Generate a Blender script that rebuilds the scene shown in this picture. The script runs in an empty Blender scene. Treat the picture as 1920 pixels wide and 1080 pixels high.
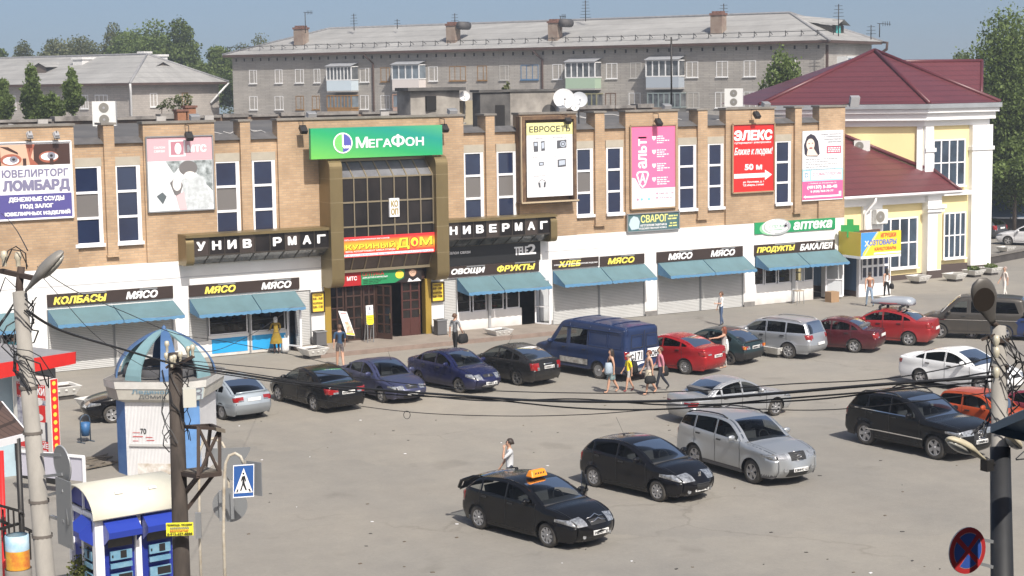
import bpy,bmesh,math,random
from mathutils import Vector,Matrix,geometry
R=math.radians
random.seed(7)
S=bpy.context.scene
COL=S.collection
# ---------------------------------------------------------------- camera
FPX,PITCH,ROLL,YAW,CH,D=3294.6,.1168,-.0135,.5305,11.676,71.405
_cp,_sp,_cy,_sy=math.cos(PITCH),math.sin(PITCH),math.cos(YAW),math.sin(YAW)
FWD=Vector((_sy*_cp,_cy*_cp,-_sp));_r0=Vector((_cy,-_sy,0));_u0=_r0.cross(FWD)
RT=_r0*math.cos(ROLL)+_u0*math.sin(ROLL);UP=-_r0*math.sin(ROLL)+_u0*math.cos(ROLL)
EYE=Vector((0,0,CH))
cam=bpy.data.cameras.new('camera');cam.sensor_fit='HORIZONTAL';cam.sensor_width=36
cam.lens=FPX/1920*36;cam.clip_start=.5;cam.clip_end=5000
camo=bpy.data.objects.new('camera',cam);COL.objects.link(camo)
m=Matrix.Identity(4)
for i in range(3):
    m[i][0],m[i][1],m[i][2]=RT[i],UP[i],-FWD[i]
m.translation=EYE
camo.matrix_world=m
S.camera=camo
# ---------------------------------------------------------------- sky, sun, exposure
LIGHT=Vector((.11,1,-1.09)).normalized()
world=bpy.data.worlds.new('World');S.world=world;world.use_nodes=True
nt=world.node_tree;bg=nt.nodes['Background']
sky=nt.nodes.new('ShaderNodeTexSky');sky.sky_type='NISHITA';sky.sun_disc=False
sky.sun_elevation=R(47.3);sky.sun_rotation=R(186.3);sky.altitude=150
sky.air_density,sky.dust_density,sky.ozone_density=.9,3.5,.3
_tc=nt.nodes.new('ShaderNodeTexCoord');_ad=nt.nodes.new('ShaderNodeVectorMath');_ad.operation='ADD';_ad.inputs[1].default_value=(0,0,.11)
_no=nt.nodes.new('ShaderNodeVectorMath');_no.operation='NORMALIZE'
nt.links.new(_tc.outputs['Generated'],_ad.inputs[0]);nt.links.new(_ad.outputs[0],_no.inputs[0]);nt.links.new(_no.outputs[0],sky.inputs[0])
nt.links.new(sky.outputs[0],bg.inputs[0]);bg.inputs[1].default_value=.098
sl=bpy.data.lights.new('sun','SUN');sl.energy=4.2;sl.angle=R(.5);sl.color=(1,.95,.87)
so=bpy.data.objects.new('sun',sl);COL.objects.link(so);so.location=(0,-60,90)
so.rotation_euler=LIGHT.to_track_quat('-Z','Y').to_euler()
S.view_settings.view_transform='Standard';S.view_settings.look='None'
S.view_settings.exposure=.44;S.view_settings.gamma=1
S.cycles.max_bounces=6;S.cycles.transparent_max_bounces=12
# ---------------------------------------------------------------- survey helpers: where a photo point lies on a known plane
def ray(u,v): return FWD+RT*((u-960)/FPX)-UP*((v-540)/FPX)
def G(u,v,z=0.):
    r=ray(u,v);return EYE+r*((z-CH)/r.z)
def F(u,v,y=D):
    r=ray(u,v);return EYE+r*(y/r.y)
def XP(u,v,x):
    r=ray(u,v);return EYE+r*(x/r.x)
def AT(u,v,d):
    return EYE+ray(u,v)*d
def FX(u,v=350,y=D): return F(u,v,y).x
# ---------------------------------------------------------------- materials
MATS={}
def mat(name,col,rough=.6,metal=0,noise=0,nscale=3.,col2=None,bump=0,bscale=40,spec=.5,coat=0,emit=0,stretch=None,detail=4.):
    if name in MATS: return MATS[name]
    M=bpy.data.materials.new(name);M.use_nodes=True;n=M.node_tree;b=n.nodes['Principled BSDF']
    c=(*col,1);b.inputs['Base Color'].default_value=c
    b.inputs['Roughness'].default_value=rough;b.inputs['Metallic'].default_value=metal
    b.inputs['Specular IOR Level'].default_value=spec
    if coat: b.inputs['Coat Weight'].default_value=coat;b.inputs['Coat Roughness'].default_value=.04
    if emit: b.inputs['Emission Color'].default_value=c;b.inputs['Emission Strength'].default_value=emit
    if noise or bump:
        tc=n.nodes.new('ShaderNodeTexCoord');src=tc.outputs['Object']
        if stretch:
            mp=n.nodes.new('ShaderNodeMapping');mp.inputs['Scale'].default_value=stretch
            n.links.new(src,mp.inputs[0]);src=mp.outputs[0]
    if noise:
        t=n.nodes.new('ShaderNodeTexNoise');t.inputs['Scale'].default_value=nscale;t.inputs['Detail'].default_value=detail
        t.inputs['Roughness'].default_value=.62
        n.links.new(src,t.inputs['Vector'])
        cr=n.nodes.new('ShaderNodeValToRGB');cr.color_ramp.elements[0].position=.32;cr.color_ramp.elements[1].position=.68
        c2=col2 or tuple(x*(1-noise) for x in col)
        cr.color_ramp.elements[0].color=(*c2,1);cr.color_ramp.elements[1].color=c
        n.links.new(t.outputs[0],cr.inputs[0]);n.links.new(cr.outputs[0],b.inputs['Base Color'])
    if bump:
        t2=n.nodes.new('ShaderNodeTexNoise');t2.inputs['Scale'].default_value=bscale;t2.inputs['Detail'].default_value=3
        n.links.new(src,t2.inputs['Vector'])
        bp=n.nodes.new('ShaderNodeBump');bp.inputs['Strength'].default_value=bump;bp.inputs['Distance'].default_value=.02
        n.links.new(t2.outputs[0],bp.inputs['Height']);n.links.new(bp.outputs[0],b.inputs['Normal'])
    MATS[name]=M;return M
def brickmat(name,c1,c2,mortar,w=.26,h=.088,ms=.012,dirt=.2,swap=True,nsc=.35,rough=.85):
    M=bpy.data.materials.new(name);M.use_nodes=True;n=M.node_tree;b=n.nodes['Principled BSDF']
    b.inputs['Roughness'].default_value=rough
    tc=n.nodes.new('ShaderNodeTexCoord');sp=n.nodes.new('ShaderNodeSeparateXYZ');n.links.new(tc.outputs['Object'],sp.inputs[0])
    ad=n.nodes.new('ShaderNodeMath');ad.operation='ADD';n.links.new(sp.outputs[0],ad.inputs[0]);n.links.new(sp.outputs[1],ad.inputs[1])
    cb=n.nodes.new('ShaderNodeCombineXYZ');n.links.new(ad.outputs[0],cb.inputs[0]);n.links.new(sp.outputs[2],cb.inputs[1])
    br=n.nodes.new('ShaderNodeTexBrick');br.inputs['Scale'].default_value=1;br.inputs['Brick Width'].default_value=w
    br.inputs['Row Height'].default_value=h;br.inputs['Mortar Size'].default_value=ms;br.inputs['Bias'].default_value=-.1
    br.inputs['Color1'].default_value=(*c1,1);br.inputs['Color2'].default_value=(*c2,1);br.inputs['Mortar'].default_value=(*mortar,1)
    n.links.new(cb.outputs[0],br.inputs['Vector'])
    t=n.nodes.new('ShaderNodeTexNoise');t.inputs['Scale'].default_value=nsc;t.inputs['Detail'].default_value=6;t.inputs['Roughness'].default_value=.7
    n.links.new(tc.outputs['Object'],t.inputs['Vector'])
    mr=n.nodes.new('ShaderNodeMapRange');mr.inputs[1].default_value=.3;mr.inputs[2].default_value=.7
    mr.inputs[3].default_value=1-dirt;mr.inputs[4].default_value=1+dirt*.3
    n.links.new(t.outputs[0],mr.inputs[0])
    mx=n.nodes.new('ShaderNodeMix');mx.data_type='RGBA';mx.blend_type='MULTIPLY';mx.inputs[0].default_value=1
    n.links.new(br.outputs['Color'],mx.inputs[6]);n.links.new(mr.outputs[0],mx.inputs[7])
    n.links.new(mx.outputs[2],b.inputs['Base Color'])
    bp=n.nodes.new('ShaderNodeBump');bp.inputs['Strength'].default_value=.35;bp.inputs['Distance'].default_value=.01
    n.links.new(br.outputs['Fac'],bp.inputs['Height']);bp.invert=True;n.links.new(bp.outputs[0],b.inputs['Normal'])
    MATS[name]=M;return M
def ribmat(name,col,scale,axis=2,rough=.5,dark=.75,metal=0,wave='SIN',noise=.1):
    """ribbed sheet: bands across one axis, with a bump"""
    M=bpy.data.materials.new(name);M.use_nodes=True;n=M.node_tree;b=n.nodes['Principled BSDF']
    b.inputs['Roughness'].default_value=rough;b.inputs['Metallic'].default_value=metal
    tc=n.nodes.new('ShaderNodeTexCoord');wv=n.nodes.new('ShaderNodeTexWave');wv.bands_direction='XYZ'[axis]
    wv.inputs['Scale'].default_value=scale;wv.wave_profile=wave
    n.links.new(tc.outputs['Object'],wv.inputs['Vector'])
    t=n.nodes.new('ShaderNodeTexNoise');t.inputs['Scale'].default_value=1.3;t.inputs['Detail'].default_value=6
    n.links.new(tc.outputs['Object'],t.inputs['Vector'])
    mr=n.nodes.new('ShaderNodeMapRange');mr.inputs[3].default_value=dark;mr.inputs[4].default_value=1
    n.links.new(wv.outputs['Fac'],mr.inputs[0])
    m2=n.nodes.new('ShaderNodeMapRange');m2.inputs[1].default_value=.3;m2.inputs[2].default_value=.7;m2.inputs[3].default_value=1-noise
    n.links.new(t.outputs[0],m2.inputs[0])
    mu=n.nodes.new('ShaderNodeMath');mu.operation='MULTIPLY';n.links.new(mr.outputs[0],mu.inputs[0]);n.links.new(m2.outputs[0],mu.inputs[1])
    mx=n.nodes.new('ShaderNodeMix');mx.data_type='RGBA';mx.blend_type='MULTIPLY';mx.inputs[0].default_value=1
    mx.inputs[6].default_value=(*col,1);n.links.new(mu.outputs[0],mx.inputs[7]);n.links.new(mx.outputs[2],b.inputs['Base Color'])
    bp=n.nodes.new('ShaderNodeBump');bp.inputs['Strength'].default_value=.5;bp.inputs['Distance'].default_value=.02
    n.links.new(wv.outputs['Fac'],bp.inputs['Height']);n.links.new(bp.outputs[0],b.inputs['Normal'])
    MATS[name]=M;return M
def glassmat(name,tint,ior=1.4,rough=.03):
    """see-through pane: tinted transparency under a Fresnel gloss"""
    M=bpy.data.materials.new(name);M.use_nodes=True;n=M.node_tree;n.nodes.clear()
    out=n.nodes.new('ShaderNodeOutputMaterial');mx=n.nodes.new('ShaderNodeMixShader');fr=n.nodes.new('ShaderNodeFresnel')
    fr.inputs[0].default_value=ior
    tr=n.nodes.new('ShaderNodeBsdfTransparent');tr.inputs[0].default_value=(*tint,1)
    gl=n.nodes.new('ShaderNodeBsdfGlossy');gl.inputs['Roughness'].default_value=rough
    n.links.new(fr.outputs[0],mx.inputs[0]);n.links.new(tr.outputs[0],mx.inputs[1]);n.links.new(gl.outputs[0],mx.inputs[2])
    n.links.new(mx.outputs[0],out.inputs[0]);MATS[name]=M;return M
# ---------------------------------------------------------------- mesh builder
class MB:
    def __init__(s): s.v=[];s.f=[];s.mi=[];s.sm=[];s.cur=0;s.smooth=False;s.st=[]
    def m(s,i): s.cur=i;return s
    def sh(s,b=True): s.smooth=b;return s
    def add(s,vs,fs):
        o=len(s.v);s.v += [Vector(p) for p in vs];s.st.append((o,len(s.f)))
        for f in fs: s.f.append([i+o for i in f]);s.mi.append(s.cur);s.sm.append(s.smooth)
        return s
    def poly(s,pts): return s.add(pts,[range(len(pts))])
    def box(s,x0,x1,y0,y1,z0,z1):
        x0,x1=min(x0,x1),max(x0,x1);y0,y1=min(y0,y1),max(y0,y1);z0,z1=min(z0,z1),max(z0,z1)
        v=[(x,y,z) for z in (z0,z1) for x,y in ((x0,y0),(x1,y0),(x1,y1),(x0,y1))]
        return s.add(v,[(3,2,1,0),(4,5,6,7),(0,1,5,4),(1,2,6,5),(2,3,7,6),(3,0,4,7)])
    def obox(s,c,ax,ay,az):
        c,ax,ay,az=map(Vector,(c,ax,ay,az))
        v=[c+ax*i+ay*j+az*k for k in (-1,1) for i,j in ((-1,-1),(1,-1),(1,1),(-1,1))]
        return s.add(v,[(3,2,1,0),(4,5,6,7),(0,1,5,4),(1,2,6,5),(2,3,7,6),(3,0,4,7)])
    def bar(s,a,b,w,h=None,up=(0,0,1)):
        a,b=Vector(a),Vector(b);d=(b-a);u=Vector(up)
        if abs(d.normalized().dot(u)) > .98: u=Vector((0,1,0))
        x=d.cross(u).normalized();y=x.cross(d).normalized();h=h or w
        return s.obox((a+b)/2,d/2,x*w/2,y*h/2)
    def tube(s,pts,r,n=8,cap=True):
        pts=[Vector(p) for p in pts];k=len(pts);rr=r if isinstance(r,(list,tuple)) else [r]*k
        vs=[];prev=None
        for i,p in enumerate(pts):
            t=(pts[min(i+1,k-1)]-pts[max(i-1,0)]).normalized()
            if prev is None:
                a=t.cross(Vector((0,0,1)) if abs(t.z) < .95 else Vector((1,0,0))).normalized()
            else:
                a=(prev-t*prev.dot(t)).normalized()
            prev=a;b=t.cross(a)
            vs += [p+(a*math.cos(2*math.pi*j/n)+b*math.sin(2*math.pi*j/n))*rr[i] for j in range(n)]
        fs=[(i*n+j,i*n+(j+1) % n,(i+1)*n+(j+1) % n,(i+1)*n+j) for i in range(k-1) for j in range(n)]
        if cap: fs += [tuple(range(n))[::-1],tuple((k-1)*n+j for j in range(n))]
        sm=s.smooth;s.smooth=n > 4;s.add(vs,fs);s.smooth=sm;return s
    def lathe(s,prof,c=(0,0,0),n=16,axis='Z',arc=(0,2*math.pi)):
        c=Vector(c);vs=[];full=abs(arc[1]-arc[0]-2*math.pi) < 1e-6;k=n if full else n+1
        for r,h in prof:
            for j in range(k):
                a=arc[0]+(arc[1]-arc[0])*j/n;p=(r*math.cos(a),r*math.sin(a),h)
                if axis == 'Y': p=(p[0],p[2],p[1])
                if axis == 'X': p=(p[2],p[0],p[1])
                vs.append(c+Vector(p))
        fs=[(i*k+j,i*k+(j+1) % k,(i+1)*k+(j+1) % k,(i+1)*k+j) for i in range(len(prof)-1) for j in range(n)]
        sm=s.smooth;s.smooth=True;s.add(vs,fs);s.smooth=sm;return s
    def disc(s,c,n_,r,k=24,ry=None,up=(0,0,1)):
        c,n_=Vector(c),Vector(n_).normalized();u=Vector(up)
        a=u.cross(n_).normalized();b=n_.cross(a);ry=ry or r
        return s.poly([c+a*math.cos(2*math.pi*j/k)*r+b*math.sin(2*math.pi*j/k)*ry for j in range(k)])
    def prism(s,pts,d):
        pts=[Vector(p) for p in pts];n=len(pts);d=Vector(d)
        return s.add(pts+[p+d for p in pts],[tuple(range(n))[::-1],tuple(range(n,2*n))]+[(i,(i+1) % n,n+(i+1) % n,n+i) for i in range(n)])
    def mesh(s,name,mats,off=(0,0,0),merge=False,fix=True):
        me=bpy.data.meshes.new(name);off=Vector(off)
        me.from_pydata([tuple(p-off) for p in s.v],[],s.f)
        for M in (mats if isinstance(mats,(list,tuple)) else [mats]): me.materials.append(M)
        me.polygons.foreach_set('material_index',s.mi);me.polygons.foreach_set('use_smooth',s.sm)
        if fix or merge:
            bm=bmesh.new();bm.from_mesh(me)
            if merge: bmesh.ops.remove_doubles(bm,verts=bm.verts,dist=1e-4)
            if fix: bmesh.ops.recalc_face_normals(bm,faces=bm.faces)
            bm.to_mesh(me);bm.free()
        me.update();return me
    def each(s,name,mats,parent):
        out=[];st=s.st+[(len(s.v),len(s.f))]
        for (v0,f0),(v1,f1) in zip(st[:-1],st[1:]):
            q=MB();q.smooth=s.sm[f0];q.add(s.v[v0:v1],[[i-v0 for i in f] for f in s.f[f0:f1]]);out.append(q.build(name,mats,parent))
        return out
    def build(s,name,mats,parent=None,local=False,**k):
        off=(0,0,0)
        if parent is not None and not local: off=WLOC.get(parent,Vector((0,0,0)))
        return link(name,s.mesh(name,mats,off,**k),parent)
WLOC={}
def link(name,me,parent=None):
    o=bpy.data.objects.new(name,me);COL.objects.link(o)
    if parent is not None: o.parent=parent
    return o
def tag(o,label=None,cat=None,group=None,kind=None):
    if label: o['label']=label
    if cat: o['category']=cat
    if group: o['group']=group
    if kind: o['kind']=kind
    return o
def thing(name,label,cat,loc=(0,0,0),rz=0,group=None):
    o=bpy.data.objects.new(name,None);COL.objects.link(o);o.location=loc;o.rotation_euler=(0,0,rz)
    o.empty_display_size=.2
    WLOC[o]=Vector(loc);return tag(o,label,cat,group)
def clone(o,loc=None,label=None,parent=None):
    c=o.copy();COL.objects.link(c)
    if parent: c.parent=parent
    if loc is not None: c.location=loc
    if label: c['label']=label
    for ch in list(o.children): clone(ch,parent=c)
    return c
# ---------------------------------------------------------------- lettering
_tc={}
def text_data(s,bold=0.,shear=0.,space=1.):
    k=(s,bold,shear,space)
    if k in _tc: return _tc[k]
    cu=bpy.data.curves.new('t','FONT');cu.body=s;cu.offset=bold;cu.shear=shear;cu.space_character=space
    cu.resolution_u=3;ob=bpy.data.objects.new('t',cu);COL.objects.link(ob)
    dg=bpy.context.evaluated_depsgraph_get();c2=ob.evaluated_get(dg).to_curve(dg);loops=[]
    for sp in c2.splines:
        P=[]
        if sp.type == 'BEZIER':
            bp=sp.bezier_points
            for i in range(len(bp)):
                q,w=bp[i],bp[(i+1) % len(bp)];P += geometry.interpolate_bezier(q.co,q.handle_right,w.handle_left,w.co,4)[:-1]
        else: P=[Vector(q.co[:3]) for q in sp.points]
        Q=[]
        for q in P:
            if not Q or (q-Q[-1]).length > 1e-5: Q.append(Vector((q.x,q.y,0)))
        if len(Q) > 2: loops.append((Q,sum(Q[i-1].x*Q[i].y-Q[i].x*Q[i-1].y for i in range(len(Q)))))
    ob.evaluated_get(dg).to_curve_clear();bpy.data.objects.remove(ob);bpy.data.curves.remove(cu)
    V2,E2=[],[]
    for Q,A in loops: o=len(V2);V2 += [(q.x,q.y) for q in Q];E2 += [(o+i,o+(i+1) % len(Q)) for i in range(len(Q))]
    def winding(x,y):
        w=0
        for Q,A in loops:
            for i in range(len(Q)):
                p,q=Q[i-1],Q[i]
                if (p.y > y) != (q.y > y) and x < (q.x-p.x)*(y-p.y)/(q.y-p.y)+p.x: w += 1 if q.y > p.y else -1
        return w
    vs,fs=[],[]
    if V2:
        r_=geometry.delaunay_2d_cdt([Vector(v) for v in V2],E2,[],0,1e-6,True);vs=[Vector((v.x,v.y,0)) for v in r_[0]]
        for f in r_[2]:
            if winding(sum(vs[i].x for i in f)/len(f),sum(vs[i].y for i in f)/len(f)): fs.append(tuple(f))
    xs=[v.x for v in vs] or [0];ys=[v.y for v in vs] or [0]
    _tc[k]=(vs,fs,min(xs),max(xs),min(ys),max(ys));return _tc[k]
class Panel:
    """a flat sign face: origin at its lower left, axes ax (right) and az (up), normal nn; u, v run 0..1 from the top left"""
    def __init__(s,o,ax,az,w,h):
        s.o,s.ax,s.az,s.w,s.h=Vector(o),Vector(ax).normalized(),Vector(az).normalized(),w,h
        s.nn=s.ax.cross(s.az)
    def p(s,u,v,d=0.): return s.o+s.ax*(u*s.w)+s.az*((1-v)*s.h)+s.nn*d
    def text(s,mb,t,u0,v0,u1,v1,bold=.02,shear=0.,d=.012,rot=False,space=1.,keep=False):
        vs,fs,a,b,c,e=text_data(t,0,shear,space)
        if not vs: return
        q0=bold*1.6;sh=[(0,0)]+([(-q0,0),(q0,0),(-q0*.7,q0*.7),(q0*.7,q0*.7),(-q0*.7,-q0*.7),(q0*.7,-q0*.7)] if bold else [])
        H_=(v1-v0)*s.h if not rot else (u1-u0)*s.w
        for i,(sx,sy) in enumerate(sh):
            out=[]
            for q in vs:
                tx,ty=(q.x-a)/(b-a),(q.y-c)/(e-c)
                if rot: U,V=u0+(1-ty)*(u1-u0)+sy*H_/s.w,v1+tx*(v0-v1)-sx*H_/s.h
                else: U,V=u0+tx*(u1-u0)+sx*H_/s.w,v1+ty*(v0-v1)-sy*H_/s.h
                out.append(s.p(U,V,d+i*.0006))
            mb.add(out,fs)
    def rect(s,mb,u0,v0,u1,v1,d=.006): mb.poly([s.p(u0,v1,d),s.p(u1,v1,d),s.p(u1,v0,d),s.p(u0,v0,d)])
    def shape(s,mb,pts,d=.006): mb.poly([s.p(u,v,d) for u,v in pts])
    def oval(s,mb,u,v,ru,rv,d=.006,k=28,a0=0.,a1=360.):
        full=abs(a1-a0) >= 360
        P=[s.p(u+ru*math.cos(R(a0+(a1-a0)*j/k)),v-rv*math.sin(R(a0+(a1-a0)*j/k)),d) for j in range(k if full else k+1)]
        mb.poly(P)
    def ring(s,mb,u,v,ru,rv,th,d=.008,k=28,a0=0.,a1=360.):
        A=[R(a0+(a1-a0)*j/k) for j in range(k+1)]
        P=[s.p(u+ru*math.cos(a),v-rv*math.sin(a),d) for a in A]+[s.p(u+ru*(1-th)*math.cos(a),v-rv*(1-th)*math.sin(a),d) for a in A]
        mb.add(P,[(i,i+1,k+2+i,k+1+i) for i in range(k)])
    def slab(s,mb,th=.05):
        mb.prism([s.p(0,1,-th),s.p(1,1,-th),s.p(1,0,-th),s.p(0,0,-th)],s.nn*th)
def fpanel(tl,br,y=D-.08):
    a,b=F(*tl,y),F(*br,y)
    return Panel((a.x,y,b.z),(1,0,0),(0,0,1),b.x-a.x,a.z-b.z)
def sign(name,label,P,board,layers,cat='sign',group=None,th=.05,parent=None,frame=None):
    """board + one mesh per colour layer; layers: list of (part name, material, function(mb, P))"""
    c=P.p(.5,1)
    t=thing(name,label,cat,c,group=group) if parent is None else parent
    mb=MB();P.slab(mb,th);mb.build('board',board,t)
    if frame:
        fm,w,pr=frame;mb=MB()
        for a,b in (((0,0),(1,0)),((0,1),(1,1)),((0,0),(0,1)),((1,0),(1,1))):
            mb.bar(P.p(*a,pr/2-.01),P.p(*b,pr/2-.01),w,pr+.04,up=P.nn)
        mb.build('frame',fm,t)
    for nm,M,fn in layers:
        mb=MB();fn(mb,P)
        if mb.v: mb.build(nm,M,t,fix=False)
    return t
# ================================================================ ground
def groundmat():
    M=bpy.data.materials.new('dusty_asphalt');M.use_nodes=True;n=M.node_tree;b=n.nodes['Principled BSDF']
    b.inputs['Roughness'].default_value=.92;b.inputs['Specular IOR Level'].default_value=.25
    tc=n.nodes.new('ShaderNodeTexCoord')
    def noise(sc,det,rough=.6,st=None):
        t=n.nodes.new('ShaderNodeTexNoise');t.inputs['Scale'].default_value=sc;t.inputs['Detail'].default_value=det;t.inputs['Roughness'].default_value=rough
        src=tc.outputs['Object']
        if st:
            mp=n.nodes.new('ShaderNodeMapping');mp.inputs['Scale'].default_value=st;mp.inputs['Rotation'].default_value=(0,0,R(25));n.links.new(src,mp.inputs[0]);src=mp.outputs[0]
        n.links.new(src,t.inputs['Vector']);return t.outputs[0]
    def ramp(src,els):
        c=n.nodes.new('ShaderNodeValToRGB');e=c.color_ramp.elements
        while len(e) < len(els): e.new(.5)
        for q,(p,col) in zip(e,els): q.position=p;q.color=(*col,1)
        n.links.new(src,c.inputs[0]);return c.outputs[0]
    def mix(a,b_,fac,mode='MULTIPLY'):
        x=n.nodes.new('ShaderNodeMix');x.data_type='RGBA';x.blend_type=mode
        if isinstance(fac,float): x.inputs[0].default_value=fac
        else: n.links.new(fac,x.inputs[0])
        n.links.new(a,x.inputs[6]);n.links.new(b_,x.inputs[7]);return x.outputs[2]
    base=ramp(noise(.055,7,.62),[(.28,(.245,.235,.220)),(.46,(.27,.254,.230)),(.60,(.292,.270,.238)),(.75,(.32,.290,.248))])
    streak=ramp(noise(.16,5,.6,(1,.25,1)),[(.3,(.88,.885,.89)),(.6,(1.03,1.02,1))])
    mid=ramp(noise(.9,6,.7),[(.3,(.90,.90,.905)),(.65,(1.03,1.03,1.02))])
    grit=ramp(noise(9,3,.7),[(.25,(.92,.92,.92)),(.7,(1.04,1.04,1.04))])
    spot=ramp(noise(1.7,4,.75),[(.69,(1,1,1)),(.76,(.62,.61,.6))])
    pale=ramp(noise(1.1,5,.8),[(.70,(1,1,1)),(.78,(1.25,1.2,1.1))])
    c=mix(mix(mix(mix(mix(base,streak,1.),mid,1.),grit,.8),spot,.8),pale,.6)
    vo=n.nodes.new('ShaderNodeTexVoronoi');vo.feature='DISTANCE_TO_EDGE';vo.inputs['Scale'].default_value=.16;wp=n.nodes.new('ShaderNodeVectorMath');wp.operation='ADD';tw=n.nodes.new('ShaderNodeTexNoise');tw.inputs['Scale'].default_value=.6;tw.inputs['Detail'].default_value=5;sc_=n.nodes.new('ShaderNodeVectorMath');sc_.operation='SCALE';sc_.inputs[3].default_value=2.2
    n.links.new(tc.outputs['Object'],tw.inputs['Vector']);n.links.new(tw.outputs['Color'],sc_.inputs[0]);n.links.new(sc_.outputs[0],wp.inputs[0]);n.links.new(tc.outputs['Object'],wp.inputs[1]);n.links.new(wp.outputs[0],vo.inputs['Vector'])
    crack=ramp(vo.outputs['Distance'],[(.0,(.78,.77,.76)),(.008,(.93,.93,.93)),(.014,(1,1,1))]);where=ramp(noise(.12,2),[(.54,(0,0,0)),(.66,(1,1,1))]);sep=n.nodes.new('ShaderNodeSeparateColor');n.links.new(where,sep.inputs[0]);c=mix(c,crack,sep.outputs[0])
    v2=n.nodes.new('ShaderNodeTexVoronoi');v2.inputs['Scale'].default_value=.085;n.links.new(wp.outputs[0],v2.inputs['Vector']);s2=n.nodes.new('ShaderNodeSeparateColor');n.links.new(v2.outputs['Color'],s2.inputs[0]);c=mix(c,ramp(s2.outputs[0],[(0,(.92,.925,.935)),(1,(1.06,1.05,1.03))]),1.)
    c=mix(c,ramp(noise(.5,3,.5),[(.28,(.76,.755,.75)),(.36,(1,1,1))]),.6)
    n.links.new(c,b.inputs['Base Color'])
    bp=n.nodes.new('ShaderNodeBump');bp.inputs['Strength'].default_value=.25;bp.inputs['Distance'].default_value=.03
    n.links.new(noise(14,3),bp.inputs['Height']);n.links.new(bp.outputs[0],b.inputs['Normal'])
    return M
mb=MB();N=24
mb.add([(-200+900*i/N,-80+680*j/N,0) for j in range(N+1) for i in range(N+1)],[(j*(N+1)+i,j*(N+1)+i+1,(j+1)*(N+1)+i+1,(j+1)*(N+1)+i) for j in range(N) for i in range(N)])
tag(mb.build('ground',groundmat()),kind='structure')
PAVE=mat('pavement_slab',(.30,.255,.215),.9,noise=.22,nscale=1.2,bump=.15,bscale=12)
KERB=mat('kerb_reddish',(.27,.205,.17),.9,noise=.3,nscale=2)
px0,px1=30.75,43.6
mb=MB();mb.box(px0,px1,68.62,D-.002,.002,.165);o=mb.build('pavement',PAVE);tag(o,kind='structure')
mb=MB();mb.box(px0-.14,px1,68.46,68.618,.002,.175);mb.box(px0-.14,px0-.002,68.62,D-.01,.002,.175)
tag(mb.build('kerb',KERB),kind='structure')
# ================================================================ department store
BRICK=brickmat('tan_brick',(.50,.345,.212),(.41,.272,.162),(.39,.295,.21),w=.34,h=.105,ms=.014,dirt=.36)
WHITE=mat('white_plaster',(.80,.80,.80),.8,noise=.09,nscale=.5,col2=(.72,.71,.69))
_n=WHITE.node_tree;_b=_n.nodes['Principled BSDF'];_l=_b.inputs['Base Color'].links[0].from_socket;_t=_n.nodes.new('ShaderNodeTexCoord');_s=_n.nodes.new('ShaderNodeSeparateXYZ');_n.links.new(_t.outputs['Object'],_s.inputs[0])
_w=_n.nodes.new('ShaderNodeTexNoise');_w.inputs['Scale'].default_value=1.6;_w.inputs['Detail'].default_value=7;_n.links.new(_t.outputs['Object'],_w.inputs['Vector']);_m=_n.nodes.new('ShaderNodeMapRange');_m.inputs[1].default_value=.75;_m.inputs[2].default_value=.05;_n.links.new(_s.outputs[2],_m.inputs[0])
_p=_n.nodes.new('ShaderNodeMath');_p.operation='MULTIPLY';_n.links.new(_m.outputs[0],_p.inputs[0]);_n.links.new(_w.outputs[0],_p.inputs[1]);_x=_n.nodes.new('ShaderNodeMix');_x.data_type='RGBA';_x.inputs[7].default_value=(.34,.30,.25,1);_n.links.new(_p.outputs[0],_x.inputs[0]);_n.links.new(_l,_x.inputs[6]);_n.links.new(_x.outputs[2],_b.inputs['Base Color'])
CONC=mat('weathered_coping',(.235,.215,.19),.9,noise=.4,nscale=1.5,bump=.2,bscale=10)
LINTEL=mat('grey_lintel',(.42,.38,.31),.85,noise=.15,nscale=2)
PVC=mat('white_window_frame',(.82,.82,.84),.35)
NAVY=mat('dark_blue_pane',(.012,.017,.045),.06,spec=.8,noise=.6,nscale=.5,col2=(.020,.032,.075))  # noise paints the lighter reflection blotches into the pane colour
GREYP=mat('blind_grey_pane',(.155,.145,.14),.25)
BITUM=mat('roof_bitumen',(.075,.073,.075),.85,noise=.4,nscale=.35,col2=(.12,.115,.11),bump=.2,bscale=3)
BRONZE=mat('bronze_anodised',(.255,.195,.095),.42,.55,noise=.25,nscale=.8,stretch=(1,1,.3))
BROWNB=mat('dark_brown_board',(.040,.024,.019),.55,noise=.2,nscale=2)
DARKGL=mat('smoked_glass',(.010,.009,.010),.05,spec=.3,noise=.5,nscale=.7,col2=(.028,.024,.024))
SHUT=ribmat('roller_shutter',(.56,.56,.55),4.2,2,.45,.72)
GREYM=mat('grey_metal',(.30,.31,.32),.45,.4)
BLACK=mat('black_void',(.012,.011,.011),.8)
CYAN=mat('cyan_panel',(.02,.33,.68),.5)
YEL=mat('sign_yellow',(.86,.62,.06),.5)
LYEL=mat('letter_yellow',(.86,.72,.12),.5)
LWHITE=mat('letter_white',(.85,.85,.86),.5)
SWHITE=mat('sign_white',(.80,.80,.82),.45)
LBLACK=mat('letter_black',(.018,.018,.02),.5)
SRED=mat('sign_red',(.62,.022,.02),.45)
LRED=mat('letter_red',(.55,.04,.05),.5)
LGREY=mat('letter_grey',(.25,.25,.30),.5)
store=thing('department_store','long tan brick department store with white shop floor and bronze framed glass entrance','building',(40,D,0))
ZB,ZT,ZP=4.28,9.5,10.13
XL,XR,YB=8.0,62.42,88.0
wl=[(140,193),(219,266),(405,452),(476,519),(872,909),(934,970),(1082,1114),(1139,1170),(1274,1307),(1329,1358),(1455,1484)]
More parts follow.
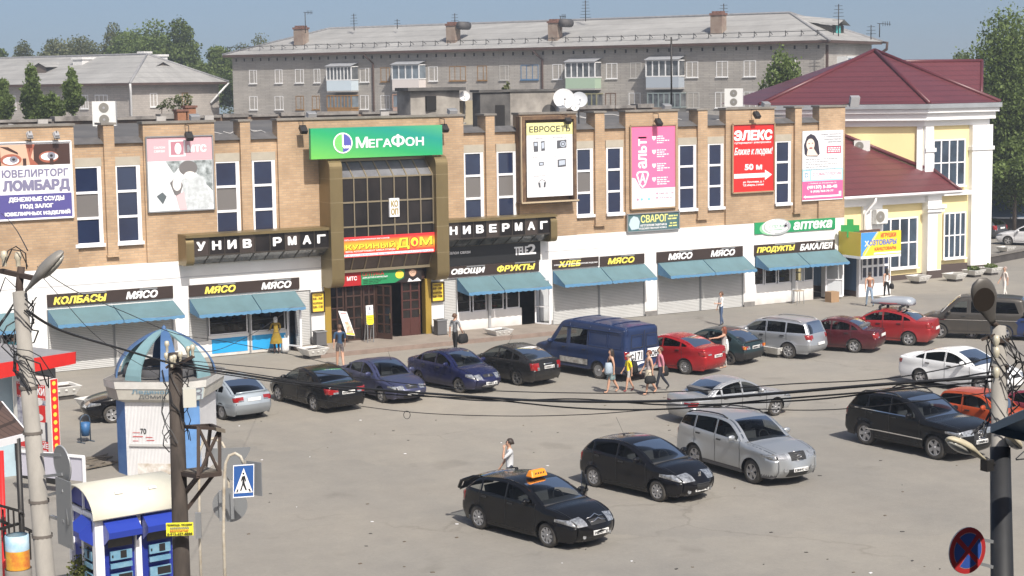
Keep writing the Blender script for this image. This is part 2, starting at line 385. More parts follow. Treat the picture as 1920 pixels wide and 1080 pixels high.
WX=[(FX(a,390),FX(b,390)) for a,b in wl]
WZ0,WZ1=5.22,8.43
mb=MB();yb=D+.12;xs=XL
for i,(a,b) in enumerate(WX):
    mb.box(xs,a,yb,yb+.4,ZB,ZT-.12);xs=b
    mb.box(a,b,yb,yb+.4,ZB,WZ0);mb.box(a,b,yb,yb+.4,WZ1,ZT-.12)
mb.box(xs,XR-.003,yb,yb+.4,ZB,ZT-.12)
mb.build('brick_wall',BRICK,store)
mb=MB();mb.box(XR-.5,XR,D+.53,YB,ZB,ZT);mb.box(XL,XR-.51,YB-.4,YB,0,ZT+.1);mb.build('end_wall',BRICK,store)
pan=[(-60,138),(268,402),(520,869),(973,1080),(1173,1271),(1361,1452),(1536,1587)]
cop=MB()
for a,b in pan:
    x0,x1=FX(a,250),FX(b,250)
    if b == 1587: x1=XR
    mb=MB();mb.box(x0,x1,D,yb-.002,ZB+.002,ZP);mb.box(x0,x1,yb-.001,D+.55,ZT-.1,ZP);mb.build('brick_panel',BRICK,store)
    cop.box(x0-.05,x1+.05,D-.07,D+.62,ZP+.002,ZP+.1)
for a,b in [(200,219),(455,473),(913,929),(1117,1134),(1309,1326),(1490,1502)]:
    x0,x1=FX(a,390)-.02,FX(b,390)
    mb=MB();mb.box(x0,x1,D-.03,yb-.002,4.72,ZP);mb.box(x0-.04,x1+.04,D-.06,yb-.002,4.64,4.717)
    mb.box(x0,x1,yb-.001,D+.75,ZT-.1,ZP);mb.build('brick_pier',BRICK,store)
    cop.box(x0-.1,x1+.1,D-.08,D+.82,ZP+.002,ZP+.09)
cop.each('coping',CONC,store)
mb=MB()
for i in range(6):
    a=FX(pan[i][1],250);b=FX(pan[i+1][0],250)
    mb.prism([(a,D-.02,ZT-.14),(a,D+.6,ZT+.12),(a,D+.6,ZT-.118),(a,D+.12,ZT-.118)],(b-a,0,0))
mb.each('parapet_flashing',mat('dull_flashing',(.16,.155,.155),.6,.3,noise=.3,nscale=2),store)
for i,(a,b) in enumerate(WX):
    fr=MB();t=.085;y0,y1=D+.07,D+.16
    zs=[WZ0,WZ0+(WZ1-WZ0)*.335,WZ0+(WZ1-WZ0)*.665,WZ1]
    fr.box(a,a+t,y0,y1,WZ0,WZ1);fr.box(b-t*1.9,b,y0,y1,WZ0,WZ1)
    for z in zs: fr.box(a+t,b-t*1.9,y0+.004,y1-.004,max(WZ0,z-t*.6),min(WZ1,z+t*.6))
    fr.box(a-.03,b+.05,D-.04,D+.068,WZ0-.12,WZ0+.02)
    w=fr.build('window',PVC,store)
    pn=MB()
    for k in range(3):
        grey=(k == 1 and i in (0,2,4,5,6))
        tl=random.uniform(-.02,.02);t2=random.uniform(-.015,.015)
        pn.m(1 if grey else 0).add([(a+t,D+.12+tl,zs[k]),(b-t,D+.12+t2,zs[k]),(b-t,D+.12-tl,zs[k+1]),(a+t,D+.12-t2,zs[k+1])],[(0,1,2,3)])
    o=pn.build('pane',[NAVY,GREYP],store,fix=False);o.parent=w;o.location=(0,0,0)
    mb=MB();mb.box(a-.03,b+.03,D+.06,yb-.002,WZ1+.003,WZ1+.36);mb.build('lintel',LINTEL,store)
mb=MB();mb.add([(XL,D+.5,9.05),(XR-.1,D+.5,9.05),(XR-.1,YB-.4,9.85),(XL,YB-.4,9.85)],[(0,1,2,3)]);mb.build('roof',BITUM,store,fix=False)
mb=MB();mb.box(XL,XR,YB-.42,YB+.1,9.6,10.02);mb.build('rear_parapet',mat('rear_parapet_brick',(.23,.15,.10),.9,noise=.5,nscale=.9,col2=(.09,.08,.075)),store)
mb=MB();x=XL
while x < XR-1:
    L=random.uniform(.9,3.2);mb.box(x,min(x+L,XR),YB-.6,YB+.2,10.02,10.08+random.uniform(.05,.2));x += L+random.uniform(0,.35)
mb.each('rear_coping',mat('rear_coping_slabs',(.10,.092,.088),.9,noise=.5,nscale=1.4,col2=(.28,.26,.24)),store)
mb=MB()
for x in [14.5,21,24.1,27.5,30.2,32.8,38.5,43,45.5]:
    mb.box(x,x+.5,YB-.72,YB-.58,9.72,10.12+random.uniform(0,.1))
mb.each('parapet_post',mat('pale_concrete_post',(.42,.40,.38),.9,noise=.2),store)
bays=[(-40,45),(88,325),(354,584),(609,808),(832,1013),(1036,1209),(1232,1394),(1415,1548)]
vb=[600,600,600,600,560,540,530,500]
BX=[]
for (a,b),v in zip(bays,vb): BX.append((FX(a,v),FX(b,v)))
mb=MB();xs=XL;ZO=2.62
for x0,x1 in BX:
    mb.box(xs,x0,D,D+.35,.1,ZO);xs=x1
mb.box(xs,XR,D,D+.35,.1,ZO);mb.box(XL,BX[3][0],D,D+.35,ZO,ZB);mb.box(BX[3][1],XR,D,D+.35,ZO,ZB)
mb.build('shop_wall',WHITE,store)
mb=MB();mb.box(XL,BX[3][0],D-.012,D-.002,3.56,3.60);mb.box(BX[4][1]+.3,FX(1140,450),D-.012,D-.002,3.56,3.59);mb.each('wall_ledge',mat('ledge_grey',(.52,.52,.53),.8),store)
mb=MB()
for (x0,x1),(n0,n1) in zip(BX[:-1],BX[1:]): mb.box(x1+.02,n0-.02,D-.05,D-.002,.0,.24)
mb.each('plinth',mat('grey_plinth',(.22,.21,.20),.9,noise=.3),store)
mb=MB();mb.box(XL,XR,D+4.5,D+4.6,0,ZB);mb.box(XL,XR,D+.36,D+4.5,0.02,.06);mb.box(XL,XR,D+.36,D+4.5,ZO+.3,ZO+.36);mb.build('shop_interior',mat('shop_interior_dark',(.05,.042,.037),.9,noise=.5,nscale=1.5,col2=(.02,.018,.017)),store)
def shutter(x0,x1,name='roller_shutter',z0=.02,z1=ZO):
    mb=MB();mb.box(x0,x1,D+.06,D+.1,z0,z1);s_=mb.build(name,SHUT,store)
    mb=MB();mb.box(x0-.04,x0,D+.02,D+.12,z0,z1);mb.box(x1,x1+.04,D+.02,D+.12,z0,z1);[setattr(o,'parent',s_) for o in mb.each('guide_rail',GREYM,store)]
def shopwin(x0,x1,z0,z1,M=None,y=D+.08):
    t=.05;mb=MB()
    mb.box(x0,x0+t,y,y+.06,z0,z1);mb.box(x1-t,x1,y,y+.06,z0,z1);mb.box(x0+t,x1-t,y+.002,y+.058,z0,z0+t);mb.box(x0+t,x1-t,y+.002,y+.058,z1-t,z1)
    w=mb.build('shop_window',PVC,store)
    mb=MB();mb.add([(x0+t,y+.03,z0+t),(x1-t,y+.03,z0+t),(x1-t,y+.03,z1-t),(x0+t,y+.03,z1-t)],[(0,1,2,3)])
    o=mb.build('pane',M or SHOPGL,store,fix=False);o.parent=w
SHOPGL=glassmat('shop_glass',(.62,.64,.66))
def panel(x0,x1,z0,z1,M=WHITE,y=D+.05,name='stall_riser'):
    mb=MB();mb.box(x0,x1,y,y+.1,z0,z1);return mb.build(name,M,store)
def goods(x0,x1,z0=.95,n=26):
    mb=MB()
    for k in range(n):
        x=random.uniform(x0+.1,x1-.3);z=random.choice((z0,z0+.45,z0+.9));w=random.uniform(.12,.34);h=random.uniform(.1,.3)
        mb.m(random.randrange(5)).box(x,x+w,D+1.0+random.uniform(0,.4),D+1.6,z,z+h)
    mb.m(5)
    for z in (z0-.04,z0+.41,z0+.86): mb.box(x0+.05,x1-.05,D+.95,D+1.7,z-.03,z)
    o=mb.build('shelf_goods',[mat('goods_red',(.4,.09,.06)),mat('goods_cream',(.5,.44,.34)),mat('goods_brown',(.2,.11,.06)),mat('goods_green',(.13,.22,.08)),mat('goods_blue',(.08,.16,.32)),GREYM],store);o['kind']='stuff'
b0,b1,b2,b3,b4,b5,b6,b7=BX
shopwin(b0[0],(b0[0]+b0[1])/2,.8,ZO);shopwin((b0[0]+b0[1])/2,b0[1],.8,ZO);panel(b0[0],b0[1],.02,.8)
for bx in (b1,b5,b6):
    mid=(bx[0]+bx[1])/2+(.12 if bx is b1 else 0)
    shutter(bx[0]+.05,mid-.05);shutter(mid+.05,bx[1]-.05)
x0,x1=b2;W=x1-x0
X=lambda u: FX(u,620)
shutter(x0+.03,X(389),z0=.75);panel(x0,X(391),.02,.74)
shopwin(X(393),X(466),.95,ZO);shopwin(X(472),X(537),.95,ZO);panel(X(391),X(540),.03,.94)
panel(X(397),X(464),.16,.80,CYAN,D+.035,'cyan_riser');panel(X(473),X(536),.16,.80,CYAN,D+.035,'cyan_riser')
mb=MB();mb.box(X(467.5),X(470.5),D+.0,D+.14,.02,ZO);mb.box(X(541),X(544),D,D+.14,.02,ZO);mb.each('post',GREYM,store)
shutter(X(556),x1-.05);goods(X(393),X(537))
dx=X(540)
mb=MB();q=[(dx,D-.02,.25),(dx+.28,D-.75,.25),(dx+.28,D-.75,2.1),(dx,D-.02,2.1)]
for i in range(4): mb.bar(q[i],q[(i+1) % 4],.09,.06)
dr=mb.build('shop_door',PVC,store);mb=MB();mb.poly(q);o=mb.build('pane',SHOPGL,store,fix=False);o.parent=dr
X=lambda u: FX(u,570)
x0,x1=b4
shutter(x0+.04,X(856));panel(X(857),X(979),.02,.98)
for a,b in ((858,884),(888,914),(922,946),(951,976)): shopwin(X(a),X(b),.98,ZO)
mb=MB();mb.box(X(915.5),X(919.5),D-.06,D+.14,.02,ZO);mb.build('post',mat('post_grey',(.45,.46,.47),.4,.3),store);goods(X(858),X(976))
dx=X(1004);mb=MB();q=[(dx,D-.02,.2),(dx+.32,D-.8,.2),(dx+.32,D-.8,2.3),(dx,D-.02,2.3)]
for i in range(4): mb.bar(q[i],q[(i+1) % 4],.1,.06)
mb.bar(Vector(q[0])+Vector((0,0,.8)),Vector(q[1])+Vector((0,0,.8)),.09,.05)
dr=mb.build('shop_door',PVC,store);mb=MB();mb.poly(q);o=mb.build('pane',SHOPGL,store,fix=False);o.parent=dr
mb=MB();mb.box(X(1008),x1-.02,D+.05,D+.15,.02,ZO);mb.build('door_side_panel',PVC,store)
X=lambda u: FX(u,530)
x0,x1=b7
panel(X(1415.5),X(1526),.02,1.05)
for a,b in ((1416,1434),(1436,1458),(1461,1484),(1492,1506),(1509,1527)): shopwin(X(a),X(b),1.05,ZO)
mb=MB();mb.box(X(1485),X(1490),D-.03,D+.14,.02,ZO);mb.build('post',mat('post_grey',(.45,.46,.47),.4,.3),store);goods(X(1416),X(1527),1.0,30)
dx=X(1548);mb=MB();q=[(dx,D-.02,.15),(dx+.75,D-.5,.15),(dx+.75,D-.5,2.3),(dx,D-.02,2.3)]
for i in range(4): mb.bar(q[i],q[(i+1) % 4],.1,.06)
mb.bar(Vector(q[0])+Vector((0,0,.9)),Vector(q[1])+Vector((0,0,.9)),.09,.05)
dr=mb.build('shop_door',PVC,store);mb=MB();mb.poly([q[0]+Vector((0,0,0)) if False else Vector(q[0])+Vector((0,0,.9)),Vector(q[1])+Vector((0,0,.9)),q[2],q[3]]);o=mb.build('pane',SHOPGL,store,fix=False);o.parent=dr
mb=MB();mb.poly([q[0],q[1],Vector(q[1])+Vector((0,0,.9)),Vector(q[0])+Vector((0,0,.9))]);o=mb.build('door_panel',mat('pale_grey_panel',(.5,.52,.54),.5),store,fix=False);o.parent=dr
# ---------------------------------------------------------------- entrance portal
YF=70.25
fx=[(32.05,32.66),(37.3,37.92)]
def finprof(z0,z1,y0,y1,r,n=7):
    P=[(y1,z0)]+[(y0+r-r*math.sin(R(90*k/n)),z0+r-r*math.cos(R(90*k/n))) for k in range(n+1)]
    P += [(y0+r-r*math.cos(R(90*k/n)),z1-r+r*math.sin(R(90*k/n))) for k in range(n+1)]+[(y1,z1)]
    return P
for x0,x1 in fx:
    mb=MB();P=finprof(2.72,8.42,YF,D-.002,.42);mb.prism([(x0,y,z) for y,z in P],(x1-x0,0,0));o=mb.build('portal_fin',BRONZE,store)
    mb=MB()
    for z in (4.0,5.2,6.5,7.55): mb.box(x0-.003,x1+.003,YF-.003,D-.01,z,z+.018)
    q=mb.build('joint_strip',mat('joint_tan',(.33,.27,.16),.5,.3),store);q.parent=o
gx0,gx1=fx[0][1]+.001,fx[1][0]-.001;yg=YF+.3;zc0,zc1,zs1=4.3,7.55,8.25
n7=7;gl=MB();mu=MB()
for i in range(n7):
    a=gx0+(gx1-gx0)*i/n7;b=gx0+(gx1-gx0)*(i+1)/n7
    for k in range(3):
        z0=zc0+(zc1-zc0)*k/3;z1=zc0+(zc1-zc0)*(k+1)/3;e=lambda: random.uniform(-.012,.012)
        gl.m(0).add([(a,yg+e(),z0),(b,yg+e(),z0),(b,yg+e(),z1),(a,yg+e(),z1)],[(0,1,2,3)])
    gl.m(1).add([(a,yg,zc1),(b,yg,zc1),(b,D-.1,zs1),(a,D-.1,zs1)],[(0,1,2,3)])
    gl.m(2).add([(a,D-.35,3.4),(b,D-.35,3.4),(b,yg,zc0),(a,yg,zc0)],[(0,1,2,3)])
for i in range(n7+1):
    x=gx0+(gx1-gx0)*i/n7;x=min(max(x,gx0+.03),gx1-.03)
    mu.box(x-.024,x+.024,yg-.05,yg+.02,zc0,zc1);mu.bar((x,yg,zc1),(x,D-.1,zs1),.06,.07);mu.bar((x,D-.35,3.4),(x,yg,zc0),.06,.07)
for k in range(4):
    z=zc0+(zc1-zc0)*k/3;mu.box(gx0,gx1,yg-.045,yg+.018,z-.035,z+.035)
mu.box(gx0,gx1,D-.16,D-.002,zs1,zs1+.1);mu.box(gx0,gx1,D-.4,D-.3,3.3,3.42)
cw=mu.build('curtain_wall',mat('bronze_mullion',(.30,.25,.17),.4,.5),store)
o=gl.build('pane',[DARKGL,mat('dusty_roof_glass',(.20,.20,.21),.15,noise=.35,nscale=1.2),mat('soffit_glass',(.13,.10,.08),.25,noise=.3)],store,fix=False);o.parent=cw
mb=MB();mb.box(gx0,gx1,D+.02,D+.1,3.4,8.3);mb.build('portal_back',BLACK,store)
TIM=mat('dark_timber',(.060,.030,.022),.45,noise=.3,nscale=4,stretch=(4,4,1))
RTIM=mat('red_brown_timber',(.085,.030,.024),.4,noise=.3,nscale=4,stretch=(4,4,1))
ex0,ex1,ez0,ez1=b3[0],b3[1],.17,2.72
mb=MB();mb.box(ex0,ex0+.28,D-.08,D+.3,ez0,ez1);mb.box(ex1-.3,ex1,D-.08,D+.3,ez0,ez1);mb.each('bronze_jamb',mat('gold_jamb',(.40,.27,.05),.45,.3),store)
def leaf(p0,p1,z0,z1,M,cols=2,rows=5,solid=.0,name='entrance_door',glass=None):
    p0,p1=Vector((*p0,0)),Vector((*p1,0));d=(p1-p0);L=d.length;d /= L;nrm=d.cross(Vector((0,0,1)))
    mb=MB();t=.038
    def bar(u0,u1,za,zb,th=.025):
        c=p0+d*((u0+u1)/2);mb.obox((c.x,c.y,(za+zb)/2),d*(u1-u0)/2,nrm*th,Vector((0,0,(zb-za)/2)))
    zz=z0+solid
    for i in range(cols+1): u=(L-2*t)*i/cols;bar(u,u+2*t,z0,z1)
    for k in range(rows+1): z=zz+(z1-zz-.065)*k/rows;bar(0,L,z,z+.065,.021)
    if solid: bar(.004,L-.004,z0+.004,zz,.017)
    o=mb.build(name,M,store)
    mb=MB();a,b=p0,p1;mb.add([(a.x,a.y,zz),(b.x,b.y,zz),(b.x,b.y,z1),(a.x,a.y,z1)],[(0,1,2,3)])
    q=mb.build('pane',glass or DOORGL,store,fix=False);q.parent=o
    mb=MB();c=p0+d*(L-.06)+nrm*.06;mb.bar((c.x,c.y,z0+.95),(c.x,c.y,z0+1.2),.03);q=mb.build('handle',BRONZE,store);q.parent=o
DOORGL=mat('door_glass_dark',(.016,.013,.012),.08,spec=.7)
EX=lambda u: FX(u,600)
leaf((EX(619),D+.02),(EX(646),D+.02),ez0,ez1,TIM);leaf((EX(648),D+.02),(EX(680),D+.02),ez0,ez1,TIM)
leaf((EX(682),D+.05),(EX(705),D+.05),ez0,ez1,TIM)
leaf((EX(706),D+.02),(EX(706)+.42,D-.72),ez0,ez1-.1,TIM,2,5,.2)
leaf((EX(752),D-.05),(EX(787),D-.05),ez0,ez1-.05,RTIM,2,4,.75)
mb=MB();mb.box(ex0+.28,ex1-.3,D-.0,D+.3,ez1,3.35);mb.build('door_head',TIM,store)
mb=MB();mb.box(EX(712),EX(750),D+.36,D+3.2,.07,.075);mb.build('lobby_floor',mat('lobby_floor',(.22,.19,.16),.7),store)
# ---------------------------------------------------------------- department store fascia boxes
for gi,(u0,u1,zt,word,hid) in enumerate([(362,606,0,'УНИВ РМАГ',None),(800,1030,0,'УНИВЕРМАГ',None)]):
    yl=70.5
    if gi == 0: x0=F(362,450,yl).x;x1=fx[0][0]-.01
    else: x0=fx[1][1]+.01;x1=F(1031,410,yl).x
    zt,zb=5.32,4.45
    t=thing('fascia_box',('bronze fascia box left of the entrance with glass letter tiles and one letter missing' if gi == 0 else 'bronze fascia box right of the entrance with glass tiles spelling the store name'),'sign',((x0+x1)/2,D,4.2),group='bronze fascia boxes of the store')
    mb=MB();e0=x0-.35 if gi == 0 else x0;e1=x1 if gi == 0 else x1+.35
    mb.box(e0,e1,yl-.12,D-.003,zt,zt+.12);mb.box(e0,e1,D-.2,D-.004,4.12,zt-.002)
    for a,b in ([(e0,x0)] if gi == 0 else [(x1,e1)]): mb.prism([(a,y,z) for y,z in finprof(4.13,zt-.003,yl-.1,D-.205,.25,5)],(b-a,0,0))
    mb.build('casing',BRONZE,t)
    nL=9;gl=MB();fm=MB();sg=MB()
    lo=x0 if gi == 0 else fx[1][0]-.05
    for i in range(nL):
        a=lo+(x1-lo)*i/nL;b=lo+(x1-lo)*(i+1)/nL;j=random.uniform(-.012,.012)
        gl.m(1 if (i*5+gi) % 3 == 0 else 0).add([(a,yl+j,zb+.1),(b,yl-j,zb+.1),(b,yl-j*.5,zt),(a,yl+j,zt)],[(0,1,2,3)])
        sg.add([(a,D-.21,4.13),(b,D-.21,4.13),(b,yl,zb+.1),(a,yl,zb+.1)],[(0,1,2,3)])
        fm.box(a-.02,a+.02,yl-.03,yl+.03,zb+.1,zt);fm.bar((a,D-.22,4.13),(a,yl,zb+.1),.04,.05)
    fm.box(lo,x1,yl-.035,yl+.025,zb+.06,zb+.12);fm.build('glazing_bars',mat('bronze_bars_dark',(.06,.05,.04),.4,.4),t)
    gl.build('glass_tiles',[DARKGL,mat('brown_glass',(.05,.038,.034),.1,spec=.7)],t,fix=False)
    sg.build('sloped_glass',mat('sloped_fascia_glass',(.19,.19,.18),.12,noise=.85,nscale=1.6,col2=(.02,.02,.02)),t,fix=False)
    lt=MB();P=Panel((lo,yl-.04,zb+.1),(1,0,0),(0,0,1),x1-lo,zt-zb-.1)
    for i,ch in enumerate(word):
        if ch != ' ': P.text(lt,ch,(i+.22)/nL,.26,(i+.72)/nL,.70,bold=.06)
    lt.build('letters',LWHITE,t,fix=False)
# ================================================================ signs and posters on the department store
def tx(*lines):
    def fn(mb,P):
        for L in lines: P.text(mb,L[0],*L[1:5],**(L[5] if len(L) > 5 else {}))
    return fn
def bars(rows,d=.01):
    def fn(mb,P):
        for u0,v0,u1,h in rows:
            u=u0
            while u < u1-.01:
                w=random.uniform(.03,.09);P.rect(mb,u,v0,min(u+w,u1),v0+h,d);u += w+.014
    return fn
def shapes(*pts,d=.006):
    def fn(mb,P):
        for q in pts: P.shape(mb,q,d)
    return fn
def rects(*rs,d=.006):
    def fn(mb,P):
        for q in rs: P.rect(mb,*q,d)
    return fn
def ovals(*os_,d=.008):
    def fn(mb,P):
        for q in os_: P.oval(mb,*q,d=d)
    return fn
def many(*fns):
    def fn(mb,P):
        for f in fns: f(mb,P)
    return fn
C=lambda n,r,g,b,ro=.5: mat(n,(r,g,b),ro)
SKIN_A,SKIN_B=C('print_skin',.62,.40,.29),C('print_skin_pale',.80,.66,.56)
P=fpanel((-10,268),(138,407),D-.07)
VIO=C('print_violet',.085,.075,.26);VGR=C('print_violet_grey',.20,.19,.30)
sign('pawnshop_poster','large white and violet pawnshop poster with a photograph of two eyes',P,SWHITE,[
    ('photo_skin',SKIN_A,rects((.0,.03,.5,.30))),('photo_dark',C('print_umber',.055,.025,.02),many(rects((.5,.03,.985,.30)),shapes([(.05,.05),(.17,.06),(.29,.13),(.3,.16),(.18,.11)],[(.0,.03),(.06,.03),(.07,.30),(.0,.30)],d=.008),rects((.355,.21,.40,.30),(.71,.22,.76,.30),d=.02))),
    ('photo_blush',C('print_red_brown',.35,.11,.07),many(shapes([(.4,.03),(.52,.03),(.46,.2),(.56,.3),(.45,.3)],d=.008),ovals((.7,.2,.13,.075),(.2,.225,.14,.075),d=.009))),
    ('eye_white',LWHITE,many(ovals((.2,.235,.105,.05),(.71,.195,.115,.05),d=.012))),
    ('iris',C('print_iris',.22,.22,.27),ovals((.235,.22,.055,.042),(.735,.185,.055,.048),d=.015)),
    ('pupil',LBLACK,ovals((.235,.22,.02,.016),(.735,.185,.02,.018),d=.018)),
    ('violet_field',VIO,rects((.02,.675,.985,.985))),
    ('grey_lettering',VGR,tx(('ЮВЕЛИРТОРГ',.075,.355,.95,.45,dict(bold=.03)),('ЛОМБАРД',.085,.495,.96,.645,dict(bold=.05)))),
    ('white_lettering',LWHITE,tx(('ДЕНЕЖНЫЕ ССУДЫ',.15,.71,.88,.775,dict(bold=.04)),('ПОД ЗАЛОГ',.3,.805,.73,.865,dict(bold=.04)),('ЮВЕЛИРНЫХ ИЗДЕЛИЙ',.09,.89,.955,.955,dict(bold=.04))))],
    'poster',frame=(C('white_rim',.75,.75,.77),.05,.05))
P=fpanel((273,257),(402,392),D-.07)
PINK=C('print_pale_pink',.62,.38,.42)
GRN_D=mat('print_leaf_dark',(.06,.075,.07),.5,noise=.85,nscale=3.5,col2=(.55,.6,.62))
sign('phone_shop_poster','faded poster with pale pink band and a washed out couple holding a phone',P,C('print_bluish_white',.76,.79,.81),[
    ('pink_band',PINK,rects((.01,.01,.99,.325))),
    ('egg_tile',C('print_pink_tile',.45,.20,.25),rects((.365,.07,.56,.25),d=.01)),
    ('egg_emblem',LWHITE,many(ovals((.475,.165,.05,.075),d=.014),lambda mb,P: [P.rect(mb,*q,.009) for q in ((.34,.05,.585,.27),)])),
    ('lettering',LWHITE,tx(('МТС',.62,.125,.9,.215,dict(bold=.05)),('САЛОН',.115,.13,.28,.16),('СВЯЗИ',.115,.18,.27,.21))),
    ('foliage',GRN_D,shapes([(.28,.33),(.985,.33),(.985,.75),(.85,.62),(.7,.45),(.5,.4),(.4,.5)])),
    ('man_shirt',mat('print_shirt',(.62,.66,.68),.5,noise=.35,nscale=5),shapes([(.52,.58),(.72,.5),(.85,.56),(.99,.92),(.9,.985),(.57,.985),(.53,.75)],d=.01)),
    ('man_hair',C('print_grey_hair',.16,.15,.15),many(ovals((.62,.43,.14,.1),d=.013),shapes([(.335,.62),(.42,.55),(.5,.6),(.53,.66),(.47,.82),(.4,.78)],d=.013))),
    ('faces',C('print_face_pale',.80,.77,.74),many(ovals((.64,.53,.09,.055),(.44,.64,.065,.09),d=.016),shapes([(.2,.985),(.3,.8),(.37,.76),(.45,.985)],d=.012))),
    ('pink_top',C('print_pink_top',.68,.46,.48),shapes([(.42,.8),(.54,.74),(.58,.985),(.47,.985)],d=.017)),
    ('phone',C('print_phone',.10,.12,.13),shapes([(.13,.79),(.22,.74),(.28,.80),(.22,.9)],d=.017))],'poster',frame=(GREYM,.05,.05))
YM=70.35
a,b=F(582,241,YM),F(830,290,YM)
P=Panel((a.x,YM,b.z),(1,0,0),(0,0,1),b.x-a.x,a.z-b.z)
GRA=bpy.data.materials.new('green_gradient');GRA.use_nodes=True;n=GRA.node_tree;bs=n.nodes['Principled BSDF'];bs.inputs['Roughness'].default_value=.4
tc=n.nodes.new('ShaderNodeTexCoord');cr=n.nodes.new('ShaderNodeValToRGB');n.links.new(tc.outputs['Generated'],cr.inputs[0]);e=cr.color_ramp.elements
while len(e) < 4: e.new(.5)
for q,(p_,c_) in zip(e,[(0,(.16,.52,.09)),(.3,(.02,.36,.13)),(.5,(.01,.28,.22)),(.95,(.18,.56,.09))]): q.position=p_;q.color=(*c_,1)
n.links.new(cr.outputs[0],bs.inputs['Base Color'])
sign('operator_sign','long bright green phone operator sign with round white ringed emblem above the glass portal',P,GRA,[
    ('emblem',LWHITE,lambda mb,P: (P.ring(mb,.235,.5,.072,.34,.13,.02),P.rect(mb,.229,.2,.241,.62,.018),P.oval(mb,.247,.63,.011,.05,.02),P.oval(mb,.264,.63,.011,.05,.02),P.oval(mb,.281,.63,.011,.05,.02))),
    ('emblem_green',C('emblem_green',.18,.55,.15),lambda mb,P: P.oval(mb,.235,.5,.064,.3,.012,a0=90,a1=270)),
    ('emblem_violet',C('emblem_violet',.09,.10,.40),lambda mb,P: P.oval(mb,.235,.5,.064,.3,.012,a0=-90,a1=90)),
    ('lettering',LWHITE,tx(('М',.335,.33,.42,.67,dict(bold=.03)),('ЕГА',.43,.41,.6,.67,dict(bold=.03)),('Ф',.605,.28,.70,.67,dict(bold=.03)),('ОН',.712,.38,.85,.66,dict(bold=.03))))],th=.2)
a,b=F(976,219,D-.45),F(1081,374,D-.45)
P=fpanel((987,231),(1075,366),D-.36)
RUST=mat('rusty_frame',(.19,.115,.06),.8,noise=.5,nscale=3,col2=(.08,.045,.03))
t=sign('electronics_poster','white poster with yellow header and six gadget pictures in a deep timber frame',P,SWHITE,[
    ('yellow_header',C('print_pale_yellow',.82,.78,.34),rects((.0,.0,1,.165))),
    ('lettering',C('print_ink',.05,.05,.055),tx(('ЕВРОСЕТЬ',.06,.045,.94,.125,dict(bold=.02)))),
    ('captions',C('print_caption',.45,.45,.47),tx(('ТЕЛЕФОНЫ',.12,.2,.35,.216),('ФОТОАППАРАТЫ',.56,.195,.86,.212),('ИГРЫ',.12,.455,.23,.472),('НОУТБУКИ',.57,.447,.78,.463),('АКСЕССУАРЫ',.13,.705,.4,.722))),
    ('gadgets',C('print_gadget',.09,.095,.11),many(shapes([(.14,.25),(.24,.25),(.245,.385),(.15,.39)],[(.3,.25),(.385,.245),(.39,.375),(.31,.38)],[(.65,.245),(.86,.235),(.86,.345),(.65,.355)],[(.66,.505),(.84,.495),(.845,.6),(.66,.61)],[(.25,.53),(.36,.525),(.365,.575),(.255,.58)],d=.008),lambda mb,P: P.ring(mb,.32,.82,.085,.055,.13,.01,a0=0,a1=180),shapes([(.235,.81),(.28,.8),(.29,.875),(.25,.87)],[(.36,.8),(.405,.81),(.39,.87),(.35,.875)],d=.01))),
    ('screens',C('print_screen',.45,.5,.58),many(shapes([(.16,.265),(.225,.265),(.225,.31),(.16,.31)],[(.31,.27),(.37,.262),(.375,.34),(.32,.35)],[(.69,.52),(.82,.512),(.825,.575),(.69,.585)],[(.27,.54),(.34,.537),(.345,.568),(.275,.57)],d=.012),lambda mb,P: (P.ring(mb,.78,.295,.065,.042,.3,.013),P.oval(mb,.78,.295,.028,.018,.014))))],'poster')
mb=MB();y0,y1=D-.5,D-.003
mb.box(a.x,a.x+.22,y0,y1,b.z,a.z);mb.box(b.x-.14,b.x,y0,y1,b.z,a.z);mb.box(a.x+.221,b.x-.141,y0+.01,y1,a.z-.16,a.z-.002);mb.box(a.x-.04,b.x+.04,y0-.06,y1,b.z-.1,b.z-.002)
mb.build('box_frame',RUST,t);mb=MB();mb.box(a.x-.02,a.x+.02,y0-.01,y0+.1,b.z,a.z);mb.box(a.x-.06,b.x+.06,y0-.1,y0-.05,b.z-.06,b.z+.01);mb.build('pale_batten',mat('pale_batten',(.45,.36,.24),.8),t)
P=fpanel((1182,236),(1267,388),D-.09)
PNK=C('print_hot_pink',.80,.16,.33)
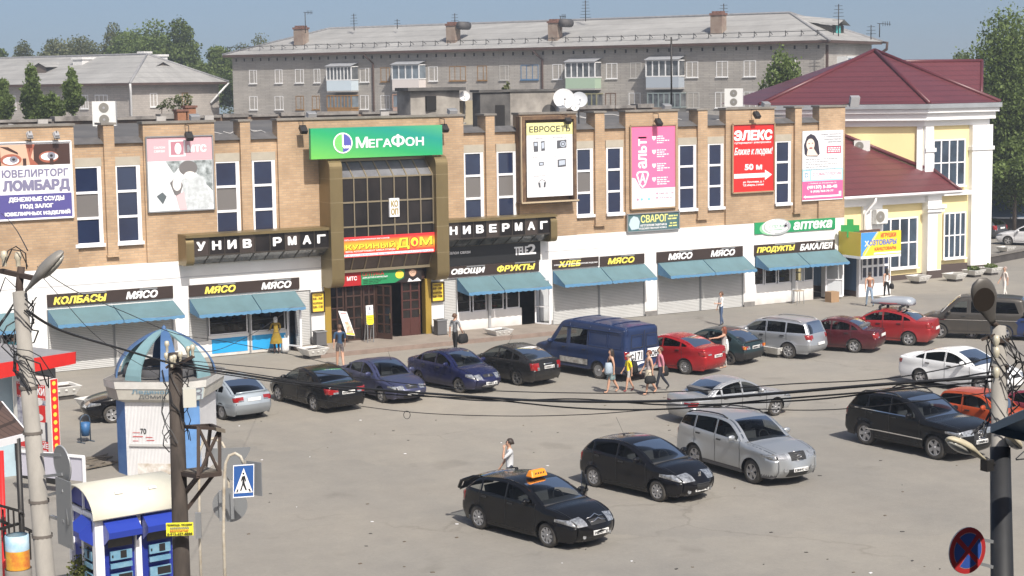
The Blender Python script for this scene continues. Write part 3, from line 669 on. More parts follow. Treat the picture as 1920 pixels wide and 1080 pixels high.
sign('pink_clinic_poster','tall pink and white poster with sideways white lettering and a shield emblem',P,SWHITE,[
    ('pink_field',PNK,shapes([(.0,.0),(1,.0),(1,.755),(.22,.755),(.1,.63),(.0,.615)])),
    ('lettering',LWHITE,many(tx(('альт',.17,.165,.35,.51,dict(rot=True,bold=.03))),rects((.17,.135,.35,.155)),bars([(.58,.128+.026*k+.166*j,.58+random.uniform(.13,.3),.012) for j in range(4) for k in range(4)]))),
    ('shield',LWHITE,lambda mb,P: P.shape(mb,[(.12,.59),(.14,.555),(.19,.545),(.33,.545),(.38,.555),(.4,.59),(.33,.71),(.27,.745),(.25,.745),(.19,.71)],.009)),
    ('shield_field',PNK,lambda mb,P: P.shape(mb,[(.155,.59),(.18,.565),(.34,.565),(.365,.59),(.31,.695),(.26,.725),(.21,.695)],.012)),
    ('shield_letter',LWHITE,many(tx(('А',.2,.575,.32,.685,dict(d=.016)))),),
    ('bullets',C('print_pale_bullet',.85,.80,.84),lambda mb,P: [P.shape(mb,[(.47,.13+.166*j),(.56,.13+.166*j),(.55,.165+.166*j),(.515,.185+.166*j),(.48,.165+.166*j)],.01) for j in range(4)]),
    ('footer_print',C('print_footer',.5,.3,.4),many(tx(('8 800 100 4 108',.63,.815,.95,.832)),bars([(.63,.872,.95,.01)]),ovals((.58,.823,.025,.014),(.58,.875,.025,.014),(.15,.885,.028,.016)))),
    ('footer_drops',C('print_teal',.2,.55,.6),ovals((.24,.885,.028,.016),(.4,.885,.028,.016)))],'poster',frame=(mat('rust_tan',(.33,.23,.14),.8),.07,.04))
P=fpanel((1176,402),(1273,429),D-.09)
sign('teal_signboard','dark teal board with pale yellow old style lettering under the pink poster',P,mat('print_teal_dark',(.02,.11,.13),.5,noise=.7,nscale=2.5,col2=(.10,.16,.17)),[
    ('lettering',C('print_yellow_pale',.75,.72,.25),many(tx(('СВАРОГ',.26,.1,.78,.52,dict(bold=.02))),bars([(.8,.18,.97,.08),(.78,.34,.97,.08),(.82,.6,.96,.07),(.8,.75,.97,.07)]))),
    ('figure',C('print_pale_blue',.48,.58,.65),shapes([(.06,.3),(.12,.12),(.2,.2),(.24,.45),(.22,.85),(.08,.9),(.03,.6)])),
    ('white_print',LWHITE,many(tx(('ИЗГОТОВЛЕНИЕ ПАМЯТНИКОВ',.25,.62,.76,.74,dict(bold=.02)),('ХУДОЖЕСТВЕННАЯ КОВКА',.22,.8,.76,.92,dict(bold=.02)))))],frame=(GREYM,.05,.04))
P=fpanel((1373,233),(1451,358),D-.09)
sign('red_arrow_poster','tall red poster with slanted white lettering and a white arrow pointing right',P,SRED,[
    ('lettering',LWHITE,tx(('ЭЛЕКС',.05,.1,.94,.235,dict(bold=.06,shear=.1)),('супермаркет электроники',.05,.265,.92,.295,dict(bold=.02)),('Ближе к людям!',.05,.345,.96,.47,dict(shear=.3,bold=.01)),('50 м',.3,.59,.7,.67,dict(bold=.05)),('ул. Почтовая, д. 1',.25,.835,.75,.868,dict(bold=.03)),('ТД «Барс», 3 этаж',.25,.88,.75,.913,dict(bold=.03)))),
    ('arrow',LWHITE,shapes([(.04,.725),(.78,.725),(.78,.68),(.95,.755),(.78,.83),(.78,.79),(.04,.79)],d=.01))],'poster',frame=(mat('rust_tan',(.33,.23,.14),.8),.07,.06))
P=fpanel((1505,246),(1580,373),D-.06)
sign('dental_poster','white dental clinic poster of a smiling dark haired woman with blue and pink bands',P,SWHITE,[
    ('hair',C('print_dark_hair',.035,.03,.045),shapes([(.05,.33),(.03,.2),(.1,.08),(.2,.04),(.3,.07),(.38,.15),(.42,.33),(.36,.37),(.1,.36)])),
    ('face',SKIN_B,many(ovals((.19,.195,.1,.085),d=.01),shapes([(.13,.25),(.27,.25),(.38,.355),(.1,.35)],d=.009))),
    ('features',C('print_features',.3,.08,.09),lambda mb,P: (P.oval(mb,.155,.18,.02,.008,.014),P.oval(mb,.24,.175,.02,.008,.014),P.oval(mb,.2,.245,.045,.012,.014))),
    ('blue_band',C('print_sky_blue',.33,.62,.74),rects((.0,.545,1,.72))),('white_tiles',LWHITE,rects((.02,.575,.18,.7),(.22,.565,.97,.7),d=.01)),
    ('pink_band',C('print_magenta',.80,.12,.30),rects((.0,.722,1,.985))),
    ('pink_lettering',C('print_rose',.6,.12,.25),many(tx(('СТОМАТОЛОГИЯ',.25,.6,.94,.645,dict(d=.015,bold=.01))),bars([(.58,.675,.92,.006)],.015))),
    ('blue_letter',C('print_blue',.1,.3,.5),tx(('D',.06,.6,.14,.66,dict(d=.015)),)),
    ('grey_print',C('print_grey',.30,.30,.33),many(tx(('Новые технологии',.45,.04,.95,.062),('в стоматологии:',.53,.08,.95,.1),('компьютерная',.53,.118,.95,.14),('диагностика',.62,.155,.95,.178)),bars([(.08,.40+.037*k,.6+random.uniform(0,.3),.012) for k in range(5)]))),
    ('red_badge',C('print_badge',.5,.08,.15),rects((.59,.225,.95,.33))),('badge_print',LWHITE,bars([(.62,.245,.92,.016),(.62,.27,.92,.016),(.62,.295,.92,.016)])),
    ('white_print',LWHITE,many(tx(('г. Рыбное, ул. Вокзальная, 23',.15,.742,.83,.765,dict(bold=.02)),('(49137) 5-38-48',.12,.785,.85,.84,dict(bold=.05)),('8 (920) 969-79-77',.2,.855,.76,.89,dict(bold=.04))),shapes([(.02,.94),(.08,.915),(.08,.93),(.9,.93),(.9,.88),(.96,.88),(.96,.955),(.08,.955),(.08,.965)],d=.01)))],'poster')
P=fpanel((1415.5,418),(1566,429),D-.07)
APG=C('pharmacy_green',.012,.27,.10)
sign('pharmacy_sign','green pharmacy fascia sign with white lettering and a white oval emblem',P,APG,[
    ('pale_green_swoosh',C('swoosh_green',.25,.55,.32),lambda mb,P: P.oval(mb,.2,.55,.145,.6,.006)),
    ('oval_rim',C('emblem_grey',.40,.43,.43),lambda mb,P: P.oval(mb,.265,.46,.175,.72,.010)),('oval',LWHITE,lambda mb,P: (P.oval(mb,.265,.42,.145,.58,.018),P.ring(mb,.24,.45,.155,.66,.1,.014,a0=90,a1=270))),
    ('emblem_green',C('emblem_spray_green',.12,.38,.22),lambda mb,P: (P.text(mb,'спрэй',.17,.2,.35,.62,bold=.0,d=.03),P.rect(mb,.17,.69,.33,.74,.03))),
    ('emblem_droplets',C('droplet_grey',.36,.36,.42),lambda mb,P: [P.oval(mb,.375+.03*math.cos(k*2.4)*(k % 3)/2,.42+.22*math.sin(k*2.4)*(k % 3)/2,.013,.09,.035) for k in range(9)]),
    ('lettering',LWHITE,tx(('аптека',.475,.18,.955,.82,dict(bold=.05,shear=.15))))],th=.12)
def board(name,label,l,r,words,extra=None,yy=D-.07):
    a,b=F(*l,yy),F(*r,yy);P=Panel((a.x,yy,b.z),(1,0,0),(0,0,1),b.x-a.x,a.z-b.z)
    Y,W_=[w for w in words if w[1] == 'y'],[w for w in words if w[1] == 'w']
    f=lambda L: tx(*[(w[0],w[2],.24,w[3],.8,dict(bold=.05,shear=.22)) for w in L])
    lay=[(n_,M_,f(L)) for n_,M_,L in (('yellow_lettering',LYEL,Y),('white_lettering',LWHITE,W_)) if L]
    lay.append(('lamp_rail',GREYM,rects(*[((w[2]+w[3])/2-.02,.03,w[3]+.0,.13) for w in words],d=.05)))
    sign(name,label,P,BROWNB,lay+(extra or []),group='brown shop boards over the awnings')
board('shop_board','brown board reading sausages in yellow and meat in white',(88,553),(325,558.6),[('КОЛБАСЫ','y',.05,.46),('МЯСО','w',.62,.87)])
board('shop_board','brown board with meat in yellow then white over the cyan butcher bay',(354,535.3),(561.7,541.3),[('МЯСО','y',.14,.41),('МЯСО','w',.65,.92)])
board('shop_board','brown board reading vegetables in white and fruit in yellow',(841,500.6),(1011,508),[('ОВОЩИ','w',.03,.39),('ФРУКТЫ','y',.53,.95)])
board('shop_board','brown board with yellow bread lettering crossed by a white caption',(1036,487.3),(1122.7,498.7),[('ХЛЕБ','y',.13,.6)],[('white_caption',LWHITE,tx(('ХЛЕБОБУЛОЧНЫЕ И КОНДИТЕРСКИЕ ИЗДЕЛИЯ',.02,.50,.96,.66,dict(d=.03,bold=.02))))])
board('shop_board','brown board with a single yellow word meat',(1125.5,481.3),(1208.5,493.6),[('МЯСО','y',.17,.76)])
board('shop_board','brown board with meat twice in white letters',(1231.7,473),(1393,480.3),[('МЯСО','w',.13,.4),('МЯСО','w',.62,.9)])
board('shop_board','brown board reading groceries with yellow and white words below the pharmacy sign',(1414.8,459.9),(1565.3,468.2),[('ПРОДУКТЫ','y',.03,.49),('БАКАЛЕЯ','w',.56,.97)])
a,b=F(838.5,461.5,D-.09),F(1013.5,487.2,D-.09);P=Panel((a.x,D-.09,b.z),(1,0,0),(0,0,1),b.x-a.x,a.z-b.z)
sign('operator_board','wide black phone shop board above the greengrocer awning',P,C('board_black',.012,.012,.013),[('lettering',LWHITE,tx(('TELE',.715,.28,.86,.66,dict(bold=.04)),('2',.865,.2,.945,.66,dict(bold=.04)),('Салон связи',.0,.26,.24,.42,dict(bold=.02))))],th=.06)
a,b=F(641,446,YF+.2),F(818.5,472,YF+.2)
P=Panel((gx0+.02,YF+.2,b.z),(1,0,0),(0,0,1),gx1-gx0-.04,a.z-b.z)
GR2=bpy.data.materials.new('red_yellow_banner');GR2.use_nodes=True;n=GR2.node_tree;bs=n.nodes['Principled BSDF']
tc=n.nodes.new('ShaderNodeTexCoord');sp=n.nodes.new('ShaderNodeSeparateXYZ');cr=n.nodes.new('ShaderNodeValToRGB');n.links.new(tc.outputs['Generated'],sp.inputs[0]);n.links.new(sp.outputs[2],cr.inputs[0]);e=cr.color_ramp.elements
while len(e) < 4: e.new(.5)
for q,(p_,c_) in zip(e,[(0,(.72,.03,.03)),(.22,(.78,.05,.03)),(.55,(.85,.55,.03)),(.9,(.70,.03,.035))]): q.position=p_;q.color=(*c_,1)
n.links.new(cr.outputs[0],bs.inputs['Base Color'])
sign('poultry_banner','red and yellow poultry shop banner across the glass portal',P,GR2,[
    ('letter_shadow',C('letter_brown',.12,.05,.02),tx(('КУРИНЫЙ',.04,.33,.57,.62,dict(bold=.055,d=.008)),('Д',.585,.22,.72,.76,dict(bold=.05,d=.008)),('М',.84,.22,.975,.62,dict(bold=.05,d=.008)))),
    ('yellow_lettering',C('letter_sun',.88,.75,.05),many(tx(('КУРИНЫЙ',.035,.32,.565,.61,dict(bold=.02,d=.014)),('Д',.58,.2,.715,.75,dict(bold=.02,d=.014)),('М',.835,.2,.97,.6,dict(bold=.02,d=.014))),ovals((.775,.42,.042,.22),d=.012))),
    ('ring',C('ring_red',.6,.05,.04),lambda mb,P: (P.ring(mb,.775,.42,.055,.28,.2,.016),P.oval(mb,.778,.46,.017,.12,.016))),
    ('white_print',LWHITE,many(tx(('СЕТЬ СПЕЦИАЛИЗИРОВАННЫХ МАГАЗИНОВ',.02,.1,.5,.18),('ВЕСЬ АССОРТИМЕНТ МЯСА ПТИЦЫ',.03,.68,.56,.77,dict(bold=.02))),rects((.005,.84,.985,.955),d=.01))),
    ('blue_print',C('print_blue_line',.15,.3,.6),tx(('ВСЕГДА СВЕЖАЯ, КАЧЕСТВЕННАЯ И ВКУСНАЯ ПРОДУКЦИЯ',.02,.865,.97,.935,dict(d=.014))))],'banner')
a,b=F(731,372,YF+.22),F(747,406,YF+.22);P=Panel((a.x-.03,YF+.2,b.z),(1,0,0),(0,0,1),b.x-a.x+.08,a.z-b.z)
sign('coop_sign','small square white sign with four gold letters on the portal glass',P,SWHITE,[('lettering',C('letter_gold',.36,.27,.10),tx(('КО',.15,.12,.85,.45,dict(bold=.03)),('ОП',.15,.55,.85,.88,dict(bold=.03))))],th=.12)
yo=D-.25
a,b=F(642,509,yo),F(677,535,yo);c,d_=F(677,505,yo),F(755,530,yo);e1=F(790,497,yo)
zt,zb=3.33,2.68
P=Panel((gx0+.02,yo,zb),(1,0,0),(0,0,1),c.x-gx0-.03,zt-zb)
sign('red_operator_sign','small red operator sign beside the green optician sign over the doors',P,C('sign_deep_red',.40,.012,.015),[('lettering',LWHITE,tx(('МТС',.42,.35,.82,.62,dict(bold=.03)),)),('emblem',LWHITE,ovals((.12,.48,.1,.18)))])
P=Panel((c.x,yo,zb),(1,0,0),(0,0,1),e1.x-c.x,zt-zb)
sign('optician_sign','green optician sign with a laughing woman in glasses over the doors',P,C('optician_green',.015,.24,.09),[
    ('photo_ground',C('photo_dark',.02,.015,.015),shapes([(.72,0),(1,0),(1,1),(.55,1),(.7,.7)])),('lettering',LRED,tx(('ОПТИКА',.02,.12,.37,.38,dict(bold=.02)))),
    ('white_lettering',LWHITE,tx(('ДЛЯ ДЕТЕЙ И ВЗРОСЛЫХ',.02,.43,.43,.56))),('dark_print',C('print_dark_green',.01,.06,.02),bars([(.03,.65,.42,.05),(.03,.76,.33,.05),(.03,.87,.3,.05)])),
    ('yellow_disc',YEL,ovals((.63,.45,.07,.27))),('face',SKIN_A,many(ovals((.85,.4,.055,.25),d=.01))),('hair',C('print_brown_hair',.10,.05,.03),lambda mb,P: P.ring(mb,.85,.36,.075,.34,.3,.009,a0=-20,a1=200)),
    ('glasses',LBLACK,lambda mb,P: (P.ring(mb,.83,.36,.018,.06,.3,.014),P.ring(mb,.872,.35,.018,.06,.3,.014))),('collar',LWHITE,shapes([(.76,1),(.79,.75),(.85,.95),(.93,.75),(.99,1)],d=.012))])
for lb,u0,v0,u1,v1 in (('yellow opening hours plate left of the entrance doors',584,549,608,584),('yellow opening hours plate right of the entrance doors half in shadow',809,530,832,564)):
    a,b=F(u0,v0,D-.1),F(u1,v1,D-.1);P=Panel((a.x,D-.1,b.z),(1,0,0),(0,0,1),b.x-a.x,a.z-b.z)
    sign('opening_hours_plate',lb,P,YEL,[('lettering',C('print_brown',.14,.06,.02),tx(('УНИВЕРМАГ',.12,.1,.88,.2),('8.00 - 19.00',.12,.26,.88,.38,dict(bold=.03)),('ВОСКРЕСЕНЬЕ',.12,.5,.88,.6),('8.00 - 17.00',.12,.68,.88,.8,dict(bold=.03))))],frame=(BROWNB,.05,.05),group='opening hours plates by the entrance')
# ---------------------------------------------------------------- awnings
AWN=mat('awning_teal',(.115,.205,.235),.85,noise=.2,nscale=1.2,col2=(.095,.165,.185));AWB=mat('awning_blue_edge',(.085,.215,.36),.8,noise=.15,nscale=2)
def awning(x0,x1,zb,zf,dep,label):
    t=thing('shop_awning',label,'awning',((x0+x1)/2,D,zb),group='blue shop awnings along the department store')
    y0,y1=D-.02,D-dep;sag=.02
    mb=MB();n=12
    for i in range(n):
        a=x0+(x1-x0)*i/n;b=x0+(x1-x0)*(i+1)/n
        mb.sh().add([(a,y1,zf+.015*math.sin(i*.9)),(b,y1,zf+.015*math.sin((i+1)*.9)),(b,(y0+y1)/2,(zb+zf)/2-sag),(a,(y0+y1)/2,(zb+zf)/2-sag),(b,y0,zb),(a,y0,zb)],[(0,1,2,3),(3,2,4,5)])
    mb.build('canopy',AWN,t,merge=True,fix=False)
    mb=MB();k=max(6,int((x1-x0)/.3));h=.15
    for i in range(k):
        a=x0+(x1-x0)*i/k;b=x0+(x1-x0)*(i+1)/k;q=[(a,y1-.004,zf+.015*math.sin(i*.9)),(b,y1-.004,zf+.015*math.sin((i+1)*.9))]
        low=[(b-(b-a)*j/6,y1-.03,zf-h*.72-h*.24*math.sin(math.pi*j/6)) for j in range(7)]
        mb.poly([q[1],q[0]]+low[::-1])
    mb.build('valance',AWB,t,fix=False)
    for x in (x0,x1):
        mb=MB();mb.poly([(x,y0,zb),(x,y1,zf),(x,y1,zf-.14),(x,D-.02,zf-.02)]);mb.build('side_flap',AWB,t,fix=False)
    mb=MB();mb.bar((x0,y1+.02,zf-.01),(x1,y1+.02,zf-.01),.03)
    for x in (x0+.03,x1-.03): mb.bar((x,D-.02,zf-.03),(x,y1+.02,zf-.03),.03)
    mb.build('awning_rail',GREYM,t)
AW=[((-40,45),620,1.2,['awning behind the lamp post at the left end of the store']),((88,211,325),570,1.42,['left awning over the wide shutters below the sausage board','right awning over the wide shutters below the sausage board']),
      ((354,470.5,553.5),552,1.15,['wide awning over the butcher window with cyan panels','narrow awning over the butcher door and customer in yellow']),
      ((856,923.3,1012.3),516,1.12,['narrow awning over the left greengrocer windows','wide awning over the greengrocer door']),
      ((1036,1125.3,1208.8),503,1.08,['awning below the bread board behind the blue van','awning below the single word meat board']),
      ((1232.8,1317,1394.7),488,1.1,['left awning over the shutters with two white meat words','right awning over the shutters with two white meat words']),
      ((1415.5,1493,1567.5),476.5,1.1,['left awning over the grocery windows','right awning over the grocery door by the cardboard box'])]
for us,v,dep,lbs in AW:
    for i,lb in enumerate(lbs):
        a,b=FX(us[i],v),FX(us[i+1],v);awning(a+.015,b-.015,2.63,2.05 if dep < 1.3 else 2.15,dep,lb)
# ---------------------------------------------------------------- floodlights on arms, rooftop boxes
LAMPG=mat('lamp_grey',(.35,.35,.36),.5,.3);DKM=mat('dark_metal',(.035,.033,.032),.5,.4)
def floodlight(u,v,v2,label,dark=True,y=D-.48):
    c=F(u,v,y)+Vector((0,0,.28 if dark else 0));b=F(u,v2,D-.05);t=thing('floodlight',label,'floodlight',(c.x,D,9),group='floodlights on arms over the posters')
    mb=MB();mb.tube([(c.x,D-.02,b.z),(c.x,D-.45,b.z-.02),(c.x,y,c.z+.15)],.018,6);mb.build('arm',DKM,t)
    mb=MB();w_=1 if dark else .62;mb.obox(c,(.15*w_,0,0),(0,.06*w_,-.07*w_),(0,.13*w_,.13*w_));mb.build('lamp_housing',DKM if dark else LAMPG,t)
    mb=MB();mb.obox(c+Vector((0,.045,-.052)),(.12,0,0),(0,.03,-.033),(0,.1,.1));mb.build('lens',LAMPG,t)
floodlight(355,268,234,'dark floodlight hanging before the pink phone poster');floodlight(569,255,226,'dark floodlight left of the green operator sign');floodlight(834,252,222,'dark floodlight right of the green operator sign')
floodlight(1064,236,215,'dark floodlight before the yellow header poster');floodlight(1235,240,212,'dark floodlight before the pink clinic poster');floodlight(1419,226,205,'dark floodlight before the red arrow poster')
floodlight(56,252,264,'pale floodlight on the left half of the pawnshop poster',False,D-.4);floodlight(106,252,262,'pale floodlight on the right half of the pawnshop poster',False,D-.4)
# ================================================================ helper: any vertical wall
class Wall:
    def __init__(s,p,q):
        s.p=Vector((p[0],p[1],0));s.L=(Vector((q[0],q[1],0))-s.p).length;s.d=(Vector((q[0],q[1],0))-s.p).normalized()
        s.n=s.d.cross(Vector((0,0,1)))
    def at(s,u,v,off=0.):
        r=ray(u,v);o=s.p+s.n*off;t=(o-EYE).dot(s.n)/r.dot(s.n);q=EYE+r*t;return (q-o).dot(s.d),q.z
    def w(s,a,z,off=0.): return s.p+s.d*a+s.n*off+Vector((0,0,z))
    def box(s,mb,a0,a1,z0,z1,o0,o1):
        return mb.obox(s.w((a0+a1)/2,(z0+z1)/2,(o0+o1)/2),s.d*abs(a1-a0)/2,s.n*abs(o1-o0)/2,Vector((0,0,abs(z1-z0)/2)))
    def quad(s,mb,a0,a1,z0,z1,off): return mb.poly([s.w(a0,z0,off),s.w(a1,z0,off),s.w(a1,z1,off),s.w(a0,z1,off)])
def window(W,par,a0,a1,z0,z1,fm,nv=1,nh=0,off=.0,t=.08,gm=None,name='window',sill=True,rec=.1,uneven=False):
    """frame set in a shallow reveal + glass sub-part"""
    mb=MB();b=off-rec+.05
    W.box(mb,a0,a0+t,z0,z1,b,b+.08);W.box(mb,a1-t,a1,z0,z1,b,b+.08);W.box(mb,a0+t,a1-t,z0,z0+t,b+.003,b+.077);W.box(mb,a0+t,a1-t,z1-t,z1,b+.003,b+.077)
    for i in range(1,nv+1):
        x=a0+(a1-a0)*i/(nv+1)*(1.25 if uneven and nv == 1 else 1);W.box(mb,x-t*.5,x+t*.5,z0+t,z1-t,b+.006,b+.074)
    for i in range(1,nh+1): z=z0+(z1-z0)*i/(nh+1);W.box(mb,a0+t,a1-t,z-t*.4,z+t*.4,b+.009,b+.071)
    if sill: W.box(mb,a0-.06,a1+.06,z0-.07,z0-.003,off-.05,off+.12)
    o=mb.build(name,fm,par);mb=MB();W.quad(mb,a0+t*.5,a1-t*.5,z0+t*.5,z1-t*.5,b+.03);g=mb.build('pane',gm or FARGL,par,fix=False);g.parent=o;return o
FARGL=mat('dark_window_glass',(.010,.012,.016),.08,spec=.5,noise=.75,nscale=.9,col2=(.055,.058,.065))
# ================================================================ grey brick apartment block behind
GBRICK=brickmat('grey_brick',(.385,.36,.33),(.32,.297,.272),(.29,.272,.25),w=.5,h=.16,ms=.02,dirt=.30,nsc=.22)
def slate(name,c,c2):
    return mat(name,c,.85,noise=.3,nscale=.45,col2=c2,stretch=(1,1,1),bump=.1,bscale=2)
SLATE=brickmat('slate_roof',(.33,.325,.315),(.285,.28,.272),(.215,.212,.208),w=1.0,h=.55,ms=.022,dirt=.22,nsc=.25)
EAVE=mat('eave_rust',(.085,.05,.04),.8,noise=.4,nscale=1)
PL,PR=AT(436,130,190),AT(1546,105,155);W=Wall(PL,PR)
bd=-W.n;DEP=12.0;ZE=14.85
blk=thing('apartment_block','long grey brick apartment block with pale slate hip roof and glazed balconies behind the store','building',(W.p+W.d*W.L/2)[:])
A,B=W.w(0,0),W.w(W.L,0);Cc,Dd=B+bd*DEP,A+bd*DEP
mb=MB();mb.prism([A,B,Cc,Dd],(0,0,ZE));mb.build('brick_wall',GBRICK,blk)
def hiproof(par,A,B,C_,D_,ze,zr,ov,hipl,hipr,name='roof',M=None):
    dx=(B-A).normalized();dy=(D_-A).normalized();up=Vector((0,0,1))
    a,b,c,d=A-dx*ov-dy*ov,B+dx*ov-dy*ov,C_+dx*ov+dy*ov,D_-dx*ov+dy*ov
    for q in (a,b,c,d): q.z=ze
    r0=(a+d)/2+dx*hipl;r1=(b+c)/2-dx*hipr;r0.z=r1.z=zr
    mb=MB();mb.add([a,b,c,d,r0,r1],[(0,1,5,4),(2,3,4,5),(1,2,5),(3,0,4)]);o=mb.build(name,M or SLATE,par)
    mb=MB();mb.prism([a-up*.25,b-up*.25,c-up*.25,d-up*.25],(0,0,.24));e=mb.build('eave',EAVE,par)
    mb=MB();mb.tube([a,r0,r1,b],.16,5);mb.tube([c,r1],.16,5);mb.tube([d,r0],.16,5);g=mb.build('ridge_cap',mat('ridge_grey',(.25,.25,.26),.7,noise=.3),par);g.parent=o
    return a,b,c,d,r0,r1
ra=hiproof(blk,A,B,Cc,Dd,ZE+.1,17.65,.75,9.5,6.5)
def roofpt(s_,f): return ra[0].lerp(ra[1],s_).lerp(ra[4].lerp(ra[5],s_),f)
mb=MB();n=46
for i in range(n+1):
    p=ra[0].lerp(ra[1],i/n)+bd*.9+Vector((0,0,.45));mb.bar(p,p+Vector((0,0,.5)),.05);mb.bar(p+bd*.6+Vector((0,0,.2)),p+Vector((0,0,.45)),.04)
mb.bar(ra[0]+bd*.9+Vector((0,0,.85)),ra[1]+bd*.9+Vector((0,0,.85)),.05);mb.build('roof_railing',DKM,blk)
mb=MB();n=60
for i in range(n): a=W.L*(i+.5)/n;W.box(mb,a-.09,a+.09,ZE-.62,ZE-.3,.0,.02)
mb.build('soffit_vents',BLACK,blk)
PVC2=mat('white_frame_far',(.66,.66,.66),.5);WOODF=mat('ochre_wood_frame',(.30,.165,.055),.6,noise=.3,nscale=3);BLUEF=mat('blue_frame',(.06,.16,.30),.5);BRNF=mat('brown_frame',(.13,.07,.04),.6)
ROWZ=[(11.85,13.3),(9.05,10.5),(6.2,7.65)]
row1=[(474,14,0),(522,14,0),(561,16,0),(594,12,0),(683,17,0),(722,17,2),(812,17,0),(858,31,2),(904,18,2),(945,17,1),(993,33,3),(1045,18,0),(1147,21,0),(1192,21,1),(1298,22,0),(1354,22,0),(1406,23,0),(1480,24,0)]
row2=[(475,15,0),(523,16,0),(562,15,2),(592,14,2),(683,16,0),(722,17,0),(903,14,2),(1145,20,4),(1190,22,0),(1300,22,1),(1352,22,0),(1406,23,0)]
FM=[PVC2,mat('grey_frame_far',(.40,.39,.37),.6),WOODF,BLUEF,BRNF]
for row,(z0,z1),vv in ((row1,ROWZ[0],125),(row2,ROWZ[1],180)):
    for u,w,k in row:
        a0=W.at(u-w/2,vv)[0];a1=W.at(u+w/2,vv)[0];window(W,blk,a0,a1,z0,z1,FM[k],nv=2 if w > 28 else 1,nh=0,t=.06,uneven=w < 20)
for u in (474,562,683,904,1147,1298,1406):
    a=W.at(u,200)[0];window(W,blk,a-.6,a+.6,*ROWZ[2],PVC2,t=.11)
def balcony(u0,u1,v,z0,z1,zr,Mp,glz,gm,top=True,fm=None,dep=1.25):
    a0,a1=W.at(u0,v,dep)[0],W.at(u1,v,dep)[0];fm=fm or PVC2
    mb=MB();W.box(mb,a0,a1,z0-.15,z0,.002,dep);o=mb.build('balcony',mat('balcony_slab',(.30,.29,.28),.9),blk)
    mb=MB();W.box(mb,a0,a1,z0+.002,zr,dep-.06,dep);W.box(mb,a0,a0+.06,z0+.002,zr,.002,dep-.062);W.box(mb,a1-.06,a1,z0+.002,zr,.002,dep-.062);q=mb.build('balcony_panel',Mp,blk);q.parent=o
    if glz:
        mb=MB();n=glz
        for i in range(n+1): x=a0+(a1-a0)*i/n;W.box(mb,x-.055,x+.055,zr,z1,dep-.08,dep)
        W.box(mb,a0-.05,a1+.05,zr,zr+.1,dep-.09,dep+.01);W.box(mb,a0-.05,a1+.05,z1-.1,z1,dep-.09,dep+.01)
        for x in (a0,a1): W.box(mb,x-.05,x+.05,zr,zr+.1,.0,dep-.1);W.box(mb,x-.05,x+.05,z1-.1,z1,.0,dep-.1)
        q=mb.build('balcony_frame',fm,blk);q.parent=o
        mb=MB();W.quad(mb,a0,a1,zr+.1,z1-.1,dep-.05);mb.poly([W.w(a0,zr+.1,0),W.w(a0,zr+.1,dep-.05),W.w(a0,z1-.1,dep-.05),W.w(a0,z1-.1,0)]);mb.poly([W.w(a1,zr+.1,0),W.w(a1,zr+.1,dep-.05),W.w(a1,z1-.1,dep-.05),W.w(a1,z1-.1,0)]);q=mb.build('pane',gm,blk,fix=False);q.parent=o
    if top:
        mb=MB();mb.poly([W.w(a0-.15,z1+.02,dep+.2),W.w(a1+.15,z1+.02,dep+.2),W.w(a1+.15,z1+.38,0),W.w(a0-.15,z1+.38,0)]);q=mb.build('balcony_roof',mat('balcony_roof',(.33,.34,.36),.6,noise=.2),blk,fix=False);q.parent=o
    return a0,a1
BG1=mat('balcony_glass_dark',(.03,.035,.042),.1,noise=.8,nscale=1.2,col2=(.16,.17,.18));BG2=mat('balcony_glass_light',(.20,.24,.28),.15,noise=.5,nscale=1)
balcony(612,658,140,11.0,13.5,12.05,mat('balcony_pale_blue',(.50,.58,.64),.6),7,BG1)
balcony(735,785,140,11.0,13.55,12.05,mat('balcony_cream',(.60,.55,.53),.6),4,BG2)
balcony(1060,1115,140,10.95,13.45,11.95,mat('balcony_pale_green',(.33,.43,.33),.6),5,BG1)
balcony(1211,1272,130,10.95,13.5,11.95,mat('balcony_blue_grey',(.33,.37,.42),.6),5,BG1)
balcony(613,658,185,8.2,10.55,9.2,WOODF,7,BG2,False,WOODF);balcony(736,786,185,8.2,10.6,9.2,mat('balcony_pink',(.42,.30,.25),.6),5,BG2,False,mat('frame_pinkish',(.36,.22,.16),.6))
balcony(1064,1118,185,8.2,10.5,9.2,BRNF,6,BG1,False,mat('frame_grey_green',(.22,.21,.12),.6));balcony(1214,1275,185,8.2,10.5,9.1,mat('balcony_dark',(.1,.1,.1),.6),6,BG1,False,mat('frame_grey_blue',(.20,.24,.24),.6))
for u,v1,v2 in ((701,105,205),(1018,95,180)):
    a=W.at(u,150)[0];mb=MB();mb.tube([W.w(a-.7,ZE-.2,.7),W.w(a,ZE-1.1,.12),W.w(a,3,.12)],.11,6);mb.build('downpipe',EAVE,blk)
W2=Wall(B,Cc)
mb=MB();W2.box(mb,3.0,7.5,10.9,13.55,.002,1.0);o=mb.build('loggia',mat('loggia_white',(.55,.57,.58),.6),blk)
mb=MB()
for i in range(5): W2.box(mb,3.2+.84*i,3.85+.84*i,12.0,13.4,1.003,1.02)
q=mb.build('pane',BG2,blk);q.parent=o
mb=MB();W2.box(mb,.25,.45,3,ZE-.3,.02,.2);mb.build('downpipe',EAVE,blk)
mb=MB();p=ra[1];mb.tube([p+Vector((0,0,-.1)),p+W.d*.6+Vector((0,0,-.4)),p+W.d*.3+Vector((0,0,-1.3)),B+W2.n*.2+W2.d*11+Vector((0,0,ZE-2))],.13,6)
mb=MB();c=ra[2];mb.tube([c+Vector((0,0,-.05)),c+W.d*.5+Vector((0,0,-.1)),c+W.d*.45+Vector((0,0,-.7)),c-W.d*.9+Vector((0,0,-1.6))],.14,6);mb.build('roof_spout',EAVE,blk)
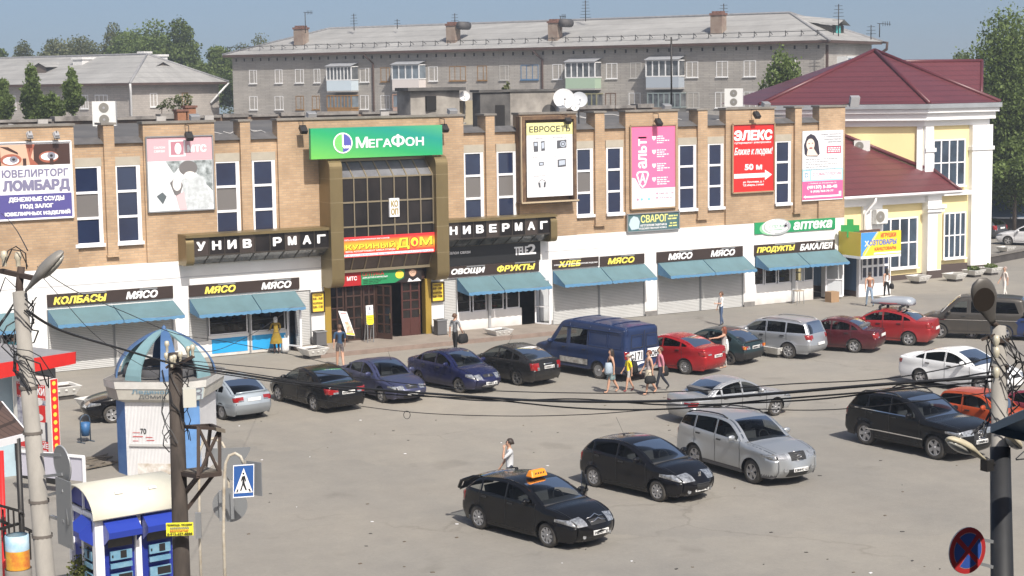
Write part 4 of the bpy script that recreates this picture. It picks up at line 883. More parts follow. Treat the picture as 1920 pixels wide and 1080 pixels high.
mb=MB();p=ra[5];q=ra[1].lerp(ra[2],.5)
b0_,b1_=p.lerp(q,.30)+Vector((0,0,.4)),p.lerp(q,.74);tip=Vector((q.x,q.y,0)).lerp(Vector((p.x,p.y,0)),.28);dz=17.1
dirn=(q-p);dirn.z=0;dirn.normalize();sd=dirn.cross(Vector((0,0,1)))
r_a=p+Vector((0,0,-.15));r_b=Vector((tip.x,tip.y,16.9))
for s_ in (1,-1): mb.poly([r_a,r_b+dirn*.6,r_b+sd*1.7*s_+Vector((0,0,-.55))+dirn*.6,r_a+sd*.5*s_-Vector((0,0,.5))])
o=mb.build('dormer',SLATE,blk,fix=False)
mb=MB();mb.poly([r_b+sd*1.5+Vector((0,0,-.55)),r_b+sd*1.5+Vector((0,0,-1.6)),r_b-sd*1.5+Vector((0,0,-1.6)),r_b-sd*1.5+Vector((0,0,-.55)),r_b-Vector((0,0,.05))]);mb.poly([r_b-sd*1.5*-1+Vector((0,0,-.55)),r_b+sd*1.5+Vector((0,0,-1.9)),r_a+sd*.4+Vector((0,0,-1.2)),r_a+sd*.4+Vector((0,0,-.5))]);q=mb.build('dormer_face',mat('dormer_dark',(.05,.045,.04),.9),blk,fix=False);q.parent=o
mb=MB();mb.obox(r_b+Vector((0,0,-1.0))+dirn*.03,sd*.55,dirn*.03,Vector((0,0,.45)));q=mb.build('dormer_shutter',mat('teal_shutter',(.07,.36,.35),.6),blk);q.parent=o
CHIM=mat('chimney_brick',(.29,.235,.19),.9,noise=.4,nscale=1.5,col2=(.20,.14,.11));CAPR=mat('chimney_cap_red',(.20,.10,.075),.9,noise=.4,nscale=3)
for k,(u,v,w) in enumerate(((565,82,26),(850,77,24),(1041,73,24),(1347,60,28))):
    r=ray(u,v);n_=(ra[1]-ra[0]).cross(ra[4]-ra[0]).normalized();t=(ra[0]-EYE).dot(n_)/r.dot(n_);p=EYE+r*t;s_=w*.42*((p-EYE).dot(FWD))/FPX
    mb=MB();mb.obox(p+Vector((0,0,.55)),W.d*s_,W.n*.5,Vector((0,0,1.0)));o=mb.build('chimney',CHIM,blk)
    mb=MB();mb.obox(p+Vector((0,0,1.62)),W.d*(s_+.08),W.n*.58,Vector((0,0,.1)))
    for i in (-1,0,1): mb.obox(p+W.d*s_*.65*i+Vector((0,0,1.8)),W.d*s_*.2,W.n*.4,Vector((0,0,.1)))
    q=mb.build('chimney_cap',CAPR,blk);q.parent=o
    if k in (1,2): mb=MB();mb.tube([p+W.d*(s_+.6)+Vector((0,0,1.5))+W.n*.6,p+W.d*(s_+.6)+Vector((0,0,1.5))-W.n*1.0],.42,10);q=mb.build('roof_hatch',mat('hatch_dark',(.07,.065,.065),.7),blk)
def antenna(u,v0,v1,d,label,arms=0,wide=0.):
    p=AT(u,v0,d);zt=AT(u,v1,d).z;t=thing('roof_antenna',label,'antenna',p,group='antennas on the apartment roofs')
    mb=MB();mb.tube([p,(p.x,p.y,zt)],.045,5);mb.build('mast',DKM,t);mb=MB()
    for i in range(arms): z=zt-.15-i*.3;q=W.d*(.35+.05*i);mb.bar((p.x-q.x,p.y-q.y,z),(p.x+q.x,p.y+q.y,z),.035)
    if wide: q=W.d*wide;mb.bar((p.x-q.x*.2,p.y-q.y*.2,zt),(p.x+q.x,p.y+q.y,zt-.1),.05);[mb.bar(Vector((p.x,p.y,zt-.05))+q*k-Vector((0,0,.2)),Vector((p.x,p.y,zt-.05))+q*k+Vector((0,0,.2)),.03) for k in (.3,.5,.7,.9)]
    if mb.v: mb.build('antenna_elements',DKM,t)
antenna(573,62,23,186,'thin antenna with one long crossbar by the left chimney',0,1.0);antenna(664,57,26,186,'short antenna mast on the ridge right of the left chimney',4);antenna(745,54,36,183,'lowest antenna mast on the ridge between two chimneys',2)
antenna(853,48,25,179,'antenna mast above the second chimney',3);antenna(1098,40,1,172,'tallest antenna mast at the middle of the ridge',6);antenna(1051,57,30,167,'antenna with short side arm behind the third chimney',0,.6)
antenna(1357,40,7,162,'antenna mast beside the right chimney',3);antenna(1572,68,8,152,'tall antenna over the dormer with teal shutter',5);antenna(1649,70,44,152,'antenna at the right end of the roof with crossbar',0,1.0);antenna(1633,74,47,152,'leaning short antenna at the right roof end',3);antenna(1259,195,70,88,'tall thin mast standing on the store roof',1)
# ---------------------------------------------------------------- lower block at the left
LB=AT(245,170,185);RB=AT(391,170,194.5);u_=(RB-LB);u_.z=0;u_.normalize();lf=Vector((-u_.y,u_.x,0));LLp=LB+lf*46
ZE2=12.0
lbk=thing('low_apartment_block','lower grey block with pale hip roof and white chimneys at the left','building',(LB.x,LB.y,0))
A2,B2,C2,D2=[Vector((q.x,q.y,0)) for q in (LLp,LB,LB+u_*13.2,LLp+u_*13.2)]
mb=MB();mb.prism([A2,B2,C2,D2],(0,0,ZE2));mb.build('brick_wall',brickmat('grey_block_wall',(.43,.39,.355),(.37,.335,.305),(.31,.29,.27),w=.5,h=.2,ms=.02,dirt=.25,nsc=.25),lbk)
rb=hiproof(lbk,A2,B2,C2,D2,ZE2+.1,15.2,.8,8,5.0,M=SLATE)
W3=Wall(B2,C2);W4=Wall(A2,B2)
for u,w,k in ((288,14,0),(347,12,2)): a0=W3.at(u-w/2,185)[0];a1=W3.at(u+w/2,185)[0];window(W3,lbk,a0,a1,9.5,11.0,FM[k],t=.11)
for u,w in ((158,15),(190,24),(100,22),(60,20),(20,20)): a0=W4.at(u-w/2,185)[0];a1=W4.at(u+w/2,185)[0];window(W4,lbk,a0,a1,9.4,10.9,PVC2,nv=2,t=.1)
WCH=mat('whitewashed_chimney',(.68,.67,.66),.9,noise=.15)
for u,v,w,d in ((158,130,32,196),(299,124,24,200),(272,118,18,204)):
    p=AT(u,v,d);s_=w/2*d/FPX;mb=MB();mb.obox(p-Vector((0,0,.4)),u_*s_,lf*s_*.8,Vector((0,0,1.5)));o=mb.build('chimney',WCH,lbk)
    mb=MB();mb.obox(p+Vector((0,0,1.2)),u_*(s_+.12),lf*(s_*.8+.12),Vector((0,0,.12)));q=mb.build('chimney_cap',WCH,lbk);q.parent=o
def dormer2(Wd,u,v,out,par):
    a,z=Wd.at(u,v,-2.0);p=Wd.w(a,z,-2.0);n_=Wd.n
    mb=MB();mb.poly([p+Wd.d*-1.2+Vector((0,0,.75)),p+Vector((0,0,1.25)),p-n_*4.5+Vector((0,0,1.35)),p-n_*3.2-Wd.d*1.2+Vector((0,0,.8))]);mb.poly([p+Wd.d*1.2+Vector((0,0,.75)),p+Vector((0,0,1.25)),p-n_*4.5+Vector((0,0,1.35)),p-n_*3.2+Wd.d*1.2+Vector((0,0,.8))]);o=mb.build('dormer',SLATE,par,fix=False)
    mb=MB();mb.poly([p-Wd.d*1.0-n_*.2-Vector((0,0,.5)),p+Wd.d*1.0-n_*.2-Vector((0,0,.5)),p+Wd.d*1.0-n_*.2+Vector((0,0,.75)),p-n_*.2+Vector((0,0,1.15)),p-Wd.d*1.0-n_*.2+Vector((0,0,.75))]);q=mb.build('dormer_face',mat('dormer_wood',(.12,.095,.08),.9),par,fix=False);q.parent=o
dormer2(W3,307,138,2,lbk);dormer2(W4,73,139,2,lbk)
mb=MB();p=B2+Vector((0,0,ZE2));mb.tube([rb[1]+Vector((0,0,-.1)),p+W3.n*.15+W4.n*.15-Vector((0,0,1.0)),p+W3.n*.15+W4.n*.15-Vector((0,0,9))],.12,6);mb.build('downpipe',PVC2,lbk)
mb=MB();p=C2+Vector((0,0,ZE2));mb.tube([rb[2]+Vector((0,0,-.1)),p+W3.n*.15+Vector((0,0,-2.2))-u_*1.5],.12,6);mb.build('downpipe',PVC2,lbk)
# ================================================================ yellow corner building at the right
YW=mat('yellow_render',(.80,.675,.36),.85,noise=.06,nscale=.6);YWH=mat('white_render',(.80,.80,.80),.8,noise=.06,nscale=.8);PLN=mat('brown_plinth',(.075,.055,.05),.85)
TILE=brickmat('burgundy_metal_tile',(.130,.034,.040),(.118,.030,.036),(.085,.022,.026),w=.35,h=.30,ms=.03,dirt=.12,nsc=.3,rough=.4)
GUT=mat('zinc_gutter',(.36,.38,.40),.45,.3,noise=.2,nscale=1)
yb_=thing('yellow_building','yellow and white corner building with burgundy tiled roofs right of the brick store','building',(76,78,0))
YT=77.0;xA=F(1730,300,YT).x;xR=F(1849,300,YT).x;ZC0=F(1780,224,YT).z;ZC1=F(1780,194,YT-.6).z
sA=Vector((xA,YT,0));sB=sA+Vector((-1,1,0)).normalized()*9.5;sC=Vector((xR,YT,0));sD=sC+Vector((0,12,0));sE=sB+Vector((3,8,0))
mb=MB();mb.prism([sB,sA,sC,sD,sE],(0,0,ZC0));mb.build('yellow_wall',YW,yb_)
WF=Wall(sA,sC);WCf=Wall(sB,sA)
def ring_prism(Ws,o,z0,z1,mb):
    pts=[]
    a=Vector((-1,1,0)).normalized();n1,n2=WCf.n,WF.n
    m_=(n1+n2);m_=m_/m_.dot(n2)
    P=[sB+n1*o,sA+m_*o,sC+n2*o+Vector((o*.3,0,0)),sD+Vector((o*.3,0,0)),sD-Vector((.3,0,0)),sC+Vector((-.3,.3,0)),sA+Vector((.3,.3,0)),sB+Vector((.2,.2,0))]
    mb.prism([p+Vector((0,0,z0)) for p in P],(0,0,z1-z0))
zc=[ZC0,ZC0+(ZC1-ZC0)*.45,ZC0+(ZC1-ZC0)*.72,ZC1]
for nm,o,a,b,M in (('cornice',.18,zc[0]-.35,zc[0],YWH),('cornice',.55,zc[0]+.002,zc[1],YWH),('cornice',.78,zc[1]+.002,zc[2],YWH),('gutter',.95,zc[2]+.002,zc[3],GUT)):
    mb=MB();ring_prism(None,o,a,b,mb);mb.build(nm,M,yb_)
zt=zc[0]-.36
mb=MB();WF.box(mb,.02,F(1746,300,YT).x-xA,.0,zt,.002,.2);WCf.box(mb,9.5-.35,9.5,5.2,zt,.002,.16);WF.box(mb,-.0,F(1748,300,YT).x-xA+.06,zt-1.5,zt-1.28,.2,.28);mb.build('corner_pilaster',YWH,yb_)
cx0=F(1815,350,YT).x-xA;cx1=xR-xA
mb=MB();WF.box(mb,cx0,cx1+.2,.32,zt,.002,.32);WF.box(mb,cx0-.08,cx1+.28,zt-1.5,zt-1.28,.002,.4);mb.prism([sC+Vector((.2,-.32,.32)),sC+Vector((.2,4,.32)),sC+Vector((.02,4,.32)),sC+Vector((.02,-.1,.32))],(0,0,zt-.32));mb.build('corner_column',YWH,yb_)
mb=MB();WF.box(mb,cx0-.05,cx1+.25,0.0,.317,.0,.36);WF.box(mb,-.5,cx0-.06,0,.5,.002,.1);mb.build('plinth',PLN,yb_)
def px_win(Wl,u0,v0,u1,v1,nv,nh,off=.0):
    a0,z1=Wl.at(u0,v0,off);a1,z0=Wl.at(u1,v1,off);return window(Wl,yb_,a0,a1,z0,z1,PVC,nv,nh,off+.14,.085,YGL,rec=.12)
YGL=mat('yellow_building_glass',(.018,.027,.042),.06,spec=.6,noise=.7,nscale=.8,col2=(.06,.09,.13))
px_win(WF,1747,262,1806,347,3,1);px_win(WF,1767,399,1807,482,3,1)
mb=MB();a0=WF.at(1735,362)[0];WF.box(mb,a0,cx0-.09,WF.at(1790,365)[1],WF.at(1790,357)[1],.002,.4);mb.build('ledge',YWH,yb_)
YG=75.72;wx0,wx1=62.55,F(1728,450,YG).x;zE=F(1650,366,YG-.55).z
mb=MB();mb.box(wx0,wx1,YG,YG+6,0,zE-.1);mb.build('wing_wall',YW,yb_)
WW=Wall((wx0,YG),(wx1,YG))
mb=MB();mb.box(wx1,F(1765,450,YG-.5).x,YG-.5,YT-.003,.0,zE-.1);o=mb.build('wing_pilaster',YWH,yb_)
pxa,pxb=wx1,F(1765,450,YG-.5).x
mb=MB();mb.box(pxa-.12,pxb+.12,YG-.62,YG-.502,zE-1.15,zE-.95);mb.box(pxa-.2,pxb+.2,YG-.7,YG-.503,zE-.949,zE-.75);q=mb.build('capital',YWH,yb_);q.parent=o
mb=MB();mb.box(pxa+.75,pxa+1.05,YG-.505,YG-.49,.5,zE-1.3);q=mb.build('yellow_inset',YW,yb_);q.parent=o
mb=MB();mb.box(wx0,pxa,YG-.3,YG-.002,zE-.6,zE-.1);mb.box(wx0,F(1606,420,YG).x,YG-.12,YG-.003,.3,zE-.602) if False else None;mb.build('wing_frieze',mat('shaded_white',(.72,.72,.72),.8),yb_)
mb=MB();xa=F(1614,420,YG).x;xb=F(1650,420,YG).x;mb.box(xa,xb,YG-.2,YG-.003,.3,zE-.602);mb.build('wing_pilaster',YWH,yb_)
mb=MB();mb.box(wx0,pxa-.003,YG-.1,YG-.003,0,.298);mb.box(pxa-.06,pxb+.06,YG-.56,YG-.504,0,.45);mb.build('plinth',PLN,yb_)
a0,z1=WW.at(1650,410);a1,z0=WW.at(1717,500);window(WW,yb_,a0,a1,z0,z1,PVC,3,1,.14,.095,YGL,rec=.12)
ye=YG-.75;zA=F(1735,318,YT).z;kz=(zA-zE)/(YT-ye);xe=F(1802,352,ye).x;xh=F(1747,317,YT).x
mb=MB();yB=ye+7;mb.add([(wx0-.1,ye,zE),(xe,ye,zE),(xh,YT,zA),(xA-.2,YT+.1,zA+.05),(xA-5.2,YT+5.2,zA+5.2*kz),(wx0-.1,YT+5.2,zA+5.2*kz)],[(0,1,2,3,4,5)]);mb.poly([(xe,ye,zE),(xe+.35,YT,zE),(xh,YT,zA)]);mb.build('wing_roof',TILE,yb_,fix=False)
mb=MB();mb.tube([(xA+.05,YT-.05,zA+.12),(xA-5.2,YT+5.1,zA+5.2*kz+.12)],.13,6);mb.tube([(xe,ye,zE+.03),(xh,YT,zA+.05)],.1,6);mb.build('ridge_cap',mat('burgundy_cap',(.10,.02,.026),.4),yb_)
mb=MB();mb.tube([(wx0-.1,ye-.08,zE-.03),(xe,ye-.08,zE-.03)],.09,6);mb.box(wx0,xe,ye+.02,YG-.01,zE-.16,zE-.06);xd=F(1620,430,YG-.2).x
mb.build('gutter',PVC,yb_);mb=MB();xg=F(1641,365,ye).x;mb.tube([(xg,ye-.05,zE-.1),(xg,ye,zE-.35),(xd,YG-.3,zE-1.0),(xd,YG-.3,.3)],.075,8);mb.build('downpipe',PVC,yb_)
pk=AT(1640,95,(Vector((xA,YT,0))-EYE).dot(FWD)+5.5);zr_=ZC1+.02;n1,n2=WCf.n,WF.n;m_=(n1+n2);m_=m_/m_.dot(n2)
e0=sA+m_*.85;e1_=sC+n2*.85+Vector((.2,0,0));e2_=sB+n1*.85
for q in (e0,e1_,e2_): q.z=zr_
e3=e2_+Vector((4,9,0));e4=e1_+Vector((0,12,0))
mb=MB();mb.poly([e2_,e0,pk]);mb.poly([e0,e1_,pk]);mb.poly([e3,e2_,pk]);mb.poly([e1_,e4,pk]);mb.poly([e4,e3,pk]);mb.build('tower_roof',TILE,yb_,fix=False)
mb=MB()
for q in (e0,e2_,e1_): mb.tube([q+Vector((0,0,.03)),pk+Vector((0,0,.03))],.14,6)
mb.build('ridge_cap',MATS['burgundy_cap'],yb_)
dR=(pk-EYE).dot(FWD)+2.5;g0,g1=AT(1640,116,dR),AT(1841,116,dR+3.5);gz=g0.z;g1.z=gz
gd=(g1-g0);gd.z=0;gd.normalize();gp=-ray(1842,150);gp.z=0;gp.normalize();ev=g1+gp*4.2;ev.z=zr_;ev0=g0+gp*4.2;ev0.z=zr_
mb=MB();mb.poly([ev0,ev,g1,g0]);mb.poly([g0,g1,g1-gp*4.2-Vector((0,0,gz-zr_)),g0-gp*4.2-Vector((0,0,gz-zr_))]);mb.build('range_roof',TILE,yb_,fix=False)
mb=MB();mb.tube([g0,g1],.14,6);mb.tube([g1,ev],.12,6);mb.build('ridge_cap',MATS['burgundy_cap'],yb_)
vb_=thing('entrance_vestibule','white glazed entrance vestibule with blue side wall below the yellow and blue sign','vestibule',(64.5,71.5,0))
vx0,vx1,vy=F(1611,520,71).x,F(1670,520,71).x,71.0;vz=3.0
mb=MB();mb.box(vx0,vx0+.05,vy+.2,YG,.3,vz);mb.build('blue_side',mat('blue_side_panel',(.13,.22,.37),.5,noise=.3,nscale=1.5,stretch=(1,6,.4)),vb_)
mb=MB();mb.box(vx0-.02,vx0+.18,vy,vy+.2,0,vz);mb.box(vx1-.12,vx1,vy,YG,0,vz);mb.box(vx0,vx1,vy,YG,vz,vz+.08);mb.box(vx0+.18,vx1-.12,vy+.02,vy+.1,0,.9);mb.build('vestibule_frame',PVC,vb_)
mb=MB();mb.box(vx0-.03,vx0+.04,vy+.21,YG,0,.298);mb.build('vestibule_plinth',PLN,vb_)
mb=MB();n=5
for i in range(n+1): x=vx0+.18+(vx1-vx0-.3)*i/n;mb.box(x-.055,x+.055,vy+.0,vy+.09,.9,vz)
for z in (.9,1.55,2.2,2.85): mb.box(vx0+.18,vx1-.12,vy+.003,vy+.087,z,z+.12)
o=mb.build('glazed_door',PVC,vb_);mb=MB();mb.add([(vx0+.18,vy+.05,.9),(vx1-.12,vy+.05,.9),(vx1-.12,vy+.05,vz),(vx0+.18,vy+.05,vz)],[(0,1,2,3)]);q=mb.build('pane',NAVY,vb_,fix=False);q.parent=o
ys=69.6;a,b=F(1614.6,436.8,ys),F(1689,475,ys);P=Panel((a.x,ys,b.z),(1,0,0),(0,0,1),b.x-a.x,a.z-b.z);SY=C('box_sign_yellow',.82,.60,.04)
bs_=sign('household_goods_sign','yellow and blue box sign for household goods over the vestibule',P,SY,[
    ('blue_field',C('box_sign_blue',.06,.27,.72),shapes([(0,0),(.40,0),(.05,.86),(.04,1),(0,1)])),('stripe',C('stripe_pale',.85,.75,.35),shapes([(.40,0),(.44,0),(.09,1),(.05,1)],d=.01)),
    ('white_foot',LWHITE,shapes([(.33,.88),(1,.88),(1,.96),(.31,.96)],d=.008)),('red_lettering',LRED,tx(('ИГРУШКИ',.49,.07,.87,.25),('КАНЦТОВАРЫ',.34,.66,.87,.82))),
    ('blue_lettering',C('letter_blue',.10,.17,.55),tx(('ОЗТОВАРЫ',.20,.34,.88,.56,dict(bold=.03)))),('yellow_letter',C('letter_pale_yellow',.85,.8,.45),tx(('Х',.09,.36,.19,.58,dict(bold=.03))))],th=.08)
mb=MB();z0,z1=b.z,a.z;mb.box(a.x,a.x+.06,ys+.085,ys+1.75,z0,z1);mb.build('side_board',mat('side_board_yellow',(.60,.46,.05),.5),bs_)
mb=MB();mb.box(a.x+.061,b.x,ys+1.6,ys+1.75,z0,z1-.05);mb.box(a.x+.06,b.x,ys+.1,ys+1.6,z0+.02,z0+.08);mb.build('sign_frame',mat('sign_frame_brown',(.11,.06,.05),.7),bs_)
mb=MB();mb.box(a.x-.01,b.x,ys-.012,ys+1.75,z0-.14,z0-.003);mb.build('foot_trim',PVC,bs_)
cr_=thing('pharmacy_cross','green pharmacy cross standing out from the corner of the store','cross sign',(62.6,71,4.2));c=F(1594,428,70.6);GR3=C('cross_green',.03,.30,.07)
mb=MB();ax=Vector((.78,-.62,0)).normalized();nn=Vector((-.62,-.78,0)).normalized();s1,s2=.17,.48
for dxy in (0,.1): mb.obox(c+nn*-.0,ax*(s1 if dxy == 0 else s2),nn*(.1 if dxy == 0 else .098),Vector((0,0,s2 if dxy == 0 else s1)))
mb.build('cross_body',GR3,cr_);mb=MB();mb.bar(c-nn*.1,(62.5,D-.02,c.z),.05);mb.build('bracket',GREYM,cr_)
# ================================================================ things on the store roof
STC=mat('stained_concrete',(.40,.37,.33),.9,noise=.45,nscale=.8,col2=(.17,.155,.14),bump=.2,bscale=5)
DKC=mat('dark_concrete',(.05,.048,.047),.9,noise=.5,nscale=1.2,col2=(.12,.115,.11))
yS=80.
a,b=F(770,210,yS),F(862,210,yS);zt=F(800,170,yS).z
sh=thing('roof_stair_head','pale concrete stair head with dark doorway on the store roof above the entrance','roof structure',((a.x+b.x)/2,yS+1.5,9.3))
mb=MB();P=[(a.x,yS+1.5),(a.x,yS)]+[(a.x+(b.x-a.x)*k/8,yS-.35*math.sin(math.pi*k/8)) for k in range(1,8)]+[(b.x,yS),(b.x,yS+1.5)];mb.prism([(x,y,9.2) for x,y in P],(0,0,zt-9.2));mb.build('wall',STC,sh)
mb=MB();mb.prism([(x+(-.25 if x < (a.x+b.x)/2 else .25),y-.25,zt) for x,y in P],(0,0,.16));mb.build('flat_roof',DKC,sh)
d0,d1=F(798,190,yS-.3).x,F(816,190,yS-.3).x;mb=MB();mb.box(d0,d1,yS-.42,yS+.1,F(806,207,yS-.3).z,F(806,180,yS-.3).z);mb.build('doorway',BLACK,sh)
mb=MB();mb.box(b.x+.02,b.x+1.6,yS+.4,yS+1.4,9.2,zt-.55);mb.build('side_wall',mat('cream_concrete',(.42,.36,.26),.9,noise=.3,nscale=1),sh)
yV=76.5;a,b,c=F(901,215,yV),F(957,215,yV),F(1046,205,yV);zt=F(930,172,yV).z
vh=thing('roof_vent_house','square concrete vent house with shaded left face and open doorway on the store roof','roof structure',((a.x+c.x)/2,yV+1,9.3))
mb=MB();mb.box(b.x,c.x,yV,yV+.8,9.2,zt-.02);mb.build('wall',STC,vh)
mb=MB();mb.box(a.x,b.x-.003,yV+.02,yV+.8,9.2,zt-.03);mb.build('shaded_wall',DKC,vh);mb=MB();mb.box(a.x-.1,c.x+.1,yV-.08,yV+.9,zt-.018,zt+.1);mb.build('roof_slab',DKC,vh)  # left face coloured darker to carry its shade beside the lit right wall
mb=MB();d0,d1=F(929,200,yV).x,F(946,200,yV).x;mb.box(d0,d1,yV-.02,yV+.1,9.22,F(938,197,yV).z);mb.build('doorway',BLACK,vh)
mb=MB();mb.disc((c.x-.55,yV-.01,zt-1.1),(0,-1,0),.42,18);mb.build('round_opening',DKC,vh,fix=False)
DISH=mat('dish_white',(.66,.66,.66),.5,noise=.08)
def dish(u,v,r,y,label,az=-.45,M=DISH,pole=True,zb=None):
    c=F(u,v,y);t=thing('satellite_dish',label,'satellite dish',(c.x,c.y,zb if zb is not None else c.z-r),group='satellite dishes');d=Vector((az,-1,.45)).normalized()
    q=d.to_track_quat('Z','Y').to_matrix();mb=MB();pr_=[(0.001,0)]+[(r*k/6,.28*r*(k/6)**2) for k in range(1,7)]
    m2=MB();m2.lathe(pr_,n=24);mb.sh().add([c+q@p for p in m2.v],m2.f);mb.build('reflector',M,t,fix=False)
    mb=MB();f_=c+d*r*.95-Vector((0,0,r*.3));mb.tube([c-Vector((0,0,r*.9)),f_],.03*max(r,.5),5);mb.obox(f_,(r*.08,0,0),(0,r*.1,0),(0,0,r*.08));mb.build('feed_arm',LAMPG,t)
    if pole: mb=MB();mb.tube([c-d*.05,c-d*.25-Vector((0,0,.1)),(c.x-d.x*.25,c.y-d.y*.25,zb if zb is not None else c.z-r*1.5)],.05,6);mb.build('mast',GREYM,t)
dish(1057,187,.55,76.,'largest white satellite dish on the store roof',zb=9.4);dish(1086,188,.42,76.6,'grey dish half behind the largest one',M=mat('dish_grey',(.48,.50,.53),.5),zb=9.4);dish(1078,201,.22,75.6,'smallest dish below the largest one',zb=9.4)
dish(871,181,.28,80.,'small dish on the stair head side wall',zb=9.8)
ACW=mat('conditioner_white',(.68,.68,.66),.5,noise=.06);ACG=mat('fan_grille_grey',(.20,.19,.17),.6)
def aircon(c,w,h,dep,n_,label,fans=1,right=None,vertical=False):
    n_=Vector(n_).normalized();x=n_.cross(Vector((0,0,1)))*-1;t=thing('air_conditioner',label,'air conditioner',c-Vector((0,0,h/2)),group='outdoor air conditioner units')
    c=Vector(c);mb=MB();mb.obox(c,x*w/2,n_*dep/2,Vector((0,0,h/2)));mb.build('casing',ACW,t)
    for k in range(fans):
        f=c+n_*(dep/2+.012)+(Vector((0,0,h*.24*(1 if k == 0 else -1))) if vertical else x*(-.16*w));r=min(w,h/(2 if vertical else 1))*.40
        mb=MB();mb.disc(f,n_,r,24);o=mb.build('fan_grille',ACG,t,fix=False)
        mb=MB();mb.disc(f+n_*.01,n_,r*.25,12);q=mb.build('fan_hub',LAMPG,t,fix=False);q.parent=o
    mb=MB();
    for s_ in (-1,1): mb.obox(c+x*s_*w*.35-Vector((0,0,h/2+.03)),x*.03,n_*dep*.5,Vector((0,0,.03)))
    mb.build('bracket',GREYM,t)
c=F(196,213,74.0);aircon(c,.98,1.05,.4,(-.45,-1,0),'tall twin fan air conditioner on the store roof at the left',2,vertical=True)
c=F(1376,183,78.0);aircon(c,1.0,1.0,.4,(-.9,-1,0),'white twin fan air conditioner on the store roof near the burgundy roof',2,vertical=True)
a_,z_=WCf.at(1617,273);aircon(WCf.w(a_,z_,.3),.92,.62,.35,WCf.n,'air conditioner on the yellow wall above the lower burgundy roof');a_,z_=WW.at(1640,405);aircon(WW.w(a_,z_,.45),.85,.8,.35,(0,-1,0),'air conditioner on the white pilaster beside the drainpipe')
c=F(1602,190,71.2);t=thing('floodlight','grey floodlight on the roof corner pointing down the square','floodlight',c);mb=MB();mb.obox(c,(.22,-.1,0),(.05,.12,.05),(0,-.05,.26));mb.build('lamp_housing',LAMPG,t);mb=MB();mb.bar(c+Vector((-.1,.1,-.1)),(62.2,D+.2,10.2),.05);mb.build('arm',DKM,t)
RVENT=mat('vent_brick',(.34,.16,.09),.9,noise=.3)
for u,v,lb in ((339,219,'larger orange brick vent stack on the store roof behind the pink poster'),(355,212,'smaller brick vent stack behind the larger one')):
    c=F(u,v,79.);t=thing('roof_vent',lb,'vent',c-Vector((0,0,.4)),group='brick vents on the store roof');mb=MB();mb.obox(c-Vector((0,0,.3)),(.24,0,0),(0,.24,0),(0,0,.55));mb.build('stack',RVENT,t);mb=MB();mb.obox(c+Vector((0,0,.3)),(.30,0,0),(0,.30,0),(0,0,.05));mb.build('cap',CAPR,t)
CAB=mat('cable_grey',(.36,.35,.34),.6);CABK=mat('cable_black',(.02,.02,.022),.6)
rc=MB()
for k in range(16):
    x=random.uniform(20,61);y=random.uniform(72.6,84);L=random.uniform(1.5,5);p=[(x+L*i/7,y+random.uniform(-.25,.25),9.12+(y-72)*.05+random.uniform(.02,.3)) for i in range(8)];rc.tube(p,.03,4)
tag(rc.build('roof_cables',CAB),'loose pale cables lying over the flat roof of the brick store','cables',kind='stuff')
for u,v,lb in ((365,226,'grey floodlight box on the parapet over the pink poster'),(584,221,'grey floodlight box on the parapet by the green sign'),(1053,213,'pale floodlight box on the parapet over the yellow header poster'),(1250,203,'pale floodlight box on the parapet over the pink clinic poster'),(1436,197,'pale floodlight box on the parapet over the red arrow poster'),(848,214,'pale floodlight box on the parapet right of the green sign')):
    c=F(u,v,D+.25);c.z=ZP+.22;t=thing('parapet_floodlight',lb,'floodlight',c,group='floodlight boxes along the parapet');mb=MB();mb.obox(c+Vector((0,0,-.01)),(.2,0,0),(0,.13,.05),(0,-.04,.1));mb.build('lamp_housing',LAMPG,t);mb=MB();mb.obox(c+Vector((0,.02,.11)),(.22,0,0),(0,.09,.03),(0,0,.015));mb.build('visor',GREYM,t)
# ================================================================ cars
import numpy as np
def paint(name,col,rough=.28,metal=0.,dust=.35):
    if name in MATS: return MATS[name]
    M=bpy.data.materials.new(name);M.use_nodes=True;n=M.node_tree;b=n.nodes['Principled BSDF']
    b.inputs['Roughness'].default_value=rough;b.inputs['Metallic'].default_value=metal;b.inputs['Coat Weight'].default_value=.22;b.inputs['Specular IOR Level'].default_value=.25;b.inputs['Coat Roughness'].default_value=.06
    tc=n.nodes.new('ShaderNodeTexCoord');sp=n.nodes.new('ShaderNodeSeparateXYZ');n.links.new(tc.outputs['Object'],sp.inputs[0])
    mr=n.nodes.new('ShaderNodeMapRange');mr.inputs[1].default_value=.15;mr.inputs[2].default_value=.62;mr.inputs[3].default_value=dust;mr.inputs[4].default_value=dust*.12;n.links.new(sp.outputs[2],mr.inputs[0])
    t=n.nodes.new('ShaderNodeTexNoise');t.inputs['Scale'].default_value=3.5;t.inputs['Detail'].default_value=6;n.links.new(tc.outputs['Object'],t.inputs['Vector'])
    mu=n.nodes.new('ShaderNodeMath');mu.operation='MULTIPLY';n.links.new(mr.outputs[0],mu.inputs[0]);n.links.new(t.outputs[0],mu.inputs[1]);mu.use_clamp=True
    m2=n.nodes.new('ShaderNodeMath');m2.operation='MULTIPLY';m2.inputs[1].default_value=1.6;n.links.new(mu.outputs[0],m2.inputs[0])
    mx=n.nodes.new('ShaderNodeMix');mx.data_type='RGBA';mx.inputs[6].default_value=(*col,1);mx.inputs[7].default_value=(.20,.175,.145,1)
    n.links.new(m2.outputs[0],mx.inputs[0]);n.links.new(mx.outputs[2],b.inputs['Base Color'])
    r2=n.nodes.new('ShaderNodeMath');r2.operation='ADD';r2.inputs[1].default_value=rough;n.links.new(m2.outputs[0],r2.inputs[0]);n.links.new(r2.outputs[0],b.inputs['Roughness'])
    MATS[name]=M;return M
